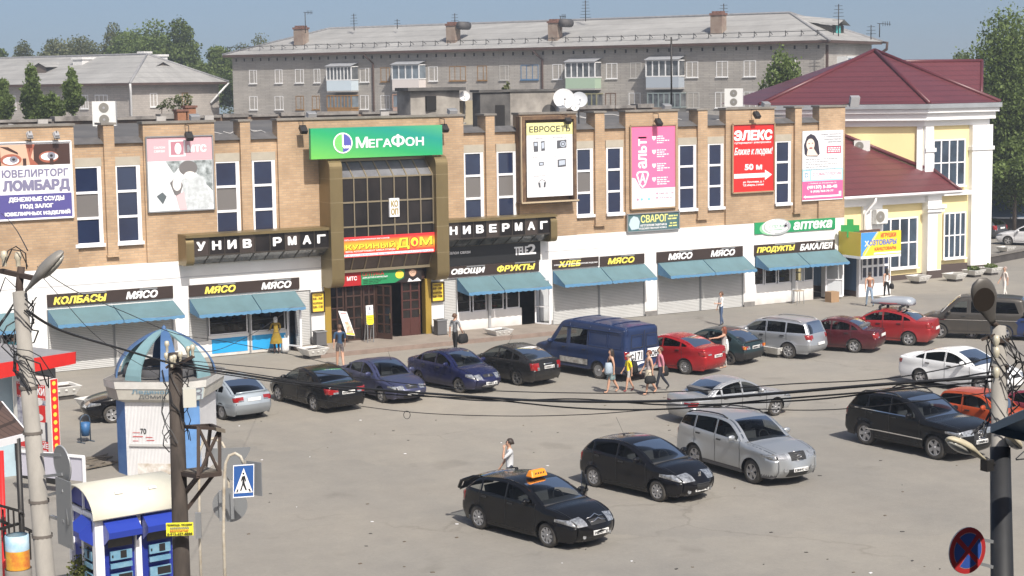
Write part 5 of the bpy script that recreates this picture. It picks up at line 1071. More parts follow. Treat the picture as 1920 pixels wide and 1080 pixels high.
CGL=glassmat('car_glass',(.50,.53,.54),ior=1.13);CGLD=glassmat('car_glass_tinted',(.10,.11,.12),ior=1.2)
TYRE=mat('tyre_rubber',(.035,.033,.031),.85,noise=.4,nscale=6,col2=(.075,.068,.06));RIMB=mat('rim_shadow',(.03,.03,.031),.7);RIMS=mat('alloy_silver',(.40,.40,.41),.38,.6);RIMD=mat('alloy_dark',(.10,.10,.105),.4,.5)
TRIM=mat('black_trim',(.022,.022,.023),.55);CHROME=mat('chrome',(.75,.75,.76),.12,1.);HLMP=mat('headlamp_clear',(.50,.52,.55),.08,.45,noise=.7,nscale=12,spec=.9,coat=1);TLMP=mat('tail_lamp_red',(.26,.008,.008),.15,coat=1);AMB=mat('amber_lamp',(.60,.18,.015),.2,coat=1)
SEAT=mat('seat_fabric',(.11,.11,.115),.9);PLATE=mat('number_plate',(.78,.78,.77),.4);BUMP=mat('grey_bumper',(.10,.10,.105),.6)
WHEELS={}
def wheel_meshes(r,style,w=.2):
    k=(round(r,3),style)
    if k in WHEELS: return WHEELS[k]
    ri=r*(.66 if style != 'suv' else .64)
    mb=MB();mb.lathe([(ri,-w*.45),(ri+.01,-w*.5),(r*.93,-w*.5),(r*.985,-w*.42),(r,-w*.25),(r,w*.25),(r*.985,w*.42),(r*.93,w*.5),(ri+.01,w*.5),(ri,w*.45)],n=28,axis='Y');ty=mb.mesh('tyre',TYRE)
    mb=MB();y=-w*.36;mb.m(1);mb.disc((0,y+.05,0),(0,-1,0),ri,24);mb.lathe([(ri,-w*.46),(ri*.90,-w*.40),(ri*.87,y+.04)],n=28,axis='Y')
    mb.m(0);mb.lathe([(ri+.004,-w*.455),(ri*.93,-w*.465),(ri*.90,-w*.38)],n=28,axis='Y')
    n_,wd={'hub': (8,.19),'five': (5,.25),'suv': (5,.27),'seven': (7,.17),'thin': (12,.09),'steel': (6,.5),'dark': (5,.2)}[style]
    for i in range(n_):
        a=2*math.pi*i/n_+.2;d=Vector((math.cos(a),0,math.sin(a)));s_=Vector((-math.sin(a),0,math.cos(a)))
        r0,r1=ri*.12,ri*.93;w0,w1=ri*wd*.75,ri*wd
        q=lambda rr,ww,yy: d*rr+s_*ww+Vector((0,yy,0))
        mb.add([q(r0,-w0,y-.012),q(r0,w0,y-.012),q(r1,w1,y-.02),q(r1,-w1,y-.02),q(r0,-w0*1.1,y+.04),q(r0,w0*1.1,y+.04),q(r1,w1*1.15,y+.04),q(r1,-w1*1.15,y+.04)],[(0,1,2,3),(0,4,5,1),(2,6,7,3),(1,5,6,2),(3,7,4,0)])
    mb.lathe([(0.001,y-.035),(ri*.14,y-.03),(ri*.2,y-.01),(ri*.2,y+.03)],n=16,axis='Y')
    rm=mb.mesh('rim',[RIMD if style == 'dark' else RIMS,RIMB]);WHEELS[k]=(ty,rm);return ty,rm
def catmull(P,step=.05):
    out=[];idx=[]
    for i in range(len(P)-1):
        p0,p1,p2,p3=P[max(i-1,0)],P[i],P[i+1],P[min(i+2,len(P)-1)]
        L=math.dist(p1,p2);n=max(2,int(L/step));idx.append(len(out))
        for k in range(n):
            t=k/n;m1=[(p2[j]-p0[j])*.5 for j in (0,1)];m2=[(p3[j]-p1[j])*.5 for j in (0,1)]
            for m_,(a,b) in ((m1,(p0,p2)),(m2,(p1,p3))):
                D_=math.dist(a,b) or 1;f=min(1,L/(D_*.5+1e-6));m_[0] *= f;m_[1] *= f
            h00,h10,h01,h11=2*t**3-3*t*t+1,t**3-2*t*t+t,-2*t**3+3*t*t,t**3-t*t
            out.append(tuple(h00*p1[j]+h10*m1[j]+h01*p2[j]+h11*m2[j] for j in (0,1)))
    idx.append(len(out));out.append(tuple(P[-1]));return out,idx
def car(name,label,S_,col,pos,head,group='parked cars',cat='car',glass=None,rear_tint=True,plates=(None,None),extras=None,steer=0.):
    """S_: dict of proportions (metres). local +x is forward, +y the car's left"""
    g=S_.get;L,Wd,H,wb,fo=S_['L'],S_['W'],S_['H'],S_['wb'],S_['fo'];rw=g('rw',.31);zb=g('zb',.2)
    hz,(cx,cz),rx,(bx,bz),(gx,gz),(tx,tz_)=S_['hz'],S_['cowl'],S_['rx'],S_['rr'],S_['rg'],S_['tail']
    nose=g('nose',.16)
    P=[(.13,zb+.03),(.05,zb+.13),(0,.50),(.025,hz-.13),(nose,hz),(cx*.6,hz+(cz-hz)*.7),(cx,cz),((cx+rx)/2-.02,(cz+H-.06)/2+.03),(rx,H-.055),(rx+(bx-rx)*.4,H),(bx,bz),((bx+gx)/2+.03*(gx-bx),(bz+gz)/2+.03),(gx,gz)]
    if tx-gx > .15: P += [((gx+tx)/2,(gz+tz_)/2+.012),(tx,tz_)]
    else: P += [(tx,tz_)]
    P += [(L-.03,tz_-.16),(L,.60),(L-.01,.45),(L-.1,zb+.06)]
    O,I=catmull(P);nO=len(O);On=np.array(O)
    i_h,i_c,i_r,i_b,i_g=I[4],I[6],I[8],I[10],I[12];i_t=I[14] if tx-gx > .15 else I[13]
    up_x=np.array([O[i][0] for i in range(I[4],i_t+1)]);up_z=np.array([O[i][1] for i in range(I[4],i_t+1)]);o_=np.argsort(up_x);up_x,up_z=up_x[o_],up_z[o_]
    ztop=lambda x: float(np.interp(x,up_x,up_z))
    b0,b1=g('belt',(cz-.01,cz+.06));belt=lambda x: b0+(b1-b0)*min(1,max(0,(x-cx)/(gx-cx)))
    ctr=[(fo,rw),(fo+wb,rw)];Ra=rw+.06;rnd=g('rnd',.085);tum=g('tum',.30);tf,tr=g('tf',.16),g('tr',.10)
    def dist(x,z):
        p=np.array([x,z]);a,b=On[:-1],On[1:];d=b-a;t=np.clip(((p-a)*d).sum(1)/((d*d).sum(1)+1e-9),0,1);return float(np.sqrt(((a+d*t[:,None]-p)**2).sum(1)).min())
    def Y(x,z,rd=True):
        w=Wd/2
        if x < .95: w -= tf*((.95-x)/.95)**2
        if x > L-.9: w -= tr*((x-L+.9)/.9)**2
        zl=belt(x)
        if z > zl: w -= (z-zl)*tum+.015*min(1,(z-zl)/.04)
        if z < .48: w -= .07*((.48-z)/.3)**2
        w += .010*math.exp(-((z-zl+.16)/.05)**2)-.008*math.exp(-((z-zl+.30)/.10)**2)
        for X_,Z_ in ctr:
            dd=math.hypot(x-X_,z-Z_)
            if dd < Ra+.14 and z < zl: w += g('flare',.018)*max(0,1-max(0,dd-Ra)/.14)
        if rd:
            d=dist(x,z)
            if d < rnd: w += -rnd+math.sqrt(max(0,rnd*rnd-(rnd-d)**2))
        return w
    t_=thing(name,label,cat,(pos[0],pos[1],0),head,group);WLOC[t_]=Vector((0,0,0));mx_=fo+wb/2
    loc=lambda x,y,z: Vector((mx_-x,y,z))
    PT=paint('paint_'+col[0],*col[1:]);gl=glass or CGL;gr=CGLD if rear_tint else gl
    # ---- side windows
    wins=[]
    if 'wins' in S_: wins=[(list(w),k) for w,k in S_['wins']]
    else:
        xs=[x for x in np.arange(cx+.1,gx-.02,.03)];ok=[]
        for x in xs:
            sl=abs(ztop(x+.04)-ztop(x-.04))/.08;top=ztop(x)-.07*math.sqrt(1+sl*sl)
            if top > belt(x)+.075 and x > cx+g('wa',.38) and x < g('we',gx-.05): ok.append((x,top))
        cuts=S_['pil'];last=ok[-1][0]+.01;edges=[ok[0][0]-.01]+[c for c in cuts if c < last-.12]+[last]
        for k in range(len(edges)-1):
            a=edges[k]+(.035 if k else 0);b=edges[k+1]-(.035 if k < len(edges)-2 else 0)
            q=[(x,tp) for x,tp in ok if a <= x <= b]
            if len(q) < 3: continue
            q=[(a,float(np.interp(a,[x for x,_ in ok],[z for _,z in ok])))]+q+[(b,float(np.interp(b,[x for x,_ in ok],[z for _,z in ok])))]
            poly=[(b,belt(b)+.035),(a,belt(a)+.035)]+q;wins.append((poly,k))
    # ---- side skin by constrained triangulation
    V,E=[],[]
    def loop(pts,closed=True):
        o=len(V);V.extend(pts);n=len(pts);E.extend((o+i,o+(i+1) % n) for i in range(n if closed else n-1));return o
    bot=[]
    rear,front=ctr[1],ctr[0];zs=zb
    for (X_,Z_) in (rear,front):
        a1=math.asin((Z_-zs)/Ra);A0,A1=-a1,math.pi+a1;bot += [(X_+Ra*math.cos(A0+(A1-A0)*k/16),Z_+Ra*math.sin(A0+(A1-A0)*k/16)) for k in range(17)]
    outer=O+[(O[-1][0]-.05,zs)]+bot+[(O[0][0]+.03,zs)]
    loop(outer);no_=len(outer)
    for w,k in wins: loop(w)
    hl,tl=g('hl'),g('tl')
    lamp_polys=[]
    if hl: lamp_polys.append(('headlight',[(0,hl[0]),(hl[2],hl[0]+(hl[1]-hl[0])*.55),(hl[2]*.98,hl[1]),(0,hl[1])]))
    if tl: lamp_polys.append(('tail_light',[(L+.1,tl[0]),(L-tl[2]*.75,tl[0]),(L-tl[2],tl[1]),(L+.1,tl[1])]))
    pin=lambda pt,q: sum(((q[i][1] > pt[1]) != (q[i-1][1] > pt[1])) and (pt[0] < (q[i-1][0]-q[i][0])*(pt[1]-q[i][1])/(q[i-1][1]-q[i][1])+q[i][0]) for i in range(len(q))) % 2 == 1
    for nm_,q in lamp_polys: loop(q)
    dx=S_['doors'];sz=zs+.11;door_rngs=list(zip(dx[:-1],dx[1:]))
    dtop=lambda x: max(belt(x)+.0,ztop(x)-.045*math.sqrt(1+(abs(ztop(x+.05)-ztop(x-.05))/.1)**2))
    gaps=[]
    for x in dx: gaps.append([(x,z) for z in np.arange(sz,dtop(x),.06)]+[(x,dtop(x))])
    gaps.append([(x,sz) for x in np.arange(dx[0],dx[-1]+.01,.08)]);tops=[(x,dtop(x)) for x in np.arange(dx[0],dx[-1]+.01,.05)]
    inO=lambda p: pin(p,outer)
    for q in gaps+[tops]:
        q=[p for p in q if inO(p)]
        if len(q) > 1: loop(q,False)
    cells={}
    gs=.075
    for ix in range(int(L/gs)+1):
        for iz in range(int(H/gs)+1):
            p=(ix*gs+.01,iz*gs+.013)
            if inO(p) and dist(*p) > .02: V.append(p)
    for dd in (.018,.05):
        for i in range(1,nO-1):
            a,b=O[i-1],O[i+1];d=math.dist(a,b) or 1;nx,nz=(b[1]-a[1])/d,-(b[0]-a[0])/d;p=(O[i][0]+nx*dd,O[i][1]+nz*dd)
            if inO(p) and abs(dist(*p)-dd) < .006: V.append(p)
    r_=geometry.delaunay_2d_cdt([Vector(p) for p in V],E,[],0,1e-5,True)
    cv,cf=r_[0],r_[2]
    y_of=[Y(p.x,p.y) for p in cv]
    parts={}
    def put(nm_,side,tri):
        d=parts.setdefault((nm_,side),([],[]));d[0].extend(tri);d[1].append(tuple(range(len(d[0])-len(tri),len(d[0]))))
    lowb=g('bumper')
    for f in cf:
        c=(sum(cv[i].x for i in f)/len(f),sum(cv[i].y for i in f)/len(f))
        if not inO(c): continue
        nm_='body'
        for w,k in wins:
            if pin(c,w): nm_='glass%d' % k;break
        if nm_ == 'body':
            for n2,q in lamp_polys:
                if pin(c,q): nm_=n2
        if nm_ == 'body' and g('clad') and c[1] < g('clad'): nm_='cladding'
        elif nm_ == 'body' and lowb and c[1] < lowb and c[0] < fo-Ra+.02: nm_='front_bumper'
        elif nm_ == 'body' and lowb and c[1] < lowb and c[0] > fo+wb+Ra-.02: nm_='rear_bumper'
        if nm_ in ('body','cladding') and sz < c[1] < dtop(c[0]):
            for k,(a,b) in enumerate(door_rngs):
                if a < c[0] < b and nm_ == 'body': nm_='door%d' % k
        for sd in (1,-1):
            tri=[loc(cv[i].x,sd*y_of[i],cv[i].y) for i in f]
            if sd < 0: tri=tri[::-1]
            put(nm_,sd if nm_[0] != 'b' and nm_[:4] not in ('clad',) and 'bumper' not in nm_ else 0,tri)
    # ---- top, nose and tail strip
    ts=[0,.22,.42,.58,.72,.80,.88,.94,.98,1.];ts=[-t for t in ts[:0:-1]]+ts
    ck=[.07,.10,g('bow',.15),.10,.05,.045,.03,.055,.035,.03,.03,.05,.045]+([.04,.04] if tx-gx > .15 else [.045])+[.07,.09,.08,.04]
    cs=np.interp(range(nO),I,ck)
    hlz=g('hl',(9,9,0,.6));tlz=g('tl',(9,9,0,.7));gri=g('grille',(9,9,.4));inta=g('intake',(.26,.36,.62))
    rows=[]
    for i in range(nO):
        a,b=O[max(i-1,0)],O[min(i+1,nO-1)];d=math.dist(a,b) or 1;nx,nz=-(b[1]-a[1])/d,(b[0]-a[0])/d
        ye=Y(*O[i]);rows.append([loc(O[i][0]+nx*cs[i]*(1-t*t),t*ye,O[i][1]+nz*cs[i]*(1-t*t)) for t in ts])
    def strip_part(i,t):
        z=(O[i][1]+O[i+1][1])/2;at=abs(t)
        if i < i_h:
            if hlz[0] < z < hlz[1] and at > hlz[3]: return 'headlight'
            if (gri[0] < z < gri[1] and at < gri[2]): return 'grille'
            if (inta[0] < z < inta[1] and at < inta[2]): return 'intake'
            if lowb and z < lowb: return 'front_bumper'
            return 'body'
        if i_h <= i < i_c-1: return 'bonnet' if at < .9 else 'body'
        if i_c <= i < i_r: return 'windscreen' if at < .9 else 'body'
        if i_b <= i < i_g and not g('blind_rear'): return 'rear_window' if at < .86 else 'body'
        if i >= i_g:
            if tlz[0] < z < tlz[1] and at > tlz[3]: return 'reversing_light' if z < tlz[0]+.32*(tlz[1]-tlz[0]) and at < .9 else 'tail_light'
            if lowb and z < lowb: return 'rear_bumper'
            if z > .55 and at < .9: return 'boot_lid'
        return 'body'
    for i in range(nO-1):
        for j in range(len(ts)-1):
            t=(ts[j]+ts[j+1])/2;nm_=strip_part(i,t);q=[rows[i][j],rows[i][j+1],rows[i+1][j+1],rows[i+1][j]]
            put(nm_,(1 if t > 0 else -1) if nm_ in ('headlight','tail_light','reversing_light') else 0,q[::-1])
    PM={'bonnet': PT,'boot_lid': PT,'windscreen': gl,'rear_window': gr,'headlight': HLMP,'tail_light': TLMP,'reversing_light': HLMP,'grille': g('grille_m',TRIM),'intake': TRIM,'front_bumper': g('bump_m',BUMP),'rear_bumper': g('bump_m',BUMP),'cladding': g('clad_m',BUMP)}
    doors={}
    for (nm_,sd),(vs,fs) in sorted(parts.items(),key=lambda kv: kv[0][0].startswith('glass')):
        mb=MB().sh();mb.add(vs,fs);base=nm_.rstrip('0123456789')
        M=PM.get(nm_,PT);par=t_
        if base == 'glass': M=gr if (nm_ != 'glass0') else gl
        o=mb.build({'glass': 'window','intake': 'lower_grille'}.get(base,base),M,t_,local=True,merge=True,fix=False)
        if base == 'door': doors[(int(nm_[4:]),sd)]=o
        if base == 'glass':
            k=int(nm_[5:]);d=doors.get((k,sd))
            if d: o.parent=d
    # ---- seams, handles, mirrors
    def on(x,z,sd,off=.004): return loc(x,sd*(Y(x,z)+off),z)
    seam=MB()
    for sd in (1,-1):
        for q in gaps:
            q=[p for p in q if inO(p) and not any(pin(p,w) for w,_ in wins)]
            for a,b in zip(q[:-1],q[1:]):
                d=Vector((b[0]-a[0],b[1]-a[1])).normalized()*.008;nx,nz=-d.y,d.x
                seam.poly([on(a[0]-nx,a[1]-nz,sd),on(b[0]-nx,b[1]-nz,sd),on(b[0]+nx,b[1]+nz,sd),on(a[0]+nx,a[1]+nz,sd)])
        for k in range(len(door_rngs)):
            a,b=door_rngs[k];hx=b-.2;hzv=belt(hx)-.10
            if g('handles',True):
                mb=MB();p,q=on(hx-.09,hzv,sd,.02),on(hx+.09,hzv,sd,.02);mb.bar(p,q,.03,.035);o=mb.build('handle',g('handle_m',TRIM if g('dark_handles',True) else PT),t_,local=True)
                if (k,sd) in doors: o.parent=doors[(k,sd)]
        mxx=cx+g('mir',.42);mz=belt(mxx)+.09;c=loc(mxx,sd*(Y(mxx,belt(mxx))+.10),mz);mb=MB()
        mb.lathe([(.001,-.075),(.07,-.065),(.10,-.02),(.105,.03),(.085,.06),(.001,.065)],n=12,axis='X');mb.v=[Vector((v.x*.9,v.y*1.25,v.z*.85))+c for v in mb.v]
        mb.sh(False).bar(c-Vector((0,sd*.05,.05)),loc(mxx-.05,sd*(Y(mxx,belt(mxx))-.02),belt(mxx)+.02),.05,.04)
        mb.build('mirror',g('mirror_m',PT),t_,local=True)
    ib=[j for j in range(i_h,i_c) ]
    for sd in (1,-1):
        j=ts.index(.88*sd) if .88*sd in ts else None
        if j is not None:
            for i in range(i_h,i_c-1): a,b=rows[i][j],rows[i+1][j];y_=Vector((0,.006,0));zz=Vector((0,0,.004));seam.poly([a-y_+zz,b-y_+zz,b+y_+zz,a+y_+zz])
    seam.build('panel_gaps',TRIM,t_,local=True,fix=False)
    # ---- underside and cabin
    mb=MB();mb.box(mx_-(L-.28),mx_-.28,-Wd/2+.24,Wd/2-.24,zb-.02,min(.62,hz-.1));mb.box(mx_-(fo+wb-Ra),mx_-(fo+Ra),-Wd/2+.09,Wd/2-.09,zb-.01,.3);mb.build('underbody',BLACK,t_,local=True)
    mb=MB();zf=.30
    if not g('no_cabin'):
        wf=Wd/2-.13
        for s_ in (1,-1): mb.box(mx_-(gx-.1),mx_-(cx+.25),s_*wf-.01,s_*wf+.01,zf,belt(cx+.5)-.02)
        x1_=cx+g('seat',1.0)
        for s_ in (1,-1):
            mb.obox(loc(x1_,s_*.36,.58),(.26,0,0),(0,.25,0),(0,0,.08));mb.obox(loc(x1_+.33,s_*.36,.86),(.07,0,.02),(0,.24,0),(-.08,0,.32));mb.obox(loc(x1_+.42,s_*.36,1.25),(.05,0,0),(0,.12,0),(0,0,.08))
        if gx-x1_ > 1.1: mb.obox(loc(x1_+.98,0,.60),(.26,0,0),(0,.62,0),(0,0,.08));mb.obox(loc(x1_+1.30,0,.86),(.07,0,.02),(0,.60,0),(-.08,0,.30))
        mb.build('seats',SEAT,t_,local=True);mb=MB();mb.obox(loc(cx+.28,0,belt(cx)-.09),(.3,0,.03),(0,Wd/2-.16,0),(0,0,.1))
        mb.build('dashboard',mat('dash_dark',(.055,.055,.058),.8),t_,local=True);mb=MB();n=16;c=loc(cx+.62,.36,belt(cx)-.02);mb.tube([c+Vector((-.09*math.sin(2*math.pi*k/n)*1,.18*math.cos(2*math.pi*k/n),.17*math.sin(2*math.pi*k/n))) for k in range(n+1)],.018,5,False);mb.build('steering_wheel',TRIM,t_,local=True)
    # ---- wheels
    ty,rm=wheel_meshes(rw,S_['wheel'])
    for k,(X_,Z_) in enumerate(ctr):
        for sd in (1,-1):
            o=link('wheel',ty,t_);o.location=loc(X_,sd*(Wd/2-.125),Z_);o.rotation_euler=(0,random.uniform(0,6),(0 if sd < 0 else math.pi)+(steer if k == 0 else 0));q=link('rim',rm,o)
    # ---- plates
    for k,tx_ in enumerate(plates):
        if tx_ is None: continue
        zp=S_.get('pz',(.42,.72))[k];seg=[(i,O[i]) for i in (range(0,i_h) if k == 0 else range(i_g,nO))];i=min(seg,key=lambda s_: abs(s_[1][1]-zp))[0]
        c=(rows[i][len(ts)//2]);sgn=1 if k == 0 else -1;c=Vector((c.x+sgn*.025,0,zp));mb=MB();mb.obox(c,(.012,0,0),(0,.26,0),(0,0,.058));o=mb.build('number_plate',PLATE,t_,local=True)
        if tx_:
            mb=MB();Pn=Panel(c+Vector((sgn*.015,-.26*sgn,-.058)),(0,sgn,0),(0,0,1),.52,.116);Pn.text(mb,tx_,.05,.2,.95,.82,bold=.02,d=.004);q=mb.build('plate_lettering',LBLACK,t_,local=True,fix=False);q.parent=o
    ctx=dict(t=t_,loc=loc,Y=Y,on=on,belt=belt,ztop=ztop,rows=rows,ts=ts,O=O,I=I,mx=mx_,PT=PT,ih=i_h,ic=i_c,ir=i_r,ib=i_b,ig=i_g,L=L,W=Wd,doors=doors)
    if extras: extras(ctx)
    return t_
def heading(a,b):
    d=G(*b)-G(*a);return math.atan2(d.y,d.x)
def by_wheel(S_,px,head,which,side):
    p=G(*px);f=Vector((math.cos(head),math.sin(head),0));l=Vector((-f.y,f.x,0));return p-f*(S_['wb']/2*(1 if which == 'f' else -1))-l*side*(S_['W']/2-.12)
# ---------------------------------------------------------------- car kinds
def kind(**k): return k
HATCH=kind(L=4.26,W=1.77,H=1.46,wb=2.608,fo=.90,rw=.315,hz=.80,cowl=(1.10,1.0),rx=2.02,rr=(3.55,1.36),rg=(4.12,.98),tail=(4.20,.93),pil=[2.42,3.36],doors=[1.30,2.42,3.42],hl=(.62,.79,.62,.5),tl=(.68,.98,.24,.76),grille=(.60,.70,.5),intake=(.25,.38,.62),wheel='hub',wa=.28,pz=(.46,.80),rnd=.10,bow=.22,nose=.22)
H207=kind(L=4.03,W=1.73,H=1.47,wb=2.54,fo=.80,rw=.305,hz=.80,cowl=(1.05,1.0),rx=2.0,rr=(3.42,1.38),rg=(3.86,1.02),tail=(3.95,.96),pil=[2.36,3.30],doors=[1.22,2.38,3.34],hl=(.62,.82,.70,.48),tl=(.70,1.0,.22,.76),grille=(.33,.56,.5),intake=(.24,.31,.62),wheel='hub',wa=.28,pz=(.40,.78),rnd=.11,bow=.24,nose=.24,belt=(1.0,1.10),we=3.62)
SUVH=kind(L=4.675,W=1.89,H=1.71,wb=2.70,fo=.93,rw=.36,zb=.26,hz=.98,cowl=(1.28,1.15),rx=2.12,rr=(4.18,1.60),rg=(4.55,1.12),tail=(4.62,1.04),pil=[2.62,3.62],doors=[1.45,2.62,3.62],hl=(.80,.95,.52,.52),tl=(.90,1.22,.2,.80),grille=(.74,.93,.38),intake=(.34,.52,.62),wheel='suv',wa=.30,pz=(.52,.85),rnd=.12,bow=.17,clad=.36,belt=(1.13,1.25),tum=.27)
TOUA=kind(L=4.75,W=1.93,H=1.72,wb=2.855,fo=.92,rw=.375,zb=.28,hz=1.03,cowl=(1.42,1.17),rx=2.30,rr=(4.15,1.62),rg=(4.58,1.18),tail=(4.68,1.08),pil=[2.74,3.66],doors=[1.50,2.74,3.72],hl=(.80,.95,.52,.46),tl=(.88,1.12,.2,.78),grille=(.55,.93,.40),intake=(.34,.48,.70),wheel='five',wa=.30,pz=(.62,.85),rnd=.10,bow=.14,belt=(1.14,1.22),tum=.27)
OUTL=kind(L=4.55,W=1.75,H=1.60,wb=2.625,fo=.92,rw=.335,zb=.24,hz=.90,cowl=(1.18,1.06),rx=2.0,rr=(4.20,1.52),rg=(4.44,1.06),tail=(4.50,.98),pil=[2.48,3.42],doors=[1.35,2.48,3.46],hl=(.70,.86,.4,.6),tl=(.84,1.04,.26,.74),wheel='seven',wa=.3,pz=(.48,.66),rnd=.10,clad=.40,clad_m=mat('clad_grey',(.20,.205,.21),.55),bumper=.62,bump_m=MATS['clad_grey'],belt=(1.04,1.08),tum=.22)
SEDAN=kind(L=4.5,W=1.725,H=1.445,wb=2.60,fo=.88,rw=.31,hz=.74,cowl=(1.18,.94),rx=2.02,rr=(3.08,1.36),rg=(3.80,1.02),tail=(4.40,.99),pil=[2.38,3.26],doors=[1.32,2.38,3.30],hl=(.58,.74,.5,.55),tl=(.70,.92,.30,.62),grille=(.54,.68,.34),wheel='five',wa=.30,pz=(.42,.76),rnd=.10)
ACC=dict(SEDAN,L=4.26,W=1.68,H=1.395,wb=2.44,fo=.84,rw=.29,hz=.70,cowl=(1.12,.90),rx=1.92,rr=(2.98,1.31),rg=(3.62,.98),tail=(4.16,.93),pil=[2.26,3.1],doors=[1.24,2.26,3.14],hl=(.54,.68,.42,.52),tl=(.66,.86,.22,.66),rnd=.12,bow=.2)
CLIO=dict(SEDAN,L=4.17,W=1.64,H=1.44,wb=2.47,fo=.80,rw=.285,hz=.72,cowl=(1.02,.95),rx=1.82,rr=(2.98,1.35),rg=(3.60,1.03),tail=(4.08,1.0),pil=[2.22,3.08],doors=[1.16,2.22,3.12],hl=(.56,.76,.44,.52),tl=(.70,.9,.2,.68),grille=(.58,.68,.45),wheel='dark',rnd=.12,bow=.24)
SOLA=dict(SEDAN,L=4.37,W=1.70,H=1.47,wb=2.57,fo=.84,rr=(3.02,1.38),rg=(3.78,1.10),tail=(4.28,1.06),hz=.78,cowl=(1.10,1.0),belt=(.97,1.10),rx=1.98,tl=(.78,.98,.34,.64),wheel='thin',pil=[2.32,3.2],doors=[1.25,2.32,3.26])
MARO=dict(ACC,wheel='five',tl=(.66,.86,.2,.7))
FOCU=dict(SEDAN,L=4.49,W=1.82,H=1.50,wb=2.64,fo=.90,rr=(3.10,1.41),rg=(3.84,1.10),tail=(4.40,1.07),hz=.80,cowl=(1.15,1.01),belt=(1.0,1.08),rx=2.0,tl=(.80,1.02,.24,.74),pil=[2.38,3.26])
JETT=dict(SEDAN,L=4.64,W=1.78,H=1.47,wb=2.65,fo=.90,rw=.32,rr=(3.20,1.38),rg=(3.98,1.08),tail=(4.54,1.06),hz=.78,cowl=(1.22,.99),belt=(.98,1.04),rx=2.08,tl=(.80,.96,.26,.66),pil=[2.46,3.36],doors=[1.36,2.46,3.42],hl=(.6,.74,.5,.5),grille=(.6,.7,.48))
AUDI=dict(SEDAN,L=4.48,W=1.73,H=1.415,wb=2.617,fo=.87,rr=(3.02,1.34),rg=(3.74,.98),tail=(4.38,.95),hz=.72,cowl=(1.22,.92),rx=2.04,tl=(.64,.82,.26,.6),wheel='seven',rnd=.13,pil=[2.36,3.24])
PRIO=dict(SEDAN,L=4.21,W=1.68,H=1.435,wb=2.49,fo=.80,rw=.29,hz=.72,cowl=(1.06,.93),rx=1.90,rr=(2.92,1.36),rg=(3.86,1.02),tail=(4.14,.98),pil=[2.24,3.04],doors=[1.20,2.24,3.08],tl=(.66,.94,.22,.72),pz=(.42,.76),wheel='dark',rnd=.09,we=3.45)
L2114=dict(SEDAN,L=4.12,W=1.65,H=1.40,wb=2.46,fo=.78,rw=.28,hz=.74,cowl=(1.08,.90),rx=1.88,rr=(3.10,1.33),rg=(3.88,.95),tail=(4.05,.92),pil=[2.22,3.02],doors=[1.20,2.22,3.04],hl=(.55,.70,.2,.62),tl=(.70,.86,.16,.52),bumper=.60,bump_m=mat('bumper_silver',(.34,.37,.40),.4,.5),pz=(.42,.78),wheel='steel',rnd=.06,tum=.26,we=3.36)
L2109=dict(L2114,L=4.0,rr=(3.02,1.33),rg=(3.78,.94),tail=(3.93,.90),bump_m=TRIM,bumper=.55,wheel='dark',tl=(.68,.82,.14,.56),pz=(.42,.74))
GAZE=kind(L=5.47,W=2.02,H=2.20,wb=2.90,fo=1.03,rw=.34,zb=.34,hz=1.02,cowl=(.98,1.20),rx=1.86,rr=(5.34,2.10),rg=(5.43,1.3),tail=(5.45,1.0),doors=[1.2,2.2,3.35],hl=(.78,.96,.2,.6),tl=(.92,1.22,.10,.86),wheel='steel',wins=[([(2.12,1.25),(1.38,1.25),(1.80,1.86),(2.12,1.88)],0),([(3.28,1.28),(2.34,1.28),(2.34,1.88),(3.28,1.88)],1)],belt=(1.2,1.2),tum=.11,blind_rear=True,pz=(.5,.62),rnd=.10,tr=.02,tf=.2,bumper=.6,bump_m=mat('bumper_blue_dark',(.03,.035,.06),.6),mir=.3,seat=1.15)
STAR=kind(L=4.75,W=1.82,H=1.90,wb=2.81,fo=.88,rw=.33,zb=.26,hz=.90,cowl=(.90,1.12),rx=1.75,rr=(4.40,1.82),rg=(4.62,1.15),tail=(4.68,1.0),doors=[1.12,2.12,3.1],hl=(.66,.82,.3,.6),tl=(.86,1.12,.12,.84),wheel='five',wins=[([(2.06,1.20),(1.22,1.20),(1.70,1.66),(2.06,1.70)],0),([(3.08,1.20),(2.24,1.20),(2.24,1.70),(3.08,1.70)],1),([(4.30,1.20),(3.22,1.20),(3.22,1.70),(4.10,1.68)],2)],belt=(1.14,1.14),tum=.18,pz=(.5,.85),rnd=.12,mir=.4)
OKA=kind(L=3.2,W=1.42,H=1.40,wb=2.18,fo=.55,rw=.26,hz=.74,cowl=(.72,.92),rx=1.35,rr=(2.75,1.34),rg=(3.08,.92),tail=(3.14,.88),pil=[2.0],doors=[.86,1.98],hl=(.55,.70,.1,.6),tl=(.62,.85,.08,.8),wheel='steel',wa=.16,pz=(.42,.6),rnd=.05,tum=.22,bumper=.5,bump_m=TRIM,seat=.75)
FAR=dict(SEDAN,wheel='five')
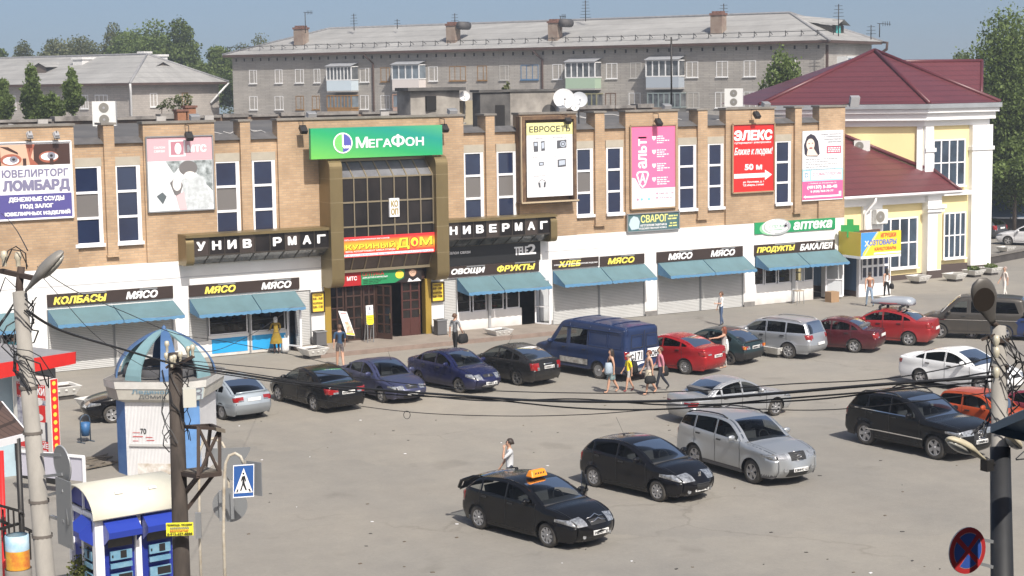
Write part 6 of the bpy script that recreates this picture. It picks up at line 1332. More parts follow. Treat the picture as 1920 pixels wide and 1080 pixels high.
# ---------------------------------------------------------------- extras
def ex_part(ctx,name,mb,M,par=None): o=mb.build(name,M,ctx['t'],local=True,fix=True);o.parent=par or ctx['t'];return o
def rails(ctx,x0,x1,M=None,h=.05):
    for sd in (1,-1):
        mb=MB();P=[]
        for k in range(9):
            x=x0+(x1-x0)*k/8;z=ctx['ztop'](x);P.append(ctx['loc'](x,sd*(ctx['Y'](x,z)+.02),z+(h if 0 < k < 8 else .0)))
        mb.tube(P,.022,6);ex_part(ctx,'roof_rail',mb,M or TRIM)
def emblem(ctx,x_off,z,fn,M=CHROME,front=True):
    seg=[(i,ctx['O'][i]) for i in (range(0,ctx['ih']+2) if front else range(ctx['ig'],len(ctx['O'])))];i=min(seg,key=lambda s: abs(s[1][1]-z))[0];p=ctx['rows'][i][len(ctx['ts'])//2];mb=MB();fn(mb,p+Vector((x_off if front else -x_off,0,0)),1 if front else -1);return ex_part(ctx,'emblem',mb,M)
def bars_front(ctx,zs,w,M,r=.014,name='grille_bar',push=.012):
    mb=MB()
    for z in zs:
        i=min(range(ctx['ih']+1),key=lambda k: abs(ctx['O'][k][1]-z));P=[ctx['rows'][i][j]+Vector((push,0,0)) for j,t in enumerate(ctx['ts']) if abs(t) <= w];mb.tube(P,r,5)
    return ex_part(ctx,name,mb,M)
def fogs(ctx,z,t=.62,r=.07):
    i=min(range(ctx['ih']),key=lambda k: abs(ctx['O'][k][1]-z))
    for sd in (1,-1):
        j=min(range(len(ctx['ts'])),key=lambda k: abs(ctx['ts'][k]-sd*t));p=ctx['rows'][i][j];mb=MB();mb.obox(p,(.01,0,0),(0,r*.3,0),(0,0,r*.3)) if False else mb.disc(p+Vector((.02,0,0)),(1,.25*sd,0),r,16);ex_part(ctx,'fog_lamp',mb,HLMP)
def strip_side(ctx,x0,x1,z,h,M,name='side_moulding',off=.012):
    for sd in (1,-1):
        mb=MB();n=max(4,int((x1-x0)/.15))
        for k in range(n):
            a=x0+(x1-x0)*k/n;b=x0+(x1-x0)*(k+1)/n;Y=ctx['Y'];L_=ctx['loc']
            mb.poly([L_(a,sd*(Y(a,z)+off),z),L_(b,sd*(Y(b,z)+off),z),L_(b,sd*(Y(b,z+h)+off),z+h),L_(a,sd*(Y(a,z+h)+off),z+h)])
        ex_part(ctx,name,mb,M)
def aerial(ctx,x,L=.5,y=0):
    mb=MB();z=ctx['ztop'](x)+.03;p=ctx['loc'](x,y,z);mb.tube([p,p+Vector((-L*.55,0,L*.8))],.006,4);mb.obox(p,(.03,0,0),(0,.02,0),(0,0,.02));ex_part(ctx,'aerial',mb,TRIM)
def x_taxi(ctx):
    i=ctx['ih'];mb=MB()
    for z,k in ((.735,.55),(.66,.5)):
        i=min(range(ctx['ih']),key=lambda q: abs(ctx['O'][q][1]-z));P=[]
        for j,t in enumerate(ctx['ts']):
            if abs(t) <= k: P.append(ctx['rows'][i][j]+Vector((.015,0,.075*max(0,1-abs(t)/.16))))
        mb.tube(P,.014,5)
    ex_part(ctx,'chevron_emblem',mb,CHROME);fogs(ctx,.40,.72,.05)
    d=ctx['doors'][(0,1)];hx,hy=1.32,ctx['Y'](1.32,.7);h=ctx['loc'](hx,hy,0);a=-R(50);rot=Matrix.Rotation(a,4,'Z');d.matrix_local=Matrix.Translation(h) @ rot @ Matrix.Translation(-h)
    bl=[o for o in ctx['t'].children if o.name.startswith('boot_lid')][0];rw_=[o for o in ctx['t'].children if o.name.startswith('rear_window')][0];rw_.parent=bl
    h=ctx['loc'](3.55,0,1.40);rot=Matrix.Rotation(R(20),4,'Y');bl.matrix_local=Matrix.Translation(h) @ rot @ Matrix.Translation(-h)
    mb=MB();b=[(3.6,1.34),(3.85,1.2),(4.1,.98),(4.2,.9),(4.22,.68)]
    for sd in (1,-1):
        P=[]
        for x,z in b: P.append(ctx['loc'](x,sd*(ctx['Y'](x,z)-.05),z))
        mb.tube([rot_p(h,rot,p) for p in P],.05,6)
    ex_part(ctx,'tailgate_frame',mb,ctx['PT'],bl);mb.v and None
    bl_l=[o for o in ctx['t'].children if o.name.startswith('tailgate_frame')]
def rot_p(h,rot,p): return p
def x_207(ctx): fogs(ctx,.36,.72,.06);emblem(ctx,.03,.70,lambda mb,p,s: (mb.obox(p,(.012,0,0),(0,.05,0),(0,0,.03)),mb.obox(p+Vector((0,.02,.05)),(.012,0,0),(0,.025,0),(0,0,.04)),mb.obox(p+Vector((0,-.04,.04)),(.012,0,0),(0,.012,0),(0,0,.05))));aerial(ctx,2.9,.6);bars_front(ctx,(.58,),.5,TRIM,.02)
def x_sf(ctx):
    rails(ctx,2.3,4.2,TRIM);bars_front(ctx,(.78,.82,.86,.90),.36,mat('grille_grey',(.12,.12,.125),.4,.3),.010);bars_front(ctx,(.735,.93),.38,CHROME,.012);fogs(ctx,.56,.74,.07)
    emblem(ctx,.04,.84,lambda mb,p,s: (mb.tube([p+Vector((0,.07*math.cos(k*.524),.045*math.sin(k*.524))) for k in range(13)],.009,5),mb.bar(p+Vector((0,.03,-.03)),p+Vector((0,.03,.03)),.012),mb.bar(p+Vector((0,-.03,-.03)),p+Vector((0,-.03,.03)),.012),mb.bar(p+Vector((0,.03,-.01)),p+Vector((0,-.03,.01)),.012)))
def x_toua(ctx):
    rails(ctx,2.45,4.15,TRIM,.07);bars_front(ctx,(.70,.77,.84,.91),.38,CHROME,.016);bars_front(ctx,(.58,),.38,CHROME,.03);strip_side(ctx,1.35,3.72,.55,.035,CHROME);strip_side(ctx,1.7,4.2,1.17,.025,CHROME,'window_trim',.01)
    emblem(ctx,.05,.82,lambda mb,p,s: (mb.tube([p+Vector((0,.075*math.cos(k*.524),.075*math.sin(k*.524))) for k in range(13)],.010,5),mb.bar(p+Vector((0,.05,.05)),p+Vector((0,.0,-.06)),.014),mb.bar(p+Vector((0,-.05,.05)),p+Vector((0,0,-.06)),.014)))
def x_outl(ctx): rails(ctx,2.2,4.1,mat('rail_grey',(.3,.3,.31),.4,.5))
def x_acc(ctx): bars_front(ctx,(.60,.64),.32,CHROME,.014);aerial(ctx,1.95,.35,.3)
def x_clio(ctx): bars_front(ctx,(.70,),.12,CHROME,.02);emblem(ctx,.03,.64,lambda mb,p,s: mb.prism([p+Vector((-.01,0,.07)),p+Vector((-.01,.045,0)),p+Vector((-.01,0,-.07)),p+Vector((-.01,-.045,0))],(.02,0,0)));bars_front(ctx,(.33,.37),.6,CHROME,.010)
def x_prio(ctx):
    mb=MB();c=[p for p in [ctx['rows'][min(range(ctx['ig'],len(ctx['O'])),key=lambda k: abs(ctx['O'][k][1]-.86))][j] for j,t in enumerate(ctx['ts']) if abs(t) < .55]];mb.tube([p-Vector((.02,0,0)) for p in c],.02,5);ex_part(ctx,'chrome_strip',mb,CHROME);aerial(ctx,2.0,.45)
def x_lada(ctx):
    mb=MB();z=1.02;mb.tube([ctx['loc'](4.02,y,z+.0) for y in (-.62,-.3,0,.3,.62)],.03,6);
    for y in (-.55,.55): mb.bar(ctx['loc'](4.02,y,z),ctx['loc'](3.98,y,z-.08),.03)
    ex_part(ctx,'boot_spoiler',mb,ctx['PT']);strip_side(ctx,.4,3.9,.52,.06,MATS['bumper_silver'])
def x_2109(ctx):
    mb=MB();mb.tube([ctx['loc'](3.95,y,.98) for y in (-.6,0,.6)],.025,6);ex_part(ctx,'boot_spoiler',mb,TRIM)
    for sd in (1,-1):
        mb=MB();mb.obox(ctx['loc'](4.0,sd*.46,.75),(.02,0,0),(0,.05,0),(0,0,.05));ex_part(ctx,'reversing_light',mb,HLMP);mb=MB();mb.obox(ctx['loc'](3.975,sd*.72,.75),(.03,0,0),(0,.06,0),(0,0,.06));ex_part(ctx,'indicator',mb,AMB)
def x_van(ctx):
    L_,Y=ctx['loc'],ctx['Y'];mb=MB()
    for x in (2.28,3.42,4.5,5.3):
        P=[]
        for t in [k/8-1 for k in range(17)]:
            z=ctx['ztop'](x);P.append(L_(x,t*Y(x,z),z+.03*(1-t*t)+.012))
        for sd in (1,-1): P=([L_(x,sd*(Y(x,2.0-.1*k)+.01),2.0-.1*k) for k in (1,0)] + P) if sd == -1 else P+[L_(x,sd*(Y(x,2.0-.1*k)+.01),2.0-.1*k) for k in (0,1)]
        mb.tube(P,.018,4)
    ex_part(ctx,'roof_rib',mb,ctx['PT'])
    for sd in (1,-1):
        mb=MB();mb.tube([L_(x,sd*(Y(x,1.93)+.02),1.93) for x in np.arange(1.9,5.3,.2)],.022,5);ex_part(ctx,'rain_gutter',mb,ctx['PT'])
        for x0,x1 in ((3.42,4.42),(4.52,5.2)):
            mb=MB();q=[(x0,1.3),(x1,1.3),(x1,1.84),(x0,1.84),(x0,1.3)];mb.tube([L_(x,sd*(Y(x,z)+.008),z) for x,z in q],.014,4);ex_part(ctx,'pressed_panel',mb,ctx['PT'])
    strip_side(ctx,1.75,3.35,.50,.22,mat('white_rust_patch',(.50,.49,.46),.7,noise=.6,nscale=4,col2=(.14,.12,.10)),'scuffed_sill_patch',.016)
    xr=ctx['L']+.012;f=lambda y,z: Vector((ctx['mx']-xr-.035,y,z))
    mb=MB();mb.tube([f(0,z) for z in (.65,1.2,1.7,2.0)],.012,4)
    for y0,y1 in ((.10,.74),(-.74,-.10)): mb.tube([f(y,z) for y,z in ((y0,1.35),(y1,1.35),(y1*.95,1.85),(y0*.95,1.85),(y0,1.35))],.014,4)
    ex_part(ctx,'rear_door_seam',mb,TRIM)
    for nm,y0,y1,z0,z1,tx_ in (('paper_notice',.84,.10,.84,1.22,'с171'),('paper_notice',-.16,-.86,.90,1.26,'кон?'),('paper_strip',.82,.04,.66,.79,'')):
        mb=MB();mb.obox(f((y0+y1)/2,(z0+z1)/2)-Vector((.012,0,0)),(.006,0,0),(0,abs(y1-y0)/2,0),(0,0,(z1-z0)/2));o=ex_part(ctx,nm,mb,SWHITE)
        if tx_: mb=MB();Pn=Panel(f(y0,z0)-Vector((.02,0,0)),(0,-1,0),(0,0,1),abs(y1-y0),z1-z0);Pn.text(mb,tx_,.08,.12,.92,.9,d=.006);q=mb.build('handwriting',LBLACK,ctx['t'],local=True,fix=False);q.parent=o
    mb=MB();mb.box(ctx['mx']-xr-.16,ctx['mx']-xr-.02,-.8,.8,.46,.54);ex_part(ctx,'rear_step',mb,GREYM)
def x_star(ctx): strip_side(ctx,.5,4.6,.86,.03,CHROME)
# ---------------------------------------------------------------- the cars in the square
def put(nm,lb,K,col,px,wh,sd,hd,**k):
    h=R(hd);p=by_wheel(K,px,h,wh,sd);return car(nm,lb,K,col,p,h,**k)
BLK=('black',(.005,.005,.006),.16,0,.05)
taxi=put('taxi','black taxi hatchback with orange roof sign and open driver door and tailgate',HATCH,BLK,(901.7,991),'r',-1,-78,cat='taxi',group='cars standing in the square',plates=('Р689ОТ 62',None),extras=x_taxi,rear_tint=False)
put('parked_car','black small hatchback with bonnet lion badge and roof aerial behind the taxi',H207,('black_blue',(.005,.005,.007),.15,0,.05),(1116.7,912.3),'r',-1,-79,group='cars standing in the square',plates=('В713НТ 62',None),extras=x_207)
put('parked_car','silver off roader with black roof rails and oval grille badge',SUVH,('silver',(.46,.48,.50),.3,.65,.2),(1413.4,906.5),'f',-1,-89,group='cars standing in the square',plates=('Е384НС 62',None),extras=x_sf)
put('parked_car','large black off roader with chrome grille and chrome side strip',TOUA,('black_suv',(.005,.005,.006),.16,0,.06),(1625,833.3),'r',-1,-85,group='cars standing in the square',plates=('К200ММ 62',None),extras=x_toua)
put('parked_car','silver saloon seen from its red tail light crossing behind the silver off roader',AUDI,('pale_silver',(.48,.49,.50),.3,.6,.3),(1451.9,779),'f',-1,1,group='cars standing in the square',plates=(None,''),rear_tint=False)
put('parked_car','white saloon with dark tinted windows behind the right lamp post',JETT,('white',(.76,.77,.78),.25,0,.12),(1727.8,722.7),'r',-1,-79,group='cars standing in the square',plates=('',None))
put('parked_car','tiny boxy orange red car partly hidden behind the black off roader',OKA,('orange',(.38,.06,.018),.3,0,.2),(1770,808),'r',-1,-78,group='cars standing in the square')
put('parked_car','maroon car almost hidden behind the right lamp post',FAR,('maroon_far',(.20,.03,.05),.3,0,.2),(1890,806),'r',-1,-80,group='cars standing in the square',plates=('',None))
RG='row of cars parked along the store'
put('parked_car','pale blue silver five door hatchback with boot spoiler beside the round kiosk',L2114,('ice_blue',(.42,.47,.51),.35,.45,.25),(420,786.7),'r',1,98,group=RG,plates=(None,''),extras=x_lada)
put('parked_car','black saloon with white edged red tail lights crossed by the overhead cables',SEDAN,('black_row',(.006,.006,.007),.2,0,.1),(591.7,770.7),'r',1,96,group=RG,plates=(None,'М034МО 62'))
put('parked_car','dull violet blue saloon facing the camera with a damaged front bumper',ACC,('violet_blue',(.045,.053,.120),.35,.3,.35),(718.3,754.8),'f',-1,-86,group=RG,plates=('',None),extras=x_acc,rear_tint=False)
put('parked_car','deep navy blue saloon facing the camera between two dark cars',CLIO,('navy',(.009,.013,.062),.25,.2,.25),(864,736.7),'f',-1,-80,group=RG,plates=('У008НХ 62',None),extras=x_clio,rear_tint=False,steer=.25)
put('parked_car','black liftback with a chrome strip on its tailgate before the blue van',PRIO,('charcoal',(.014,.014,.015),.25,.1,.2),(972,722.6),'r',1,103,group=RG,plates=(None,'Р490МУ 62'),extras=x_prio,rear_tint=False)
put('delivery_van','dark blue delivery van with white paper notices on its rear doors',GAZE,('van_blue',(.010,.026,.085),.4,0,.3),(1125,710),'r',1,101,cat='van',group=RG,plates=(None,None),extras=x_van,rear_tint=False)
put('parked_car','bright red saloon with dark spoked wheels behind the blue van',SOLA,('bright_red',(.34,.012,.016),.2,.25,.15),(1286.5,701.8),'r',1,109,group=RG,plates=(None,'Т992ТО 62'))
put('parked_car','dark teal three door hatchback beside the woman with a white bag',L2109,('dark_teal',(.015,.035,.042),.35,.2,.3),(1368.5,683.9),'r',1,109,group=RG,plates=(None,'М009МУ 62'),extras=x_2109,rear_tint=False)
put('parked_car','silver estate car with grey lower cladding',OUTL,('silver_estate',(.43,.45,.48),.32,.6,.3),(1479.7,672.1),'r',1,111,group=RG,plates=(None,''),extras=x_outl)
put('parked_car','dark cherry maroon saloon with an arm out of its window',MARO,('cherry',(.075,.008,.014),.25,.2,.25),(1602.3,661.2),'r',1,121,group=RG,plates=(None,''),rear_tint=False)
focus=put('parked_car','red saloon carrying a pale grey roof box',FOCU,('tomato_red',(.30,.016,.020),.28,.2,.35),(1704.4,648.1),'r',1,121,group=RG,plates=(None,''))
put('delivery_van','brownish grey minivan behind the right lamp post at the end of the row',STAR,('brown_grey',(.070,.064,.057),.35,.4,.3),(1883,638),'r',1,131,cat='van',group=RG,plates=(None,''),extras=x_star)
put('parked_car','blue car just cut off by the right edge behind the minivan',FAR,('blue_far',(.02,.04,.13),.3,.2,.2),(1935,640),'r',1,125,group=RG)
put('parked_car','black car standing behind the round kiosk with one silver wheel showing',FAR,BLK,(211,793),'f',1,168,group=RG)
put('parked_car','dark grey hatchback with red tail lights by the far fence',dict(HATCH),('far_grey',(.07,.075,.085),.3,.4,.2),(1850,448),'r',1,100,group='cars by the far fence',plates=(None,''))
put('parked_car','white car at the right edge by the far fence',FAR,('far_white',(.6,.6,.62),.3,0,.1),(1962,462),'r',1,120,group='cars by the far fence')
def on_car(t,x,y,z): return (Matrix.Translation(t.location) @ Matrix.Rotation(t.rotation_euler.z,4,'Z')) @ Vector((x,y,z))
p=on_car(taxi,.05,0,1.50);ts_=thing('taxi_sign','orange taxi roof sign with black checks','taxi sign',p,R(-78));WLOC[ts_]=Vector((0,0,0))
mb=MB();mb.prism([(-.13,-.27,0),(.13,-.27,0),(.07,-.24,.17),(-.07,-.24,.17)],(0,.001,0));mb.v=[];mb.f=[];mb.mi=[];mb.sm=[]
v=[(-.14,-.28,0),(.14,-.28,0),(.14,.28,0),(-.14,.28,0),(-.06,-.24,.18),(.06,-.24,.18),(.06,.24,.18),(-.06,.24,.18)];mb.add(v,[(3,2,1,0),(4,5,6,7),(0,1,5,4),(1,2,6,5),(2,3,7,6),(3,0,4,7)]);o=mb.build('sign_body',mat('taxi_orange',(.85,.28,.02),.35),ts_,local=True)
bv=o.modifiers.new('b','BEVEL');bv.width=.03;bv.segments=2
mb=MB();Pn=Panel((.135,-.24,.02),(0,1,0),(-.08,0,.18),.48,.18)
for k in range(4): Pn.shape(mb,[(.16+.19*k,.65),(.26+.19*k,.65),(.31+.19*k,.4),(.21+.19*k,.4)],.012)
mb.build('black_checks',LBLACK,ts_,local=True,fix=False)
h=focus.rotation_euler.z;p=on_car(focus,-.35,0,1.56);rb_=thing('roof_box','pale grey roof box on the red saloon','roof box',p,h);WLOC[rb_]=Vector((0,0,0))
mb=MB().sh();n=14;vs=[];fs=[]
for i in range(n+1):
    u=i/n;x=-.95+1.9*u;w=.40*(1-.55*max(0,(u-.55)/.45)**2)*(1-.25*max(0,(.12-u)/.12)**2);hh=.34*(1-.62*max(0,(u-.45)/.55)**1.6)*(1-.3*max(0,(.15-u)/.15)**2)
    for k in range(13): a=math.pi*k/12;c,s_=math.cos(a),math.sin(a);vs.append((x,w*math.copysign(abs(c)**.5,c),.14+hh*s_**.6))
    vs.append((x,0,.12))
for i in range(n):
    for k in range(14): fs.append((i*14+k,i*14+(k+1) % 14,(i+1)*14+(k+1) % 14,(i+1)*14+k))
fs += [tuple(range(14)),tuple(n*14+k for k in range(14))];mb.add(vs,fs);mb.build('box_shell',mat('roof_box_grey',(.36,.39,.43),.4,.2),rb_,local=True)
mb=MB()
for x in (-.5,.4): mb.box(x-.04,x+.04,-.62,.62,.05,.12);mb.box(x-.05,x+.05,-.66,-.56,-.08,.08);mb.box(x-.05,x+.05,.56,.66,-.08,.08)
mb.build('roof_bar',TRIM,rb_,local=True);mb=MB()
for s_ in (1,-1): mb.box(-.3,.5,s_*.395-.004,s_*.395+.012,.2,.225)
mb.build('box_logo_strip',C('strip_red',.4,.05,.05),rb_,local=True)
# ================================================================ round ice cream kiosk with an open dome of ribs
KW=ribmat('kiosk_white_ribbed',(.74,.74,.75),9,0,.5,.88,noise=.12);KB=mat('kiosk_blue',(.045,.13,.36),.5,noise=.35,nscale=2.5,col2=(.09,.20,.45));KL=mat('kiosk_light_blue',(.13,.28,.56),.5,noise=.2,nscale=2)
KT=mat('rib_pale_teal',(.19,.32,.35),.6,noise=.12);RIB=mat('rib_blue',(.06,.135,.29),.6,noise=.2);CRM=mat('kiosk_cream',(.56,.54,.48),.6,noise=.2,nscale=2)
kc=Vector((17.78,51.43,0));e1,e2=Vector((.8,-.6,0)),Vector((.6,.8,0));ka=.88
OCT=[(-ka,-1.3),(ka,-1.3),(1.3,-ka),(1.3,ka),(ka,1.3),(-ka,1.3),(-1.3,ka),(-1.3,-ka)]
kp=lambda a,b,z: kc+e1*a+e2*b+Vector((0,0,z));kos=lambda s,z: [kp(a*s,b*s,z) for a,b in OCT]
k_=thing('domed_kiosk','white and blue eight sided ice cream kiosk with an open dome of blue ribs','kiosk',kc)
for i in range(8):
    (a0,b0),(a1,b1)=OCT[i],OCT[(i+1) % 8];mb=MB();n_=Vector((b1-b0,-(a1-a0),0));nn_=(e1*n_.x+e2*n_.y).normalized()
    mb.prism([kp(a0,b0,.0),kp(a1,b1,.0),kp(a1,b1,2.3),kp(a0,b0,2.3)],-nn_*.06);mb.build('wall_panel',KW if i % 2 == 0 else (KB if i == 7 else KL),k_)
mb=MB();A_,B_=kp(-ka+.12,-1.34,0),kp(ka-.05,-1.34,0);mb.bar(A_+Vector((0,0,.95)),B_+Vector((0,0,.95)),.05,.07);mb.build('shutter_ledge',mat('ledge_dirty_white',(.5,.5,.49),.6),k_)
mb=MB();mb.obox(kp(.2,-1.31,.22),e1*.75,e2*.004,Vector((0,0,.16)));mb.build('rust_stain',mat('rust_stain',(.42,.36,.29),.9,noise=.6,nscale=5,col2=(.70,.69,.67)),k_)
mb=MB();pn=Panel(kp(-ka,-1.31,0),e1,(0,0,1),2*ka,2.3)
for u0,v0,u1,w in ((.12,.42,.25,.008),(.12,.47,.3,.012),(.35,.48,.47,.01),(.36,.52,.5,.01),(.12,.53,.22,.008)): pn.rect(mb,u0,v0,u1,v0+w,.004)
mb.build('red_scrawl',mat('scrawl_red',(.5,.08,.08),.7),k_);mb=MB();pn.text(mb,'70',.26,.37,.36,.44,d=.004);pn.text(mb,'А',1.13,.3,1.2,.38,d=.02) if False else None;mb.build('scrawl',LBLACK,k_,fix=False)
def oct_band(s0,z0,s1,z1,nm,M):
    a,b=kos(s0,z0),kos(s1,z1);mb=MB()
    for i in range(8): j=(i+1) % 8;mb.poly([a[i],a[j],b[j],b[i]])
    return mb.build(nm,M,k_)
mb=MB();a,b=kos(1.03,2.26),kos(1.20,2.72)
m1=kos(1.14,2.36)
for lo,hi in ((a,m1),(m1,b)):
    for i in range(8): j=(i+1) % 8;mb.poly([lo[i],lo[j],hi[j],hi[i]])
mb.poly(kos(1.03,2.26)[::-1]);fas=mb.build('flared_fascia',CRM,k_)
oct_band(1.215,2.70,1.235,2.92,'fascia_lip',mat('lip_white',(.66,.65,.62),.6,noise=.15));mb=MB();mb.poly(kos(1.235,2.915));o=mb.build('flat_roof',mat('kiosk_roof_grey',(.22,.21,.20),.9,noise=.5,nscale=2),k_,fix=False)
mb=MB();lo,hi=kos(1.14,2.36),kos(1.20,2.72);ax=(lo[1]-lo[0]).normalized();az=((hi[0]+hi[1])/2-(lo[0]+lo[1])/2);P=Panel(lo[0],ax,az,(lo[1]-lo[0]).length,az.length)
P.text(mb,'Ледяной',.22,.08,.80,.52,d=.02);mb.build('blue_lettering',mat('faded_blue_letter',(.17,.29,.38),.6),k_,fix=False);mb=MB();P.text(mb,'ДОМИК',.32,.58,.74,.92,d=.02);mb.build('grey_lettering',mat('faded_grey_letter',(.12,.13,.14),.6),k_,fix=False)
P=Panel(lo[1],(lo[2]-lo[1]),((hi[1]+hi[2])/2-(lo[1]+lo[2])/2),(lo[2]-lo[1]).length,az.length);mb=MB();P.rect(mb,.05,-.05,.95,1.1,.015);mb.build('logo_plate',mat('logo_pale',(.50,.58,.60),.5),k_,fix=False);mb=MB();P.text(mb,'КО',.15,.05,.85,.5,d=.03);P.text(mb,'ОП',.15,.58,.85,1.02,d=.03);mb.build('logo_letters',LGREY,k_,fix=False)
for i in range(8):
    a=2*math.pi*(i+.5)/8+math.atan2(e1.y,e1.x);d=Vector((math.cos(a),math.sin(a),0));s_=Vector((-d.y,d.x,0));mb=MB();n=12;vs=[]
    for k in range(n+1):
        t=k/n;r=1.50*math.cos(t*math.pi/2)**1.5+.02;z=2.88+1.42*math.sin(t*math.pi/2)**1.0;w=.27*(1-t)**.7+.03
        q=kc+d*r+Vector((0,0,z));inn=-d*.05*math.cos(t*1.5)-Vector((0,0,.05*math.sin(t*1.5)));vs += [q-s_*w,q+s_*w,q+s_*w+inn,q-s_*w+inn]
    mb.add(vs,[(4*k+a_,4*k+(a_+1) % 4,4*k+4+(a_+1) % 4,4*k+4+a_) for k in range(n) for a_ in range(4)]+[(0,1,2,3)]);mb.build('dome_rib',KT if i % 2 else RIB,k_)
mb=MB();mb.lathe([(.001,4.42),(.07,4.36),(.06,4.25),(.10,4.2)],kc,10);mb.build('finial',RIB,k_)
mb=MB();mb.lathe([(1.32,2.99),(1.32,3.22),(1.25,3.22),(1.25,2.99)],kc,8);mb.build('roof_curb',mat('curb_dark',(.06,.06,.065),.8),k_)
# ================================================================ vaulted vending kiosk
A_=Vector((11.21,37.30,0));fd=Vector((1.79,.17,0)).normalized();bk=Vector((-fd.y,fd.x,0));Lk,Dk,Zk=1.85,1.45,2.32
v_=thing('vending_kiosk','small blue vending kiosk with a cream barrel roof and blue hoods','kiosk',A_+fd*.9+bk*.7)
w3=lambda a,b,z: A_+fd*a+bk*b+Vector((0,0,z));VB=mat('vending_blue',(.022,.04,.30),.4,noise=.2);VHD=mat('hood_blue',(.02,.045,.33),.35);VLB=mat('machine_light_blue',(.10,.25,.38),.4,noise=.35,nscale=4,col2=(.22,.38,.48));SMK=mat('smoked_screen',(.045,.04,.038),.15)
mb=MB();n=14;pr_=[(Dk/2-(Dk/2+.22)*math.cos(math.pi*k/n),Zk-.05+.62*math.sin(math.pi*k/n)) for k in range(n+1)]
vs=[w3(a,b,z) for a in (-.18,Lk+.12) for b,z in pr_]+[w3(a,b,z-.035) for a in (-.18,Lk+.12) for b,z in pr_];m_=n+1;fs=[(k,k+1,m_+k+1,m_+k) for k in range(n)]+[(2*m_+k+1,2*m_+k,3*m_+k,3*m_+k+1) for k in range(n)]+[(k,2*m_+k,2*m_+k+1,k+1) for k in range(n)]+[(m_+k,m_+k+1,3*m_+k+1,3*m_+k) for k in range(n)]+[(0,m_,3*m_,2*m_),(n,2*m_+n,3*m_+n,m_+n)]
mb.sh().add(vs,fs);mb.build('barrel_roof',mat('cream_roof',(.66,.635,.53),.5,noise=.1,nscale=2),v_)
mb=MB()
for a,b in ((0,0),(Lk,0),(0,Dk),(Lk,Dk),(Lk*.5,0),(0,Dk*.5)): mb.obox(w3(a,b,Zk/2),fd*(.07 if a or b else .1),bk*(.06 if (a or b) else .09),Vector((0,0,Zk/2)))
for z in (.55,Zk-.06): mb.bar(w3(0,0,z),w3(Lk,0,z),.1,.12);mb.bar(w3(0,0,z),w3(0,Dk,z),.1,.12)
mb.bar(w3(0,Dk*.5,Zk),w3(0,Dk*.5,Zk+.5),.06);mb.build('white_frame',PVC,v_)
mb=MB();mb.obox(w3(Lk/2,Dk/2+.04,Zk/2+.02),fd*(Lk/2-.02),bk*(Dk/2-.0),Vector((0,0,Zk/2-.02)));mb.prism([w3(.01,b,z-.05) for b,z in pr_[1:-1]],fd*.05);mb.build('blue_body',VB,v_)
for k in range(3):
    if k < 2: o_=w3(.12+k*(Lk/2),-.0,0);dx_,dn_=fd,-bk;wd=Lk/2-.2
    else: o_=w3(-.0,Dk*.5-.05,0);dx_,dn_=-bk,-fd;wd=Dk/2-.12
    W_=lambda a,n_,z: o_+dx_*a+dn_*n_+Vector((0,0,z));mb=MB()
    mb.add([W_(-.03,.08,2.22),W_(wd+.03,.08,2.22),W_(wd+.03,.42,1.98),W_(-.03,.42,1.98),W_(-.03,.40,1.84),W_(wd+.03,.40,1.84),W_(wd+.03,.08,1.62),W_(-.03,.08,1.62)],[(0,1,2,3),(3,2,5,4),(0,3,4,7),(1,6,5,2)]);mb.build('hood',VHD,v_,fix=False)
    mb=MB();P=Panel(W_(0,.055,.6),dx_,(0,0,1),wd,1.55);P.rect(mb,.1,.08,.9,.38,.02) ;mb.build('screen',SMK,v_,fix=False)
    mb=MB();
    for v0,v1 in ((.44,.57),(.62,.69),(.77,.91)): mb.prism([P.p(.16,v1),P.p(.86,v1),P.p(.86,v0),P.p(.16,v0)],P.nn*.05)
    mb.build('coin_panel',VLB,v_);mb=MB();P.rect(mb,.48,.44,.68,.55,.055);P.rect(mb,.40,.78,.84,.89,.055);P.rect(mb,.2,.49,.25,.53,.055);mb.build('coin_slot',BLACK,v_,fix=False)
mb=MB();P=Panel(w3(.1,-.075,.05),fd,(0,0,1),Lk-.2,.45);P.rect(mb,.0,.0,1,1,.0);mb.build('lower_board',VB,v_,fix=False);mb=MB();P.text(mb,'ЖИВАЯ ВОДА',.12,.2,.82,.6,d=.01,bold=.02);mb.build('yellow_lettering',mat('letter_dull_yellow',(.5,.44,.08),.5),v_,fix=False)
mb=MB()
for a in (.55,1.35): mb.obox(w3(a,.08,Zk+.42),fd*.09,bk*.05,Vector((0,0,.02)))
mb.build('roof_hatch',PVC,v_)
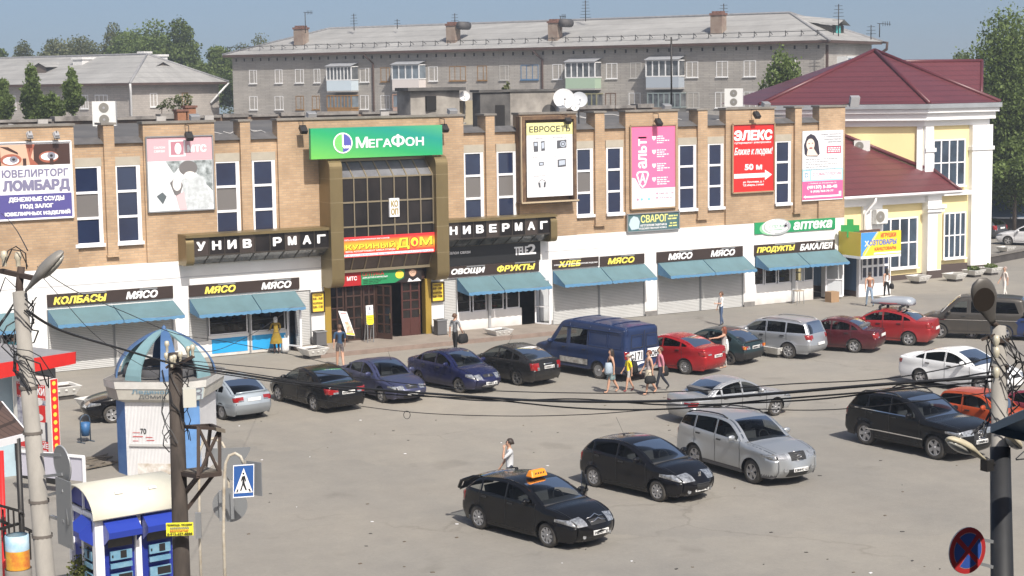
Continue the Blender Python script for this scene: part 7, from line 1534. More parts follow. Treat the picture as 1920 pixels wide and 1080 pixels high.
def leafcloud(blobs,n,size,mats_,name,par,seed=1,flat=.0,drop=0.):
    rg=np.random.default_rng(seed);V=np.zeros((0,3));MI=[]
    tot=sum(b[3]*b[4]*b[5] for b in blobs)
    for bi,(x,y,z,rx,ry,rz) in enumerate(blobs):
        k=max(8,int(n*rx*ry*rz/tot));d=rg.normal(size=(k,3));d /= np.linalg.norm(d,axis=1)[:,None];r=rg.uniform(.2,1,k)**.45*np.where(rg.random(k) < .16,rg.uniform(1,1.35,k),1);c=np.array([x,y,z])+d*r[:,None]*np.array([rx,ry,rz])
        a=rg.normal(size=(k,3));a /= np.linalg.norm(a,axis=1)[:,None];b_=rg.normal(size=(k,3));b_ -= a*(a*b_).sum(1)[:,None];b_ /= np.linalg.norm(b_,axis=1)[:,None]
        if drop: b_[:,2] -= drop;b_ /= np.linalg.norm(b_,axis=1)[:,None]
        s=(size*rg.uniform(.35,1.4,k))[:,None];q=np.stack([c-a*s*.5,c+b_*s*.55,c+a*s*.5,c-b_*s*.55],1).reshape(-1,3);V=np.concatenate([V,q])
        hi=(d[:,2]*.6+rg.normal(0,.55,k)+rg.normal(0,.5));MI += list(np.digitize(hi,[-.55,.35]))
    nf=len(V)//4;me=bpy.data.meshes.new(name);me.vertices.add(nf*4);me.vertices.foreach_set('co',V.ravel());me.loops.add(nf*4);me.loops.foreach_set('vertex_index',np.arange(nf*4));me.polygons.add(nf);me.polygons.foreach_set('loop_start',np.arange(nf)*4);me.polygons.foreach_set('loop_total',np.full(nf,4))
    for M in mats_: me.materials.append(M)
    me.polygons.foreach_set('material_index',np.array(MI,dtype=np.int32));me.update();me.validate();return link(name,me,par)
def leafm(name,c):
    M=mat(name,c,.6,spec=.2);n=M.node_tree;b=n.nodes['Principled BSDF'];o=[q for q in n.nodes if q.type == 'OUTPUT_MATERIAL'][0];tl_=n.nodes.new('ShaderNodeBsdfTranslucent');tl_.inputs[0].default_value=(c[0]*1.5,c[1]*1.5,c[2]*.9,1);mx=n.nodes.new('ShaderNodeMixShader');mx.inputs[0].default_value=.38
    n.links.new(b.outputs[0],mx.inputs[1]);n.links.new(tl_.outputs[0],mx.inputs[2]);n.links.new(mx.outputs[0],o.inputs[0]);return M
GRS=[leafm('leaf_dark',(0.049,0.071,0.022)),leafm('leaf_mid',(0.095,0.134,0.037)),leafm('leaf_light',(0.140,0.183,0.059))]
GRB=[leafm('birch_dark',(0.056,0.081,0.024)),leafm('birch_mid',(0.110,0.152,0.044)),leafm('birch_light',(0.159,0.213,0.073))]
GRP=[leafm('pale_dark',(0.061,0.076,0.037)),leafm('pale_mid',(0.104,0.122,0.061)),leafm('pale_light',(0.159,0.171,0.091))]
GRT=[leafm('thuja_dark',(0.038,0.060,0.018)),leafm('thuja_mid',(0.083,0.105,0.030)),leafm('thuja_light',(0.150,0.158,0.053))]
BARK=mat('bark_brown',(.085,.065,.05),.9,noise=.4,nscale=3);BIRCH=mat('birch_bark',(.42,.40,.37),.85,noise=.75,nscale=3,col2=(.06,.055,.05),stretch=(1,1,2.5))
p=AT(196,1046,39.5);sh_=thing('evergreen_shrub','yellowish green evergreen shrub before the vending kiosk','shrub',(p.x,p.y,0));rg=random.Random(3)
bl=[(0,0,.9,.55,.5,.7)]+[(rg.uniform(-.55,.55),rg.uniform(-.4,.4),p.z-rg.uniform(.05,.7),.26,.24,.30) for _ in range(16)]
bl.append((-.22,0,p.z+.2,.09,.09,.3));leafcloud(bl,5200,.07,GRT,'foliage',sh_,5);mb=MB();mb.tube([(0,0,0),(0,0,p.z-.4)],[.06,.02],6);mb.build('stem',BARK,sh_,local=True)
# ================================================================ trees
def tree(name,label,u,v_top,v_low,halfw,d,mats_,n,leaf,seed,bark=BARK,group='trees behind the apartment blocks',birch=False,lean=0.,zg=0.,blobs=16):
    rg=random.Random(seed);top=AT(u,v_top,d);low=AT(u,v_low,d);Wm=halfw*d/FPX*(1.3 if birch else 1.75);x,y=top.x,top.y;H_=top.z;z0=max(low.z,1.2)
    t=thing(name,label,'tree',(x,y,zg),0,group);mb=MB();mb.tube([(0,0,0),(lean*.3,0,H_*.4),(lean*.7,.1,H_*.7),(lean,0,H_*.97)],[max(.16,H_*.016),max(.13,H_*.012),.09,.03],7)
    hc=H_-z0;bs=[];br=MB()
    for k in range(blobs):
        f=rg.random()**.8;z=z0+hc*(.08+.82*f);env=(math.sin(math.pi*min(1,(.12+.88*f)))**.6)*(1.05-.35*f) if not birch else (1-.55*f)*(.6+.4*math.sin(math.pi*f));a=rg.uniform(0,6.283);r=Wm*env*rg.uniform(.25,.8);q=Vector((lean*f+r*math.cos(a),r*math.sin(a),z));s_=Wm*rg.uniform(.34,.58)*(1.1-.45*f);bs.append((q.x,q.y,q.z,s_,s_,s_*rg.uniform(.7,1.3)*(1.5 if birch else 1)))
        if k % 2 == 0: zb_=max(z0*.7,z-hc*.22);br.tube([(lean*zb_/H_,0,zb_),((q.x+lean*zb_/H_)*.55,q.y*.55,(z+zb_)/2+.05*hc),(q.x,q.y,q.z)],[max(.05,H_*.005),.04,.02],5)
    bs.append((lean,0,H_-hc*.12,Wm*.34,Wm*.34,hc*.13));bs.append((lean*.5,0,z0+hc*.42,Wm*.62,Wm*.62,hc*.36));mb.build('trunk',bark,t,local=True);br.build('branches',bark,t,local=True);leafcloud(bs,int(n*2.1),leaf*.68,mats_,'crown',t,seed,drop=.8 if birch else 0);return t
LT=[('green birch rising highest behind the low block',290,36,170,40,232,GRB,9000,.42,11),('dense tree right of the highest birch behind the low block',340,42,175,34,226,GRS,8000,.42,12),('rounded mid green tree over the white chimneys',245,62,165,42,238,GRB,8000,.42,13),('sparse pale tree with bare twigs behind the low block',213,47,150,24,245,GRP,2600,.36,14),
      ('low loose tree over the ridge of the low block',150,80,150,44,250,GRP,3800,.42,15),('small tree at the far left over the ridge',44,78,140,18,246,GRP,1800,.36,16),('small tree top behind the ridge of the low block left of the antenna',100,84,150,30,250,GRP,2400,.4,17),('tree at the left edge above the ridge',3,92,140,14,246,GRB,1500,.4,18),
      ('dark tree in the gap between the two apartment blocks',405,88,205,34,222,GRS,8000,.4,19),('pale sparse tree at the left end of the long block',450,82,200,38,240,GRP,4200,.36,20),('thin grey twigged tree above the left roof corner',488,58,170,24,250,GRP,1300,.32,21),('bushy tree low between the blocks',380,120,210,22,218,GRS,4200,.38,22)]
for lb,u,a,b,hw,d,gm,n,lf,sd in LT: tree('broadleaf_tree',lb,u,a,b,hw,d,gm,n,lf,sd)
for lb,u,a,b,hw,d,n,sd in (('green birch before the low block at the left edge',4,150,225,17,128,3200,31),('tall slim birch before the windows of the low block',57,126,228,23,125,3600,32),('slim birch right of the tall one before the low block',133,128,222,19,122,2900,33),('low bushy birch between two slim birches',95,178,228,22,120,1700,34),('young birch before the right windows of the long block',1468,102,200,38,118,2600,35)):
    tree('birch_tree',lb,u,a,b,hw,d,GRB,n,.26,sd,BIRCH,'birches before the apartment blocks',True,blobs=18)
RTS=[('great birch with hanging pale branches at the right edge',1902,36,335,100,128,GRB,19000,.30,41,True),('dark tree low behind the yellow building',1862,150,372,42,132,GRS,8000,.32,42,True),('tall tree cut by the right edge',1975,60,372,70,136,GRS,7000,.34,43,True),('low green tree over the blue shed roof',1905,262,372,40,126,GRB,5200,.3,44,False),('small far tree beyond the burgundy ridge',1800,100,190,26,210,GRS,2200,.36,45,False)]
for lb,u,a,b,hw,d,gm,n,lf,sd,bi in RTS: tree('broadleaf_tree' if not bi else 'birch_tree',lb,u,a,b,hw,d,gm,n,lf,sd,BIRCH if bi else BARK,'trees behind the yellow building',bi,blobs=22)
for i,(u,v,lb) in enumerate(((325,196,'wide sapling growing on the store roof'),(345,190,'taller sapling on the store roof beside the wide one'),(303,200,'smallest sapling on the store roof'),(949,165,'green tuft growing on the concrete vent house'))):
    p=F(u,v,88.5 if i < 3 else 77.5);t=thing('roof_sapling',lb,'sapling',(p.x,p.y,p.z-.8),group='saplings growing on the roof');r_=(.6,.5,.25,.2)[i];leafcloud([(0,0,.8,r_,r_*.5,r_*.7),(r_*.4,0,1.0,r_*.4,r_*.4,r_*.5)],(220,190,70,120)[i],.12,GRP,'foliage',t,50+i);mb=MB();mb.tube([(0,0,0),(0,0,.8)],.02,5);mb.build('stem',BARK,t,local=True)
# ================================================================ far right: shed with blue roof, low walls
q0,q1=AT(1838,410,129),AT(2010,410,127);Ws=Wall(q0,q1);sd_=thing('blue_roofed_shed','long dark shed with a blue sheet roof beyond the yellow building','shed',(q0.x,q0.y,0));zr0,zr1=AT(1880,408,127.5).z,AT(1880,363,132).z
mb=MB();Ws.box(mb,0,Ws.L,0,zr0,-.3,0);mb.build('dark_wall',mat('shed_wall',(.055,.055,.06),.9,noise=.4,nscale=1),sd_);mb=MB();mb.add([Ws.w(-.3,zr0,.5),Ws.w(Ws.L,zr0,.5),Ws.w(Ws.L,zr1,-5),Ws.w(-.3,zr1,-5)],[(0,1,2,3)]);mb.build('sheet_roof',ribmat('blue_sheet',(.075,.12,.20),1.2,0,.4,.8),sd_,fix=False);mb=MB();Ws.box(mb,-.3,Ws.L,zr0-.12,zr0,.45,.52);mb.build('eave_trim',mat('trim_pale',(.35,.37,.4),.6),sd_)
a,b=G(1850,497),G(1990,470);Wl=Wall(a,b);lw=thing('low_stone_wall','low dark stone edging wall behind the planters at the right','wall',a);mb=MB();Wl.box(mb,0,Wl.L,0,.45,-.4,0);mb.build('stone_wall',mat('dark_stone',(.07,.062,.058),.9,noise=.4,nscale=2),lw);mb=MB();Wl.box(mb,0,Wl.L,.452,.52,-.45,.05);mb.build('wall_cap',mat('stone_cap',(.16,.145,.13),.9),lw)
# ================================================================ poles, signs and wires
CON=mat('pole_concrete',(.33,.31,.28),.9,noise=.28,nscale=4,stretch=(1,1,.25));WOOD=mat('pole_wood',(.075,.060,.050),.9,noise=.5,nscale=6,stretch=(1,1,.12),col2=(.035,.028,.024));RUSTM=mat('rusty_steel',(.065,.045,.035),.8,noise=.5,nscale=5,col2=(.05,.035,.03));LGL=mat('lamp_cover',(.42,.41,.37),.25,noise=.2);LMP=mat('lamp_shell',(.30,.285,.26),.55,.2,noise=.25);LMPB=mat('lamp_shell_cream',(.60,.53,.38),.5,noise=.25);INS=mat('insulator_cream',(.50,.46,.36),.3);SIGNB=mat('sign_back_grey',(.30,.31,.32),.45,.5);SBLUE=mat('sign_blue',(.03,.10,.32),.4);PAINTW=mat('post_cream',(.52,.49,.42),.6,noise=.3,nscale=5,col2=(.36,.30,.22))
def ground_of(top,bot):
    d=(bot-top);return top+d*(top.z/-d.z)
def cobra(par,tip,tail,w,M,name='lamp_head',roll=Vector((0,0,1)),cover=True):
    """street lamp head: a tapered shell from its tail to its round tip with a bowl below"""
    d=(tip-tail);L=d.length;d /= L;s_=d.cross(roll).normalized();u=s_.cross(d);vs=[];fs=[];n,k=12,12
    for i in range(n+1):
        t=i/n;ww=w*(.22+.78*min(1,t/.5)**1.2)*(math.sqrt(max(.0,1-((t-.62)/.38)**2)) if t > .62 else 1)+.004;hh=ww*.62
        for j in range(k): a=2*math.pi*j/k;vs.append(tail+d*L*t+s_*ww*math.cos(a)+u*hh*(math.sin(a) if math.sin(a) > 0 else .45*math.sin(a)))
    fs=[(i*k+j,i*k+(j+1) % k,(i+1)*k+(j+1) % k,(i+1)*k+j) for i in range(n) for j in range(k)]+[tuple(range(k)),tuple(n*k+j for j in range(k))]
    mb=MB().sh();mb.add(vs,fs);o=mb.build(name,M,par)
    if cover:
        c=tail+d*L*.66-u*w*.18;mb=MB();m2=MB();m2.lathe([(.001,-.42),(.5,-.36),(.8,-.2),(.95,0),(.001,.0)],n=16);mb.sh().add([c+d*p.x*L*.30+s_*p.y*w*.86+u*p.z*w*.9 for p in m2.v],m2.f);q=mb.build('lamp_bowl',LGL,par);q.parent=o
    return o
t0,b0=AT(37,548,22.5),AT(86,1080,21.9);gb=ground_of(t0,b0)
lp=thing('street_lamp_post','leaning concrete lamp post with tangled wires and a grey lamp head at the left','lamp post',gb)
mb=MB();mb.tube([gb,t0.lerp(gb,.5),t0],[.17,.13,.095],12);mb.build('concrete_pole',CON,lp)
mb=MB()
for f in (.17,.25,.37,.43): p=t0.lerp(b0,f*2);mb.lathe([(.118+.03*f,-.02),(.118+.03*f,.02)],p,14)
mb.build('clamp_band',mat('clamp_grey',(.16,.14,.125),.7),lp)
mb=MB();ar=AT(52,520,22.4);mb.tube([t0-Vector((0,0,.3)),t0+Vector((0,0,.1)),AT(40,500,22.5)],.05,8);mb.bar(AT(2,508,22.7),AT(65,522,22.3),.06);mb.build('cross_arm',RUSTM,lp)
cobra(lp,AT(119,472,22.0),AT(50,545,22.4),.16,LMP,roll=Vector((-.75,.3,.6)))
mb=MB()
for u,v in ((8,490),(34,492)): p=AT(u,v,22.6);mb.lathe([(.001,.14),(.035,.13),(.05,.06),(.03,.02),(.03,-.06)],p,10)
mb.each('insulator',INS,lp)
rg=random.Random(5);mb=MB()
for k in range(9):
    a=rg.uniform(0,6.28);P=[]
    for i in range(9): th=a+i*.75;f=i/8;c=t0.lerp(b0,.04+.28*f+rg.uniform(-.03,.03));r=.14+rg.uniform(0,.05)*(1 if k < 6 else 4);P.append(c+Vector((r*math.cos(th),r*math.sin(th),0)))
    mb.tube(P,rg.uniform(.006,.012),4)
for pts in ([(5,500),(15,470),(30,462),(48,475),(50,505)],[(10,495),(22,468),(38,470),(52,500)],[(36,545),(10,520),(-5,560)],[(42,540),(20,580),(-5,612)],[(38,550),(5,600),(-6,622)]): mb.tube([AT(u,v,22.55+rg.uniform(-.1,.1)) for u,v in pts],.009,4)
mb.build('tangled_wires',CABK,lp)
def round_sign(name,label,c,n_,r,pole_pts,back=SIGNB,face=None,group=None):
    t=thing(name,label,'road sign',c-Vector((0,0,r)),group=group);n_=Vector(n_).normalized();mb=MB();mb.disc(c+n_*.008,n_,r,32);mb.disc(c-n_*.008,-n_,r,32);mb.build('sign_plate',back,t,fix=False)
    mb=MB();a=n_.cross(Vector((0,0,1))).normalized();b=a.cross(n_);mb.tube([c+a*math.cos(k*math.pi/16)*r+b*math.sin(k*math.pi/16)*r for k in range(33)],.012,5,False);mb.build('rim',mat('sign_rim',(.45,.46,.47),.4,.4),t)
    mb=MB()
    for p,q in pole_pts: mb.bar(p,q,.035)
    mb.build('bracket',GREYM,t)
    if face: face(t,c,n_)
    return t
c=AT(117,871,21.6);ax=AT(78,852,22.05);ax2=AT(84,893,22.0)
round_sign('road_sign','grey back of a round road sign on the left lamp post',c,(.97,.14,.05),.235,[(ax,c+Vector((0,0,.12))),(ax2,c-Vector((0,0,.12)))])
c2=AT(121,962,21.5);t=thing('road_sign','grey back of a tall plate sign below the round one on the left lamp post','road sign',c2-Vector((0,0,.5)));n_=Vector((.97,.14,.05)).normalized();a_=n_.cross(Vector((0,0,1))).normalized();mb=MB();mb.obox(c2,a_*.21,n_*.008,Vector((0,0,.42)));mb.build('sign_plate',SIGNB,t);mb=MB();mb.bar(AT(92,928,22),c2+Vector((0,0,.28)),.035);mb.bar(AT(95,968,22),c2-Vector((0,0,.1)),.035);mb.tube([AT(124,915,21.5),AT(128,985,21.4)],.02,6);mb.build('bracket',GREYM,t)
t1=AT(328,662,29);b1=AT(341,1080,28.4);g1_=ground_of(t1,b1);wp=thing('wooden_pole','dark wooden utility pole with a rusty steel step frame before the domed kiosk','utility pole',g1_)
mb=MB();mb.tube([g1_,t1.lerp(g1_,.6),t1.lerp(g1_,.25),t1],[.16,.145,.13,.115],12);mb.build('pole',WOOD,wp)
fr=[AT(345,800,28.9),AT(372,802,28.2),AT(412,804,28.6),AT(395,797,29.6)];fb=[AT(330,886,28.8),AT(372,893,28.1),AT(412,888,28.5),AT(385,880,29.6)]
mb=MB()
for i in range(4): mb.bar(fr[i],fr[(i+1) % 4],.05);mb.bar(fb[i],fb[(i+1) % 4],.07);
for i in (1,2,3): mb.bar(fr[i],fb[i],.05)
mb.bar(fr[1],fb[2],.04);mb.bar(fr[2],fb[1],.04);mb.bar(AT(322,803,28.9),fr[0],.05);mb.bar(fb[1],AT(346,925,28.7),.06);mb.bar(AT(398,893,28.5),AT(350,955,28.6),.06);mb.build('steel_frame',RUSTM,wp)
mb=MB();mb.poly([p+Vector((0,0,.05)) for p in fb]);mb.prism([p+Vector((0,0,-.01)) for p in fb],(0,0,.05));mb.build('plank_floor',mat('plank_grey',(.20,.17,.135),.9,noise=.4,nscale=6),wp);mb=MB();mb.obox(AT(412,806,28.5),(.09,.03,-.03),(0,.05,0),(0,0,.03));mb.build('loose_board',mat('plank_grey',(.2,.17,.13)),wp)
mb=MB()
for u,v,dd in ((312,672,29),(313,650,29),(322,678,28.8),(327,676,28.8),(338,670,28.8),(353,660,28.7),(361,657,28.6)): mb.lathe([(.001,.10),(.035,.09),(.045,.03),(.025,0),(.025,-.09)],AT(u,v,dd),8)
mb.each('insulator',INS,wp);mb=MB();mb.bar(AT(321,690,28.85),AT(363,668,28.6),.05);mb.bar(AT(311,690,29),AT(322,682,29),.04);mb.build('cross_arm',RUSTM,wp)
mb=MB()
for k in range(8):
    P=[];a=rg.uniform(0,6.28)
    for i in range(8): f=i/7;c=t1.lerp(b1,.08+.32*f);r=.16+rg.uniform(0,.10);th=a+i*.5+rg.uniform(-.3,.3);P.append(c+Vector((r*math.cos(th),r*math.sin(th),0)))
    mb.tube(P,.008,4)
mb.tube([AT(*q) for q in ((320,805,28.9),(308,818,28.9),(306,835,28.9),(318,848,28.9))],.01,4);mb.build('tangled_wires',CABK,wp)
mb=MB();c=AT(355,745,28.6);mb.obox(c,(.10,-.03,0),(.03,.10,0),(0,0,.15));mb.build('meter_box',mat('meter_box',(.55,.54,.48),.6),wp)
c=AT(336.5,992,28.1);P=Panel(c+Vector((-.19,.09,-.11)),(.9,-.44,0),(0,0,1),.43,.215);sign('yellow_notice','yellow printed notice nailed to the wooden pole',P,YEL_N if 'YEL_N' in globals() else mat('notice_yellow',(.85,.80,.05),.5),[('black_print',LBLACK,tx(('ПОМОЩЬ ЛЮДЯМ',.04,.08,.96,.24,dict(bold=.03)),('8-915-627-8888',.04,.76,.96,.93,dict(bold=.03)))),('red_print',LRED,tx(('БЕСПЛАТНО',.15,.53,.82,.68,dict(bold=.03)),)),('small_print',LGREY,bars([(.14,.33,.86,.05),(.14,.42,.86,.05)]))],'notice',th=.01)
def bent(pts,r=.035): mb=MB();mb.tube(pts,r,8);return mb
pA=AT(419,1000,37);t=thing('crossing_sign_post','cream bent post carrying two back to back blue pedestrian crossing signs','road sign',(pA.x,pA.y,0))
P=[(pA.x,pA.y,0),pA]+[AT(u,v,37) for u,v in ((420,900),(423,868),(430,854),(441,850),(451,856),(457,870))];bent(P).build('post',PAINTW,t)
ax1,n1_=Vector((.96,-.28,0)).normalized(),None
c=AT(455.5,902,36.9);P=Panel(c-ax1*.22-Vector((0,0,.35)),ax1,Vector((.04,0,1)),.44,.70);mb=MB();P.slab(mb,.02);mb.build('sign_plate',SBLUE,t)
for nm,M,fn in (('white_border',LWHITE,lambda m: [P.rect(m,*q,.004) for q in ((0,0,1,.03),(0,.97,1,1),(0,.03,.035,.97),(.965,.03,1,.97))]),('white_triangle',LWHITE,lambda m: P.shape(m,[(.06,.86),(.94,.86),(.5,.1)],.006)),('walking_figure',LBLACK,lambda m: (P.oval(m,.49,.27,.045,.03,.012),P.shape(m,[(.42,.36),(.56,.33),(.62,.5),(.58,.52),(.54,.43),(.55,.56),(.66,.78),(.6,.79),(.48,.62),(.4,.79),(.33,.79),(.44,.56),(.44,.45),(.38,.52),(.36,.5)],.012),P.shape(m,[(.15,.83),(.2,.74),(.27,.74),(.22,.83)],.012),P.shape(m,[(.72,.74),(.79,.74),(.86,.83),(.78,.83)],.012)))):
    mb=MB();fn(mb);mb.build(nm,M,t,fix=False)
ax2_=Vector((.45,-.89,0)).normalized();c=AT(477,897,37.1);mb=MB();n2_=ax2_.cross(Vector((0,0,1)));mb.obox(c,ax2_*.2,n2_*.012,Vector((0,0,.36)));mb.build('second_plate',SIGNB,t)
pB=AT(374,1000,38.5);t=thing('sign_post','thin cream bent post with the grey backs of a triangular and a round sign','road sign',(pB.x,pB.y,0));P=[(pB.x,pB.y,0),pB]+[AT(u,v,38.5) for u,v in ((373,880),(374,845),(382,828),(400,822),(416,830),(426,850),(428,900),(432,955))];bent(P,.032).build('post',PAINTW,t)
c=AT(431,865,38.4);axb=Vector((.9,-.43,0)).normalized();q=lambda a,z: c+axb*a+Vector((0,0,z));mb=MB();mb.prism([q(-.42,.30),q(.46,.30),q(.44,.22),q(.06,-.42),q(-.02,-.42),q(-.42,.22)],axb.cross(Vector((0,0,1)))*.015);mb.build('triangular_plate',SIGNB,t);c=AT(431,947,38.4);nB=axb.cross(Vector((0,0,1)));mb=MB();mb.disc(c,nB,.38,32);mb.disc(c-nB*.012,-nB,.38,32);mb.build('round_plate',SIGNB,t,fix=False)
mb=MB();mb.obox(c+nB*.05-axb*.2,axb*.03,nB*.02,Vector((0,0,.34)));mb.obox(c+nB*.05+axb*.06,axb*.04,nB*.02,Vector((0,0,.3)));mb.build('plate_rail',GREYM,t)
c=AT(372,985,38.3);mb=MB();mb.obox(c,axb*.06,nB*.06,Vector((0,0,.28)));mb.build('lower_plate',SIGNB,t)
t2,b2=AT(1872,612,19.1),AT(1879,1080,18.6);g2=ground_of(t2,b2);rp=thing('street_lamp_post','concrete lamp post with three lamp heads and cable tangle at the right','lamp post',g2)
mb=MB();mb.tube([g2,t2.lerp(g2,.5),t2],[.145,.12,.085],12);mb.build('concrete_pole',CON,rp)
mb=MB();tz=AT(1876,812,18.9);mb.tube([g2,t2.lerp(g2,.5),t2.lerp(g2,.14)],[.165,.138,.108],14);mb.build('shade_coat',mat('shade_black',(.022,.023,.026),.6,noise=.3),rp)  # black sleeve: shade on the lower pole put into the coat colour
mb=MB();mb.tube([t2-Vector((0,0,.9)),t2+Vector((0,0,.0)),AT(1862,606,19)],.035,8)
for v in (640,690,705): mb.bar(AT(1858,v,19),AT(1892,v-2,18.95),.045)
mb.bar(AT(1840,637,19.05),AT(1866,628,19),.03);mb.build('steel_arm',RUSTM,rp)
cobra(rp,AT(1835,522,18.7),AT(1862,606,18.95),.145,mat('lamp_shell_dark',(.12,.11,.10),.5,.2),roll=Vector((.3,.5,-.3)),cover=False)
p=AT(1845,562,18.62);mb=MB();mb.disc(p,(-.35,-.85,-.1),.12,24,.13);mb.build('lamp_reflector',mat('lamp_reflector',(.045,.036,.03),.35,.4),rp,fix=False)
cobra(rp,AT(1776,822,18.3),AT(1846,862,18.6),.115,LMPB,roll=Vector((.25,.1,.9)));mb=MB();mb.tube([AT(1846,860,18.6),AT(1856,866,18.6),AT(1864,872,18.6)],.028,8);mb.obox(AT(1851,872,18.6),(.05,0,0),(0,.05,0),(0,0,.06));mb.build('lamp_arm',DKM,rp)
cobra(rp,AT(1906,838,18.9),AT(1890,812,18.4),.10,LMPB,roll=Vector((.2,-.4,.9)))
mb=MB()
for k in range(8):
    P=[];a=rg.uniform(0,6.28)
    for i in range(8): f=i/7;c=t2.lerp(b2,.03+.42*f);r=.12+rg.uniform(0,.08)*(1 if k < 5 else 3);th=a+i*.6;P.append(c+Vector((r*math.cos(th),r*math.sin(th),0)))
    mb.tube(P,.008,4)
for pts in ([(1888,660),(1905,675),(1921,682)],[(1890,690),(1905,680),(1925,678)],[(1888,700),(1900,730),(1925,750)],[(1890,640),(1910,660),(1925,672)],[(1886,715),(1900,745),(1895,765),(1905,780)],[(1888,690),(1898,705),(1890,725)],[(1905,860),(1925,842)],[(1905,862),(1925,860)]): mb.tube([AT(u,v,18.9+rg.uniform(-.2,.2)) for u,v in pts],.008,4)
mb.build('tangled_wires',CABK,rp)
mb=MB()
for v in (640,662,700): mb.lathe([(.001,.07),(.03,.06),(.04,0),(.02,-.05)],AT(1868,v,18.85),8)
mb.each('insulator',INS,rp)
def ns_face(t,c,n_):
    a=-n_.cross(Vector((0,0,1))).normalized();b=n_.cross(a) if n_.cross(a).z > 0 else -n_.cross(a);mb=MB();mb.disc(c+n_*.012,n_,.245,32);mb.build('red_field',mat('no_stopping_red',(.36,.025,.027),.4),t,fix=False)
    mb=MB();wl=MB()
    for k in range(4):
        A=[45+90*k+x for x in np.linspace(-36,36,10)];off=.035;dd=R(90*k+45);o=c+n_*.017;blu=[o+(a*math.cos(R(x+45-45))+b*math.sin(R(x+45-45)))*0 for x in ()]
        cc=Vector((0,0,0));th=90*k;pts=[o+(a*math.cos(R(th+x))+b*math.sin(R(th+x)))*.185 for x in np.linspace(-36,36,12)]+[o+(a*math.cos(R(th))+b*math.sin(R(th)))*.035];mb.poly(pts);wl.poly([o-n_*.002+(q-o)*1.05+(a*math.cos(R(th))+b*math.sin(R(th)))*-.003 for q in pts])
    mb.build('blue_sector',mat('no_stopping_blue',(.03,.075,.29),.4),t,fix=False);wl.build('pale_line',mat('sign_pale_line',(.42,.25,.25),.4),t,fix=False)
c=AT(1813,1032,18.3);round_sign('no_stopping_sign','round red and blue no stopping sign on the right lamp post',c,(-.05,-1,.03),.235,[(c+Vector((.05,.05,.12)),AT(1864,1016,18.65)),(c+Vector((.05,.05,-.12)),AT(1864,1064,18.6))],face=ns_face)
q=[AT(1857,796,17.6),AT(1922,768,17.0),AT(1990,790,16),AT(1990,830,18)];cn=thing('tin_canopy','blue grey tin canopy corner cut by the right edge','canopy',(q[1].x+1,q[1].y,0));n_=Vector((0,0,-.085));mb=MB();mb.add(q+[p+n_ for p in q],[(0,1,5,4),(1,2,6,5),(0,4,7,3),(2,3,7,6)]);mb.build('fascia',mat('tin_fascia',(.13,.185,.235),.5,.3),cn,fix=False)
mb=MB();mb.add(q,[(0,1,2,3)]);mb.build('tin_roof',mat('tin_roof',(.15,.22,.28),.45,.3),cn,fix=False);mb=MB();n=9
for i in range(n): a=q[0].lerp(q[1],.38+.62*i/n)+Vector((.03,.05,-.02));b=q[0].lerp(q[1],.38+.62*(i+.5)/n)+Vector((.03,.05,-.07));mb.bar(a,b,.03,.2)
mb.build('corrugated_edge',mat('tin_light',(.30,.38,.43),.4,.4),cn);mb=MB();mb.bar(AT(1990,800,17),(AT(1990,800,17).x,AT(1990,800,17).y,0),.1);mb.build('support_post',DKM,cn)
def cable(label,pts,r,grp='overhead cables across the square'):
    P=[AT(*p) for p in pts];out,_=[],0
    for i in range(len(P)-1):
        p0,p1,p2,p3=P[max(i-1,0)],P[i],P[i+1],P[min(i+2,len(P)-1)]
        for k in range(8): t=k/8;out.append(p1*(2*t**3-3*t*t+1)+(p2-p0)*.5*(t**3-2*t*t+t)+p2*(-2*t**3+3*t*t)+(p3-p1)*.5*(t**3-t*t))
    out.append(P[-1]);mb=MB();mb.tube(out,r,5);o=mb.build('overhead_cable',CABK);tag(o,label,'cable',grp)
cable('thickest black cable bundle sagging from the left lamp post to the right one',[(50,582,22.4),(115,620,24),(230,655,27),(330,683,28.7),(450,702,28.4),(560,718,28),(700,730,27),(860,742,25.5),(1030,752,23.8),(1250,752,22),(1450,738,20.6),(1640,722,19.6),(1866,706,18.95)],.019)
cable('second cable running just below the thickest bundle',[(330,688,28.7),(560,722,28),(720,739,26.9),(900,748,25.1),(1080,765,23.4),(1250,767,22),(1440,750,20.7),(1640,734,19.6),(1866,714,18.95)],.011)
cable('third cable twisting about the thickest bundle',[(330,678,28.7),(560,714,28),(720,733,27),(900,751,25),(1080,748,23.4),(1250,759,22),(1440,754,20.7),(1580,744,19.9),(1700,724,19.4),(1866,696,18.95)],.010)
cable('highest thin cable ending high on the right lamp post',[(330,674,28.7),(600,700,28),(850,728,25.6),(1100,737,23.2),(1300,733,21.6),(1480,720,20.4),(1640,712,19.7),(1760,694,19.2),(1866,668,19)],.007)
cable('hair thin low wire with a hanging loop',[(560,742,28),(680,762,27.2),(800,775,26.2),(950,780,24.6),(1100,777,23.2),(1300,764,21.6),(1560,768,20),(1866,735,18.95)],.006)
cable('thin wire from the left lamp head down to the kiosk pole',[(70,500,22.4),(140,545,24),(240,588,26.5),(330,626,28.6),(420,640,29),(560,668,31),(650,690,34)],.006)
cable('wire arc between the left lamp post and the store wall',[(52,470,22.5),(30,430,30),(12,408,45),(2,400,60)],.008)
cable('steep thin wire before the sausage shop awning',[(82,522,22.6),(120,565,25),(170,620,28),(215,655,30),(300,705,34)],.005)
cable('wire rising from the wooden pole toward the butcher door',[(360,660,28.6),(420,652,32),(500,610,45),(548,575,66)],.006)
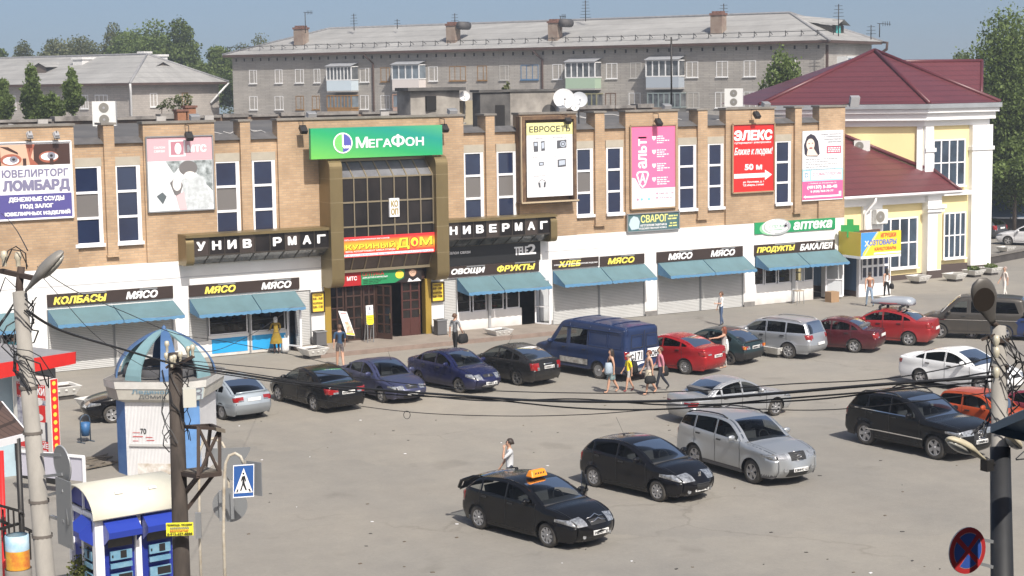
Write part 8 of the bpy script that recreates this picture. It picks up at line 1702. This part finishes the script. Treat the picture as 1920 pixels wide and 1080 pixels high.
mb=MB();c=AT(763,778,26.5);mb.tube([c+Vector((.05*math.cos(k*.42)*_cy,-.05*math.cos(k*.42)*_sy,.06*math.sin(k*.42))) for k in range(16)],.005,4);tag(mb.build('wire_loop',CABK),'small wire loop hanging from the thin low wire','wire')
vb2=thing('observer_block','tall plain block the square is seen from','building',(8,-8,0));mb=MB();mb.box(-30,46,-14,-1.2,0,20.6);mb.build('wall',mat('observer_wall',(.10,.10,.105),.9,noise=.3),vb2)
# ================================================================ street furniture
PLW=mat('planter_white',(.70,.69,.66),.85,noise=.2,nscale=3);SOIL=mat('soil',(.06,.045,.035),.95,noise=.4,nscale=6)
def planter(u,v,label,s=1.,rz=0.,green=False,M=None):
    s *= .86
    p=G(u,v);t=thing('concrete_planter',label,'planter',p,rz,'white concrete planters');WLOC[t]=Vector((0,0,0));mb=MB();z0,z1=.16*s,.52*s
    lo=[(x*.42*s,y*.42*s,z0) for x,y in ((-1,-1),(1,-1),(1,1),(-1,1))];hi=[(x*.62*s,y*.62*s,z1) for x,y in ((-1,-1),(1,-1),(1,1),(-1,1))];ii=[(x*.52*s,y*.52*s,z1) for x,y in ((-1,-1),(1,-1),(1,1),(-1,1))];dn=[(x*.5*s,y*.5*s,z1-.10*s) for x,y in ((-1,-1),(1,-1),(1,1),(-1,1))]
    mb.add(lo+hi+ii+dn,[(3,2,1,0)]+[(i,(i+1) % 4,4+(i+1) % 4,4+i) for i in range(4)]+[(4+i,4+(i+1) % 4,8+(i+1) % 4,8+i) for i in range(4)]+[(8+i,8+(i+1) % 4,12+(i+1) % 4,12+i) for i in range(4)])
    for sy in (-1,1):
        for k in (-.3,0,.3): mb.obox((k*s,sy*.555*s,.39*s),(.05*s,0,0),(0,.012,.0),(0,0,.035*s))
    o=mb.build('planter_bowl',M or PLW,t,local=True,fix=False);bv=o.modifiers.new('b','BEVEL');bv.width=.02;bv.segments=2;bv.limit_method='ANGLE'
    mb=MB();mb.poly(dn);mb.build('soil',SOIL,t,local=True,fix=False);mb=MB();mb.box(-.36*s,.36*s,-.36*s,.36*s,0,z0-.002);mb.build('plinth',MATS['dark_stone'],t,local=True)
    if green: leafcloud([(0,0,z1+.05,.4,.4,.16)],220,.10,GRS,'plants',t,int(u))
for a in ((587,671,'planter beside the yellow coated shopper and the bin',1.0,.1),(936,634,'planter before the greengrocer near the blue van',.95,.05),(1722,531,'planter below the large window of the yellow building',1.0,.1),(1790,527,'planter in front of another by the yellow corner column',1.0,.15),(1826,519,'planter behind the pair at the yellow corner column',.95,.1,True),(1857,515,'planter with green plants right of the yellow corner column',1.0,.1,True),(115,747,'planter behind the red poster light box',1.15,.1),(184,772,'planter left of the black car wheel by the domed kiosk',1.15,.3),(1458,668,'planter top showing over the grey minivan bonnet',1.0,.1),(1178,583,'planter by the vestibule door') if False else (1672,571,'planter right of the vestibule behind the woman in white top',.9,.1),(1886,474,'distant planter on the wall beyond the yellow column',.9,.1)): planter(*a)
BING=mat('bin_grey',(.12,.12,.125),.6,.2)
for u,v,s_,lb in ((600,648,.62,'grey square litter bin left of the entrance doors'),(826,627,.66,'grey square litter bin right of the entrance doors')):
    p=G(u,v,.165);p.z=.165;t=thing('litter_bin',lb,'litter bin',p,group='litter bins by the entrance');mb=MB();mb.box(p.x-.24,p.x+.24,p.y-.2,p.y+.2,p.z+.03,p.z+s_);mb.build('bin_body',BING,t);mb=MB();mb.box(p.x-.27,p.x+.27,p.y-.23,p.y+.23,p.z+s_+.002,p.z+s_+.05);mb.build('rim',GREYM,t);mb=MB();mb.box(p.x-.19,p.x+.19,p.y-.15,p.y+.15,p.z+s_+.052,p.z+s_+.056);mb.build('opening',BLACK,t);mb=MB();mb.box(p.x-.27,p.x+.27,p.y-.24,p.y+.24,p.z,p.z+.028);mb.build('base',DKM,t)
p=G(161,829);t=thing('litter_bin','blue swinging litter bin in a bent tube frame','litter bin',p,.4);WLOC[t]=Vector((0,0,0));mb=MB();mb.tube([(-.2,0,0),(-.2,0,.72)]+[(-.2*math.cos(k*math.pi/8),0,.72+.2*math.sin(k*math.pi/8)) for k in range(1,8)]+[(.2,0,.72),(.2,0,0)],.02,6);mb.bar((-.2,-.2,.02),(-.2,.2,.02),.03);mb.bar((.2,-.2,.02),(.2,.2,.02),.03);mb.build('tube_frame',mat('bin_frame',(.06,.09,.13),.5),t,local=True);mb=MB();mb.lathe([(.001,.22),(.13,.22),(.165,.66),(.15,.66),(.12,.3),(.001,.3)],n=14);mb.build('bin_bowl',mat('bin_blue',(.04,.14,.33),.5,noise=.2),t,local=True)
CHW=mat('chair_wood',(.20,.085,.035),.5);p=G(1030,607);t=thing('wooden_chair','old wooden chair standing by the greengrocer door','chair',p,.3);WLOC[t]=Vector((0,0,0));mb=MB();mb.box(-.22,.22,-.22,.22,.42,.46);mb.build('seat',CHW,t,local=True);mb=MB();mb.box(-.22,.22,.19,.22,.68,.92);mb.build('backrest',CHW,t,local=True)
for x in (-.19,.19):
    for y in (-.19,.19): mb=MB();mb.bar((x*1.1,y*1.1,0),(x,y,.42 if y < 0 else .92),.035);mb.build('leg',CHW,t,local=True)
p=G(1497,570);t=thing('bar_stool','small square stool under the grocery windows','stool',p);WLOC[t]=Vector((0,0,0));mb=MB();mb.box(-.24,.24,-.18,.18,.68,.72);mb.build('seat',mat('stool_seat',(.40,.33,.25),.6),t,local=True)
for x in (-.2,.2):
    for y in (-.15,.15): mb=MB();mb.bar((x*1.15,y*1.15,0),(x,y,.68),.025);mb.build('leg',GREYM,t,local=True)
p=G(1560,566);t=thing('cardboard_box','brown cardboard box standing at the grocery door','box',p);WLOC[t]=Vector((0,0,0));mb=MB();mb.box(-.27,.27,-.25,.25,0,.55);mb.build('carton',mat('cardboard',(.36,.23,.13),.85,noise=.15),t,local=True);mb=MB();mb.box(-.28,.28,-.03,.03,.551,.556);mb.build('tape',mat('tape',(.48,.36,.22),.4),t,local=True)
def board_on(u0,v0,u1,v1,y,lean,name,label,M,layers,foot=.0):
    a,b=F(u0,v0,y),F(u1,v1,y);P=Panel((a.x,y-lean,b.z),(1,0,0),Vector((0,lean*1.0,a.z-b.z)),b.x-a.x,a.z-b.z);t=sign(name,label,P,M,layers,'sign board',th=.03)
    mb=MB()
    for x in (a.x+.03,b.x-.03): mb.bar((x,y-lean-.0,.17),(x,y-lean-.01,b.z+.05),.035);mb.bar((x,y+.3,.17),(x,y-.0,a.z-.1),.03)
    mb.build('stand',GREYM,t)
P=Panel(F(650,628,D-.75),Vector((.93,0,-.16)),Vector((-.30,.1,1)),.42,1.15);sign('leaning_poster','white poster with a brown picture leaning before the entrance doors',P,SWHITE,[('picture',mat('print_brown_mix',(.35,.18,.08),.5,noise=.8,nscale=6,col2=(.75,.65,.5)),shapes([(.3,.45),(.7,.4),(.95,.7),(.9,.9),(.1,.92),(.25,.7)])),('pink_print',C('print_pinkish',.7,.3,.3),rects((.15,.06,.85,.12))),('yellow_foot',YEL,rects((.03,.90,.97,.98)))],'sign board',th=.03)
board_on(686,573,700,608,D-.9,.05,'entrance_notice','white and yellow notice board on a stand before the entrance',SWHITE,[('yellow_half',C('notice_sun',.86,.70,.03),rects((0,.5,1,1))),('print',LGREY,many(shapes([(.4,.08),(.6,.08),(.65,.25),(.35,.25)]),bars([(.15,.32,.85,.03),(.15,.39,.85,.03)]))),('yellow_print',C('print_brown2',.4,.22,.02),bars([(.15,.6,.85,.04),(.15,.72,.85,.04)]))])
# ================================================================ left edge: red fascia shop, light box, tiled porch, banner
ls=thing('red_fascia_shop','small pale blue shop with a bright red fascia cut by the left edge','building',(13,52,0));q=[AT(141,660,53.7),AT(141,682,53.7),AT(-30,716,50.6),AT(-30,686,50.6)]
mb=MB();mb.prism(q,(.05,.08,0));mb.build('red_fascia',mat('fascia_red',(.62,.022,.016),.45,noise=.1),ls);mb=MB();mb.poly([q[0],q[3],AT(-30,640,58),AT(18,651,58.5)]);mb.build('grey_roof',mat('roof_sheet_grey',(.30,.30,.31),.6,noise=.2),ls,fix=False)
w0,w1=AT(-40,700,52.2),AT(27,697,52.8);mb=MB();Wq=Wall(w0,w1);Wq.box(mb,0,Wq.L,0,3.2,-1.5,-.25);mb.build('blue_wall',mat('wall_pale_blue',(.42,.55,.62),.7,noise=.12),ls);mb=MB();a,z=Wq.at(80,692);Wq.box(mb,a-.3,a+.5,2.75,3.15,-.6,-.3);mb.build('dark_box',GREYM,ls)
lb_=thing('poster_light_box','white light box with a red ice cream poster and a bulb studded edge','light box',G(70,880));A_,B_=AT(30,846,53.0),AT(98,838,51.9);ax=(B_-A_);ax.z=0;ax.normalize();top=AT(100,710,(B_-EYE).dot(FWD)).z;P=Panel((A_.x,A_.y,A_.z),ax,(0,0,1),(Vector((B_.x,B_.y,0))-Vector((A_.x,A_.y,0))).length,top-A_.z);nn=P.nn
mb=MB();mb.prism([P.p(0,1,-.3),P.p(1,1,-.3),P.p(1,0,-.3),P.p(0,0,-.3)],nn*.3);mb.build('box_casing',mat('light_box_white',(.66,.64,.60),.5),lb_)
for nm,M,fn in (('red_fields',SRED,rects((.10,.08,.88,.27),(.10,.80,.9,.93),(.55,.34,.86,.56))),('photo',mat('poster_cool_photo',(.55,.56,.60),.5,noise=.8,nscale=5,col2=(.10,.09,.16)),rects((.10,.28,.55,.79),(.55,.28,.88,.335))),('pale_figure',C('poster_pale',.72,.70,.68),many(ovals((.68,.3,.12,.05),(.7,.5,.1,.045),(.74,.72,.13,.05)),shapes([(.58,.56),(.86,.56),(.85,.78),(.62,.78)]))),('dark_edge',C('poster_dark',.06,.06,.08),rects((.84,.55,.9,.8),d=.012)),('white_lettering',LWHITE,many(tx(('ИКИ',.56,.12,.86,.21,dict(bold=.04)),('НЫЕ',.6,.83,.9,.89,dict(bold=.03))),lambda mb,P: [P.rect(mb,.12+.05*k,y,.15+.05*k,y+.012,.012) for k in range(15) for y in (.09,.25,.81,.915)]))): mb=MB();fn(mb,P);mb.build(nm,M,lb_,fix=False)
Pe=Panel(P.p(1,1,0),-nn,(0,0,1),.3,P.h);mb=MB();Pe.rect(mb,.1,.0,.95,1,.004);mb.build('red_edge',SRED,lb_,fix=False);mb=MB();[Pe.oval(mb,.5,.05+.1*k,.22,.028,.01) for k in range(10)];mb.build('edge_bulbs',YEL,lb_,fix=False);mb=MB();mb.prism([P.p(.02,1,-.25),P.p(.98,1,-.25),P.p(.98,1,-.05),P.p(.02,1,-.05)],(0,0,-A_.z));mb.build('dark_base',DKM,lb_)
pt=thing('tiled_porch','brown tiled porch roof with white edge and black post at the left edge','porch',AT(38,1060,33));q=[AT(-40,735,36),AT(2,752,36.5),AT(52,812,35.4),AT(-40,835,33.8)];mb=MB();mb.poly(q);mb.build('tile_roof',brickmat('brown_tile',(.105,.065,.052),(.09,.055,.045),(.04,.025,.02),w=.3,h=.22,ms=.02,dirt=.2),pt,fix=False);mb=MB();mb.bar(q[2]-Vector((0,0,.06)),q[3]-Vector((0,0,.06)),.10,.14);mb.bar(q[2]-Vector((0,0,.05)),q[1]-Vector((0,0,.05)),.05,.1);mb.build('white_edge',PVC,pt)
pb=AT(37,1005,33.6);tp=AT(33,822,35);mb=MB();mb.tube([(tp.x,tp.y,0),tp],.06,8);mb.build('black_post',DKM,pt);mb=MB();x_=AT(2,1000,33);mb.tube([(x_.x,x_.y,0),AT(2,845,34)],.05,8);mb.build('red_post',SRED,pt)
rl=thing('porch_railing','black forged railing round the porch steps at the left edge','railing',AT(30,1070,33));mb=MB()
for (ua,va,ub,vb_) in ((0,948,36,958),(0,992,34,982),(0,976,20,985),(38,958,44,966),(46,990,74,1003)): mb.bar(AT(ua,va,33.4),AT(ub,vb_,33.8),.05)
for u in (5,15,25,36,43,55): p,q=AT(u,955 if u < 45 else 995,33.6),AT(u,1078,32.6);mb.bar(p,(p.x,p.y,q.z),.03)
mb.build('rails',DKM,rl)
p=AT(33,1040,33);tb=thing('patterned_drum','round advertising drum with beach picture and red yellow print by the porch','advertising drum',(p.x,p.y,0));mb=MB();zt,zm,zb_=AT(33,1002,33).z,AT(33,1030,33).z,AT(33,1066,33).z;mb.lathe([(.22,zm),(.22,zt),(.2,zt+.01)],(p.x,p.y,0),20);mb.build('sky_print',mat('drum_blue',(.16,.40,.58),.5,noise=.4,nscale=3,col2=(.55,.65,.70)),tb);mb=MB();mb.lathe([(.22,zb_),(.22,zm)],(p.x,p.y,0),20);mb.build('warm_print',mat('drum_orange',(.75,.50,.04),.5,noise=.75,nscale=3.5,col2=(.55,.10,.03)),tb);mb=MB();mb.lathe([(.25,0),(.25,zb_)],(p.x,p.y,0),16);mb.build('drum_base',STC,tb)
p0,p1=AT(37,905,51.4),AT(160,905,50.4);Wb=Wall(p0,p1);bn=thing('banner_fence','long white and lilac banner stretched on white posts behind the left lamp post','banner fence',p0);mb=MB();a,zt=Wb.at(150,858);Wb.box(mb,.0,Wb.L-.04,max(.1,Wb.at(150,902)[1]),zt,-.02,0);mb.build('banner_cloth',mat('banner_lilac',(.50,.49,.56),.7,noise=.06),bn);mb=MB();[Wb.box(mb,x-.04,x+.04,0,zt+.04,.003,.06) for x in (.02,Wb.L)];Wb.box(mb,0,Wb.L,zt,zt+.07,-.03,.05);mb.build('white_post',PVC,bn)
mb=MB();rg=random.Random(9)
for k in range(9): c=G(190+rg.uniform(-22,16),870+rg.uniform(-12,12));mb.obox(c+Vector((0,0,.03+.02*(k % 3))),Vector((rg.uniform(.3,.7),rg.uniform(-.3,.3),0)),Vector((.05,.08,0)),(0,0,.012))
tag(mb.build('broken_planks',MATS['plank_grey']),'heap of broken grey planks on the ground by the domed kiosk','planks',kind='stuff')
mb=MB()
for k in range(95): c=G(rg.uniform(430,1850),rg.uniform(740,1075));s_=rg.uniform(.008,.03);mb.m((0,1,2,1,2)[k % 5]).obox(c+Vector((0,0,.008)),(s_*1.5,rg.uniform(-.02,.02),0),(0,s_,0),(0,0,.006))
tag(mb.build('litter',[SWHITE,mat('butt_brown',(.12,.09,.06)),mat('litter_dark',(.05,.045,.04))]),'scattered paper scraps and cigarette ends on the asphalt','litter',kind='stuff')
# ================================================================ people
SKN=mat('skin',(.50,.29,.20),.55);HAIRD=mat('hair_dark',(.03,.02,.015),.6);HAIRB=mat('hair_brown',(.10,.05,.028),.6);HAIRR=mat('hair_red',(.17,.045,.02),.6);SHOE=mat('shoe_dark',(.03,.028,.027),.6);FACE=mat('face_dark',(.06,.03,.025),.6)
CL=lambda n,*c,**k: mat('cloth_'+n,c,.85,**k)
def person(label,px,h,face,top,low,hair=HAIRD,zg=0.,legs=((10,5),(-12,15)),arms=((-12,15),(14,20)),sleeve=.45,cut=0.,shoes=SHOE,skirt=None,hairlen=0,spread=8,female=False,cap=None,lean=0.,headturn=0.,ground=None,group='people walking about the square'):
    """legs: (swing, knee) left, right in degrees; arms: (swing, elbow[, out]); cut: trouser hem as a share of the leg; sleeve: share of the arm covered"""
    p=ground or G(*px,zg);t=thing('person',label,'person',(p.x,p.y,zg),R(face),group);WLOC[t]=Vector((0,0,0));k=h/1.75;V,Ed,Rd,cls=[],[],[],[]
    def add(v,r,par=None,c=0,r2=None):
        V.append(Vector(v)*k);Rd.append((r*k,(r2 or r)*k));i=len(V)-1
        if par is not None: Ed.append((par,i));cls.append(c)
        return i
    ln=math.tan(R(lean));sw=.16 if female else .195;hz_=.93
    pel=add((0,0,.95),.145,r2=.10);w_=add((ln*.15,0,1.10),.125 if female else .14,pel,'top',.09);ch=add((ln*.38,0,1.30),.15,w_,'top',.105);up=add((ln*.5,0,1.42),.11,ch,'top',.085);nk=add((ln*.6+.01,0,1.51),.05,up,'skin')
    hx=ln*.7;ct,st=math.cos(R(headturn)),math.sin(R(headturn));h1=add((hx+.015,0,1.59),.078,nk,'head',.085);h2=add((hx+.01,0,1.67),.082,h1,'head',.092);h3=add((hx,0,1.72),.05,h2,'head',.055)
    add((hx+.115*ct,.115*st,1.615),.014,h1,'head')
    for s_ in (1,-1): add((hx-.088*s_*st,.088*s_*ct,1.63),.016,h1,'head')
    for s_,(sg,kn) in zip((1,-1),legs):
        hp=add((0,s_*.085,.90),.092,pel,'low');a=R(sg);kx,kz=math.sin(a)*.42,-math.cos(a)*.42;kp_=add((kx,s_*.09,.90+kz),.062,hp,'low' if cut < .95 else 'leg0');b=R(sg-kn);ax_,az_=kx+math.sin(b)*.20,kz-math.cos(b)*.20;md=add((ax_,s_*.09,.90+az_),.055,kp_,'shin');ax_,az_=kx+math.sin(b)*.41,kz-math.cos(b)*.41;an=add((ax_,s_*.09,.90+az_),.036,md,'shin');add((ax_+.05*math.cos(b),s_*.09,.90+az_-.035),.038,an,'shoe',.03);add((ax_+.15*math.cos(b),s_*.10,.90+az_-.045+.12*math.sin(b)),.034,len(V)-1,'shoe',.024)
    for s_,A in zip((1,-1),arms):
        sg,el=A[0],A[1];ou=A[2] if len(A) > 2 else spread;s1=add((ln*.48,s_*sw,1.41),.058,up,'top' if sleeve > 0 else 'skin');d=Vector((math.sin(R(sg)),s_*math.sin(R(ou)),-math.cos(R(sg)))).normalized();e=V[s1]/k+d*.28;ei=add(e,.042,s1,'uarm');d2=Vector((math.sin(R(sg+el)),s_*math.sin(R(ou*.4)) - s_*.25*(el > 60),-math.cos(R(sg+el)))).normalized();wr=e+d2*.24;wi=add(wr,.028,ei,'farm');pm=wr+d2*.07;pi_=add(pm,.032,wi,'skin',.02);sx=d2.cross(Vector((0,1,0))).normalized()
        for f in range(4): o_=sx*(f-1.5)*.019;f1=add(pm+o_+d2*.055,.0088,pi_,'skin');add(pm+o_*1.1+d2*(.092-.008*abs(f-1.3))-Vector((0,s_*.012,0)),.0075,f1,'skin')
        f1=add(pm+sx*-.042+d2*.02,.010,pi_,'skin');add(pm+sx*-.05+d2*.055,.008,f1,'skin')
    me=bpy.data.meshes.new('person_body');me.from_pydata([tuple(v) for v in V],Ed,[]);ob=bpy.data.objects.new('tmp',me);COL.objects.link(ob);sk=ob.modifiers.new('s','SKIN');sk.use_smooth_shade=True;sk.branch_smoothing=.6
    for i,sv in enumerate(me.skin_vertices[0].data): sv.radius=Rd[i];sv.use_root=(i == 0)
    ob.modifiers.new('u','SUBSURF').levels=1;dg=bpy.context.evaluated_depsgraph_get();me2=bpy.data.meshes.new_from_object(ob.evaluated_get(dg));bpy.data.objects.remove(ob)
    if skirt and not isinstance(skirt,tuple): skirt=(skirt,.5,.22)
    mats_=[SKN,top,low,hair,shoes or SKN];me2.materials.clear();[me2.materials.append(M) for M in mats_];A_=np.array([V[a] for a,b in Ed]);B_=np.array([V[b] for a,b in Ed]);Dv=B_-A_;LL=(Dv*Dv).sum(1)+1e-9
    for pl in me2.polygons:
        c=np.array(pl.center);tt=np.clip(((c-A_)*Dv).sum(1)/LL,0,1);i=int(((A_+Dv*tt[:,None]-c)**2).sum(1).argmin());q=cls[i];f=tt[i];z=c[2]/k;m_=0
        if q == 'top': m_=1 if z > .965 else 2
        elif q == 'low': m_=2 if (z > .93-.42*max(0,(1-cut)) or cut == 0) and not (cut == 1 and z < .80) else 0
        elif q == 'shin': m_=2 if cut == 0 or (cut < .5 and z > .50) else 0
        elif q == 'shoe': m_=4
        elif q == 'uarm': m_=1 if f < sleeve*2 else 0
        elif q == 'farm': m_=1 if sleeve > .5 and f < (sleeve-.5)*2 else 0
        elif q == 'head': m_=3 if (z > 1.68 or (c[0]/k < hx-.015 and z > 1.58)) else 0
        pl.material_index=m_
    link('body',me2,t);zz=1.66*k;mb=MB();m2=MB();m2.lathe([(.001,.10),(.05,.092),(.085,.05),(.098,0),(.095,-.05-hairlen*.3),(.085,-.06-hairlen)],n=14);mb.sh().add([Vector((p_.x*1.06+hx-.018-(.02 if p_.z < -.02 else 0),p_.y,p_.z))*k+Vector((0,0,zz)) for p_ in m2.v if True],[f for f in m2.f]);hb=bmesh.new();hm=mb.mesh('hair',hair,fix=False);hb.from_mesh(hm);bmesh.ops.delete(hb,geom=[f for f in hb.faces if f.calc_center_median().x > (hx+.028)*k and f.calc_center_median().z < zz+.035*k],context='FACES');hb.to_mesh(hm);hb.free();link('hair',hm,t)
    mb=MB()
    for s_ in (1,-1): mb.obox(Vector((hx+.094,s_*.032,1.645))*k,(.004,0,0),(0,.012*k,0),(0,0,.006*k))
    mb.obox(Vector((hx+.094,0,1.572))*k,(.004,0,0),(0,.02*k,0),(0,0,.004*k));mb.build('face_features',FACE,t,local=True)
    if skirt:
        M,zl,rr=skirt;mb=MB();n=18;vs=[]
        for zq,r_ in ((1.0,.15),(.93,.165),((.93+zl)/2,(.17+rr)/2),(zl,rr)): vs += [Vector((r_*.85*math.cos(2*math.pi*j/n),r_*math.sin(2*math.pi*j/n)*(1+.05*math.sin(5*j)),zq))*k for j in range(n)]
        mb.sh().add(vs,[(i*n+j,i*n+(j+1) % n,(i+1)*n+(j+1) % n,(i+1)*n+j) for i in range(3) for j in range(n)]);mb.build('skirt',M,t,local=True,fix=False)
    if cap: mb=MB();mb.lathe([(.001,.115),(.06,.10),(.102,.05),(.105,.0)],n=14);mb.obox((.12,0,.01),(.05,0,0),(0,.06,0),(0,0,.008));mb.v=[Vector((q.x+hx,q.y,q.z+1.665))*k for q in mb.v];mb.build('cap',cap,t,local=True)
    return t
def carried(name,label,cat,t,off,dims,M,h=1.7,strap=True):
    c=on_car(t,*off)+Vector((0,0,t.location.z)) if False else on_car(t,*off);b=thing(name,label,cat,c,t.rotation_euler.z);WLOC[b]=Vector((0,0,0));dx,dy,dz=dims;mb=MB();mb.sh().add([(sx*dx*w,sy*dy*w,z) for z,w in ((-dz,.85),(-dz*.6,1.05),(dz*.3,1),(dz,.75)) for sx,sy in ((-1,-1),(1,-1),(1,1),(-1,1))],[(3,2,1,0),(12,13,14,15)]+[(i*4+j,i*4+(j+1) % 4,i*4+4+(j+1) % 4,i*4+4+j) for i in range(3) for j in range(4)]);mb.build('bag_body',M,b,local=True)
    if strap: mb=MB();mb.tube([(-dx*.6,0,dz*.9),(-dx*.3,0,dz+.13),(dx*.3,0,dz+.13),(dx*.6,0,dz*.9)],.012,5);mb.build('handle',M,b,local=True)
    return b
WT=CL('white',.68,.68,.68,noise=.08);BK=CL('black',.012,.012,.013);JN=CL('denim',.07,.11,.20,noise=.3,nscale=6)
a=person('shopper in a long yellow coat and white headscarf at the butcher window',(519,663),1.62,80,CL('yellow_coat',.30,.20,.02,noise=.35,nscale=5),CL('brown_trousers',.07,.035,.03),WT,legs=((3,2),(-3,2)),arms=((25,50),(22,45)),sleeve=1.,skirt=(CL('yellow_coat'),.50,.31),hairlen=.12,lean=10);carried('shopping_trolley','white shopping trolley bag beside the shopper in yellow','trolley bag',a,(-.05,-.36,.36),(.16,.14,.30),WT)
person('man in a blue tee shirt and patterned shorts walking toward the entrance',(638,689),1.80,75,CL('navy_tee',.025,.06,.12),CL('patterned_shorts',.05,.045,.055,noise=.8,nscale=14,col2=(.16,.13,.12)),HAIRB,legs=((14,6),(-14,12)),cut=.35,sleeve=.42,shoes=SKN)
a=person('man in black trousers and a black and grey shirt standing before the greengrocer',(854,665),1.80,20,CL('grey_panel',.035,.035,.038,noise=.8,nscale=5,col2=(.30,.31,.33)),BK,HAIRB,legs=((8,4),(-6,6)),sleeve=.45);carried('shoulder_bag','black bag hanging at the side of the man in black trousers','bag',a,(.12,-.34,.72),(.22,.10,.20),BK)
a=person('woman with long dark hair in a dark top and teal skirt carrying a pale jacket',(1146,737),1.68,165,BK,SKN,HAIRD,legs=((16,6),(-18,12)),sleeve=0,skirt=(CL('teal_print',.05,.14,.15,noise=.7,nscale=12,col2=(.25,.3,.3)),.56,.20),hairlen=.30,female=True,shoes=SKN);carried('folded_jacket','pale blue jacket over the arm of the woman in the teal skirt','jacket',a,(.18,.24,.98),(.13,.09,.22),CL('pale_denim',.33,.40,.47),strap=False)
a=person('child in a yellow shirt and grey cap with a black backpack',(1179,734),1.42,170,CL('bright_yellow',.80,.66,.02),CL('pale_shorts',.45,.43,.40,noise=.2),HAIRB,legs=((16,8),(-14,14)),cut=.4,sleeve=.45,cap=CL('grey_cap',.38,.36,.32),shoes=CL('red_shoe',.25,.05,.05));carried('backpack','black backpack on the child in the yellow shirt','backpack',a,(-.20,0,.92),(.11,.16,.22),BK)
a=person('woman in a patterned sleeveless top and cream skirt with a black handbag',(1217,740),1.68,172,CL('patterned_top',.17,.12,.14,noise=.7,nscale=10,col2=(.40,.36,.34)),SKN,HAIRR,legs=((14,5),(-20,14)),sleeve=0,skirt=(CL('cream_skirt',.55,.49,.38),.52,.21),female=True,shoes=SKN);carried('handbag','black handbag of the woman in the cream skirt','handbag',a,(.10,.30,.62),(.19,.09,.14),BK)
a=person('woman in a pink top and dark trousers with a black bag',(1238,734),1.70,168,CL('pink_top',.50,.20,.25),CL('dark_blue_trousers',.015,.018,.03),HAIRB,legs=((18,6),(-22,16)),sleeve=.7,female=True);carried('handbag','black and white bag of the woman in the pink top','handbag',a,(-.22,-.20,.74),(.17,.09,.19),BK)
a=person('red haired woman in a grey top leaning to the teal hatchback',(1357,690),1.70,150,CL('grey_top',.36,.33,.32),CL('pale_skirt2',.38,.35,.33),HAIRR,legs=((4,2),(-6,5)),arms=((70,15),(6,12)),sleeve=0,skirt=(CL('pale_skirt2'),.62,.19),hairlen=.16,female=True,shoes=SKN);carried('white_bag','white bag on the shoulder of the red haired woman','bag',a,(-.08,-.30,.88),(.15,.07,.26),WT)
person('young woman in a white tee shirt and jeans looking at her phone on the pavement',(1352,610),1.62,175,WT,JN,HAIRB,legs=((8,6),(-8,10)),arms=((25,70),(5,12)),sleeve=.4,hairlen=.05,female=True)
person('bare chested man in pale blue jeans by the vestibule',(1630,575),1.78,70,CL('tanned_skin',.30,.13,.075),CL('pale_jeans',.20,.27,.36),HAIRD,legs=((14,5),(-18,10)),sleeve=0)
a=person('woman in a white vest and black trousers with a long dark ponytail',(1662,561),1.65,75,WT,BK,HAIRD,legs=((8,4),(-10,8)),sleeve=0,hairlen=.22,female=True);carried('handbag','black bag of the woman in the white vest','handbag',a,(0,-.30,.68),(.12,.07,.14),BK)
person('elderly person in white clothes walking beyond the grey minivan',(1883,560),1.70,170,CL('cream_shirt',.62,.55,.50),CL('white_trousers',.66,.64,.60),CL('grey_hair',.35,.27,.24),legs=((10,5),(-12,10)),sleeve=.45,female=True)
person('man in a pale grey tee shirt holding his hand to his face behind the taxi',None,1.80,158,CL('pale_grey_tee',.52,.53,.55,noise=.08),CL('dark_jeans',.02,.025,.04),HAIRD,legs=((4,2),(-6,5)),arms=((52,138),(14,20)),sleeve=.45,ground=Vector((*G(955,823,1.79).xy,0)))
person('man in a cyan shirt at the left shop window',(28,706),1.75,85,CL('cyan_shirt',.10,.42,.50),JN,HAIRD,legs=((3,2),(-3,2)));person('man in a white shirt beside the left lamp post at the shop wall',(64,700),1.75,100,WT,JN,HAIRD,legs=((3,2),(-3,2)))
# ================================================================ air
hm=bpy.data.materials.new('haze');hm.use_nodes=True;n=hm.node_tree;n.nodes.clear();o_=n.nodes.new('ShaderNodeOutputMaterial');v_=n.nodes.new('ShaderNodeVolumePrincipled')
v_.inputs['Color'].default_value=(.80,.86,.93,1);v_.inputs['Density'].default_value=.0009;v_.inputs['Anisotropy'].default_value=.3;n.links.new(v_.outputs[0],o_.inputs['Volume'])
mb=MB();mb.box(-205,705,-85,605,-1.2,27);tag(mb.build('haze',hm),kind='stuff')
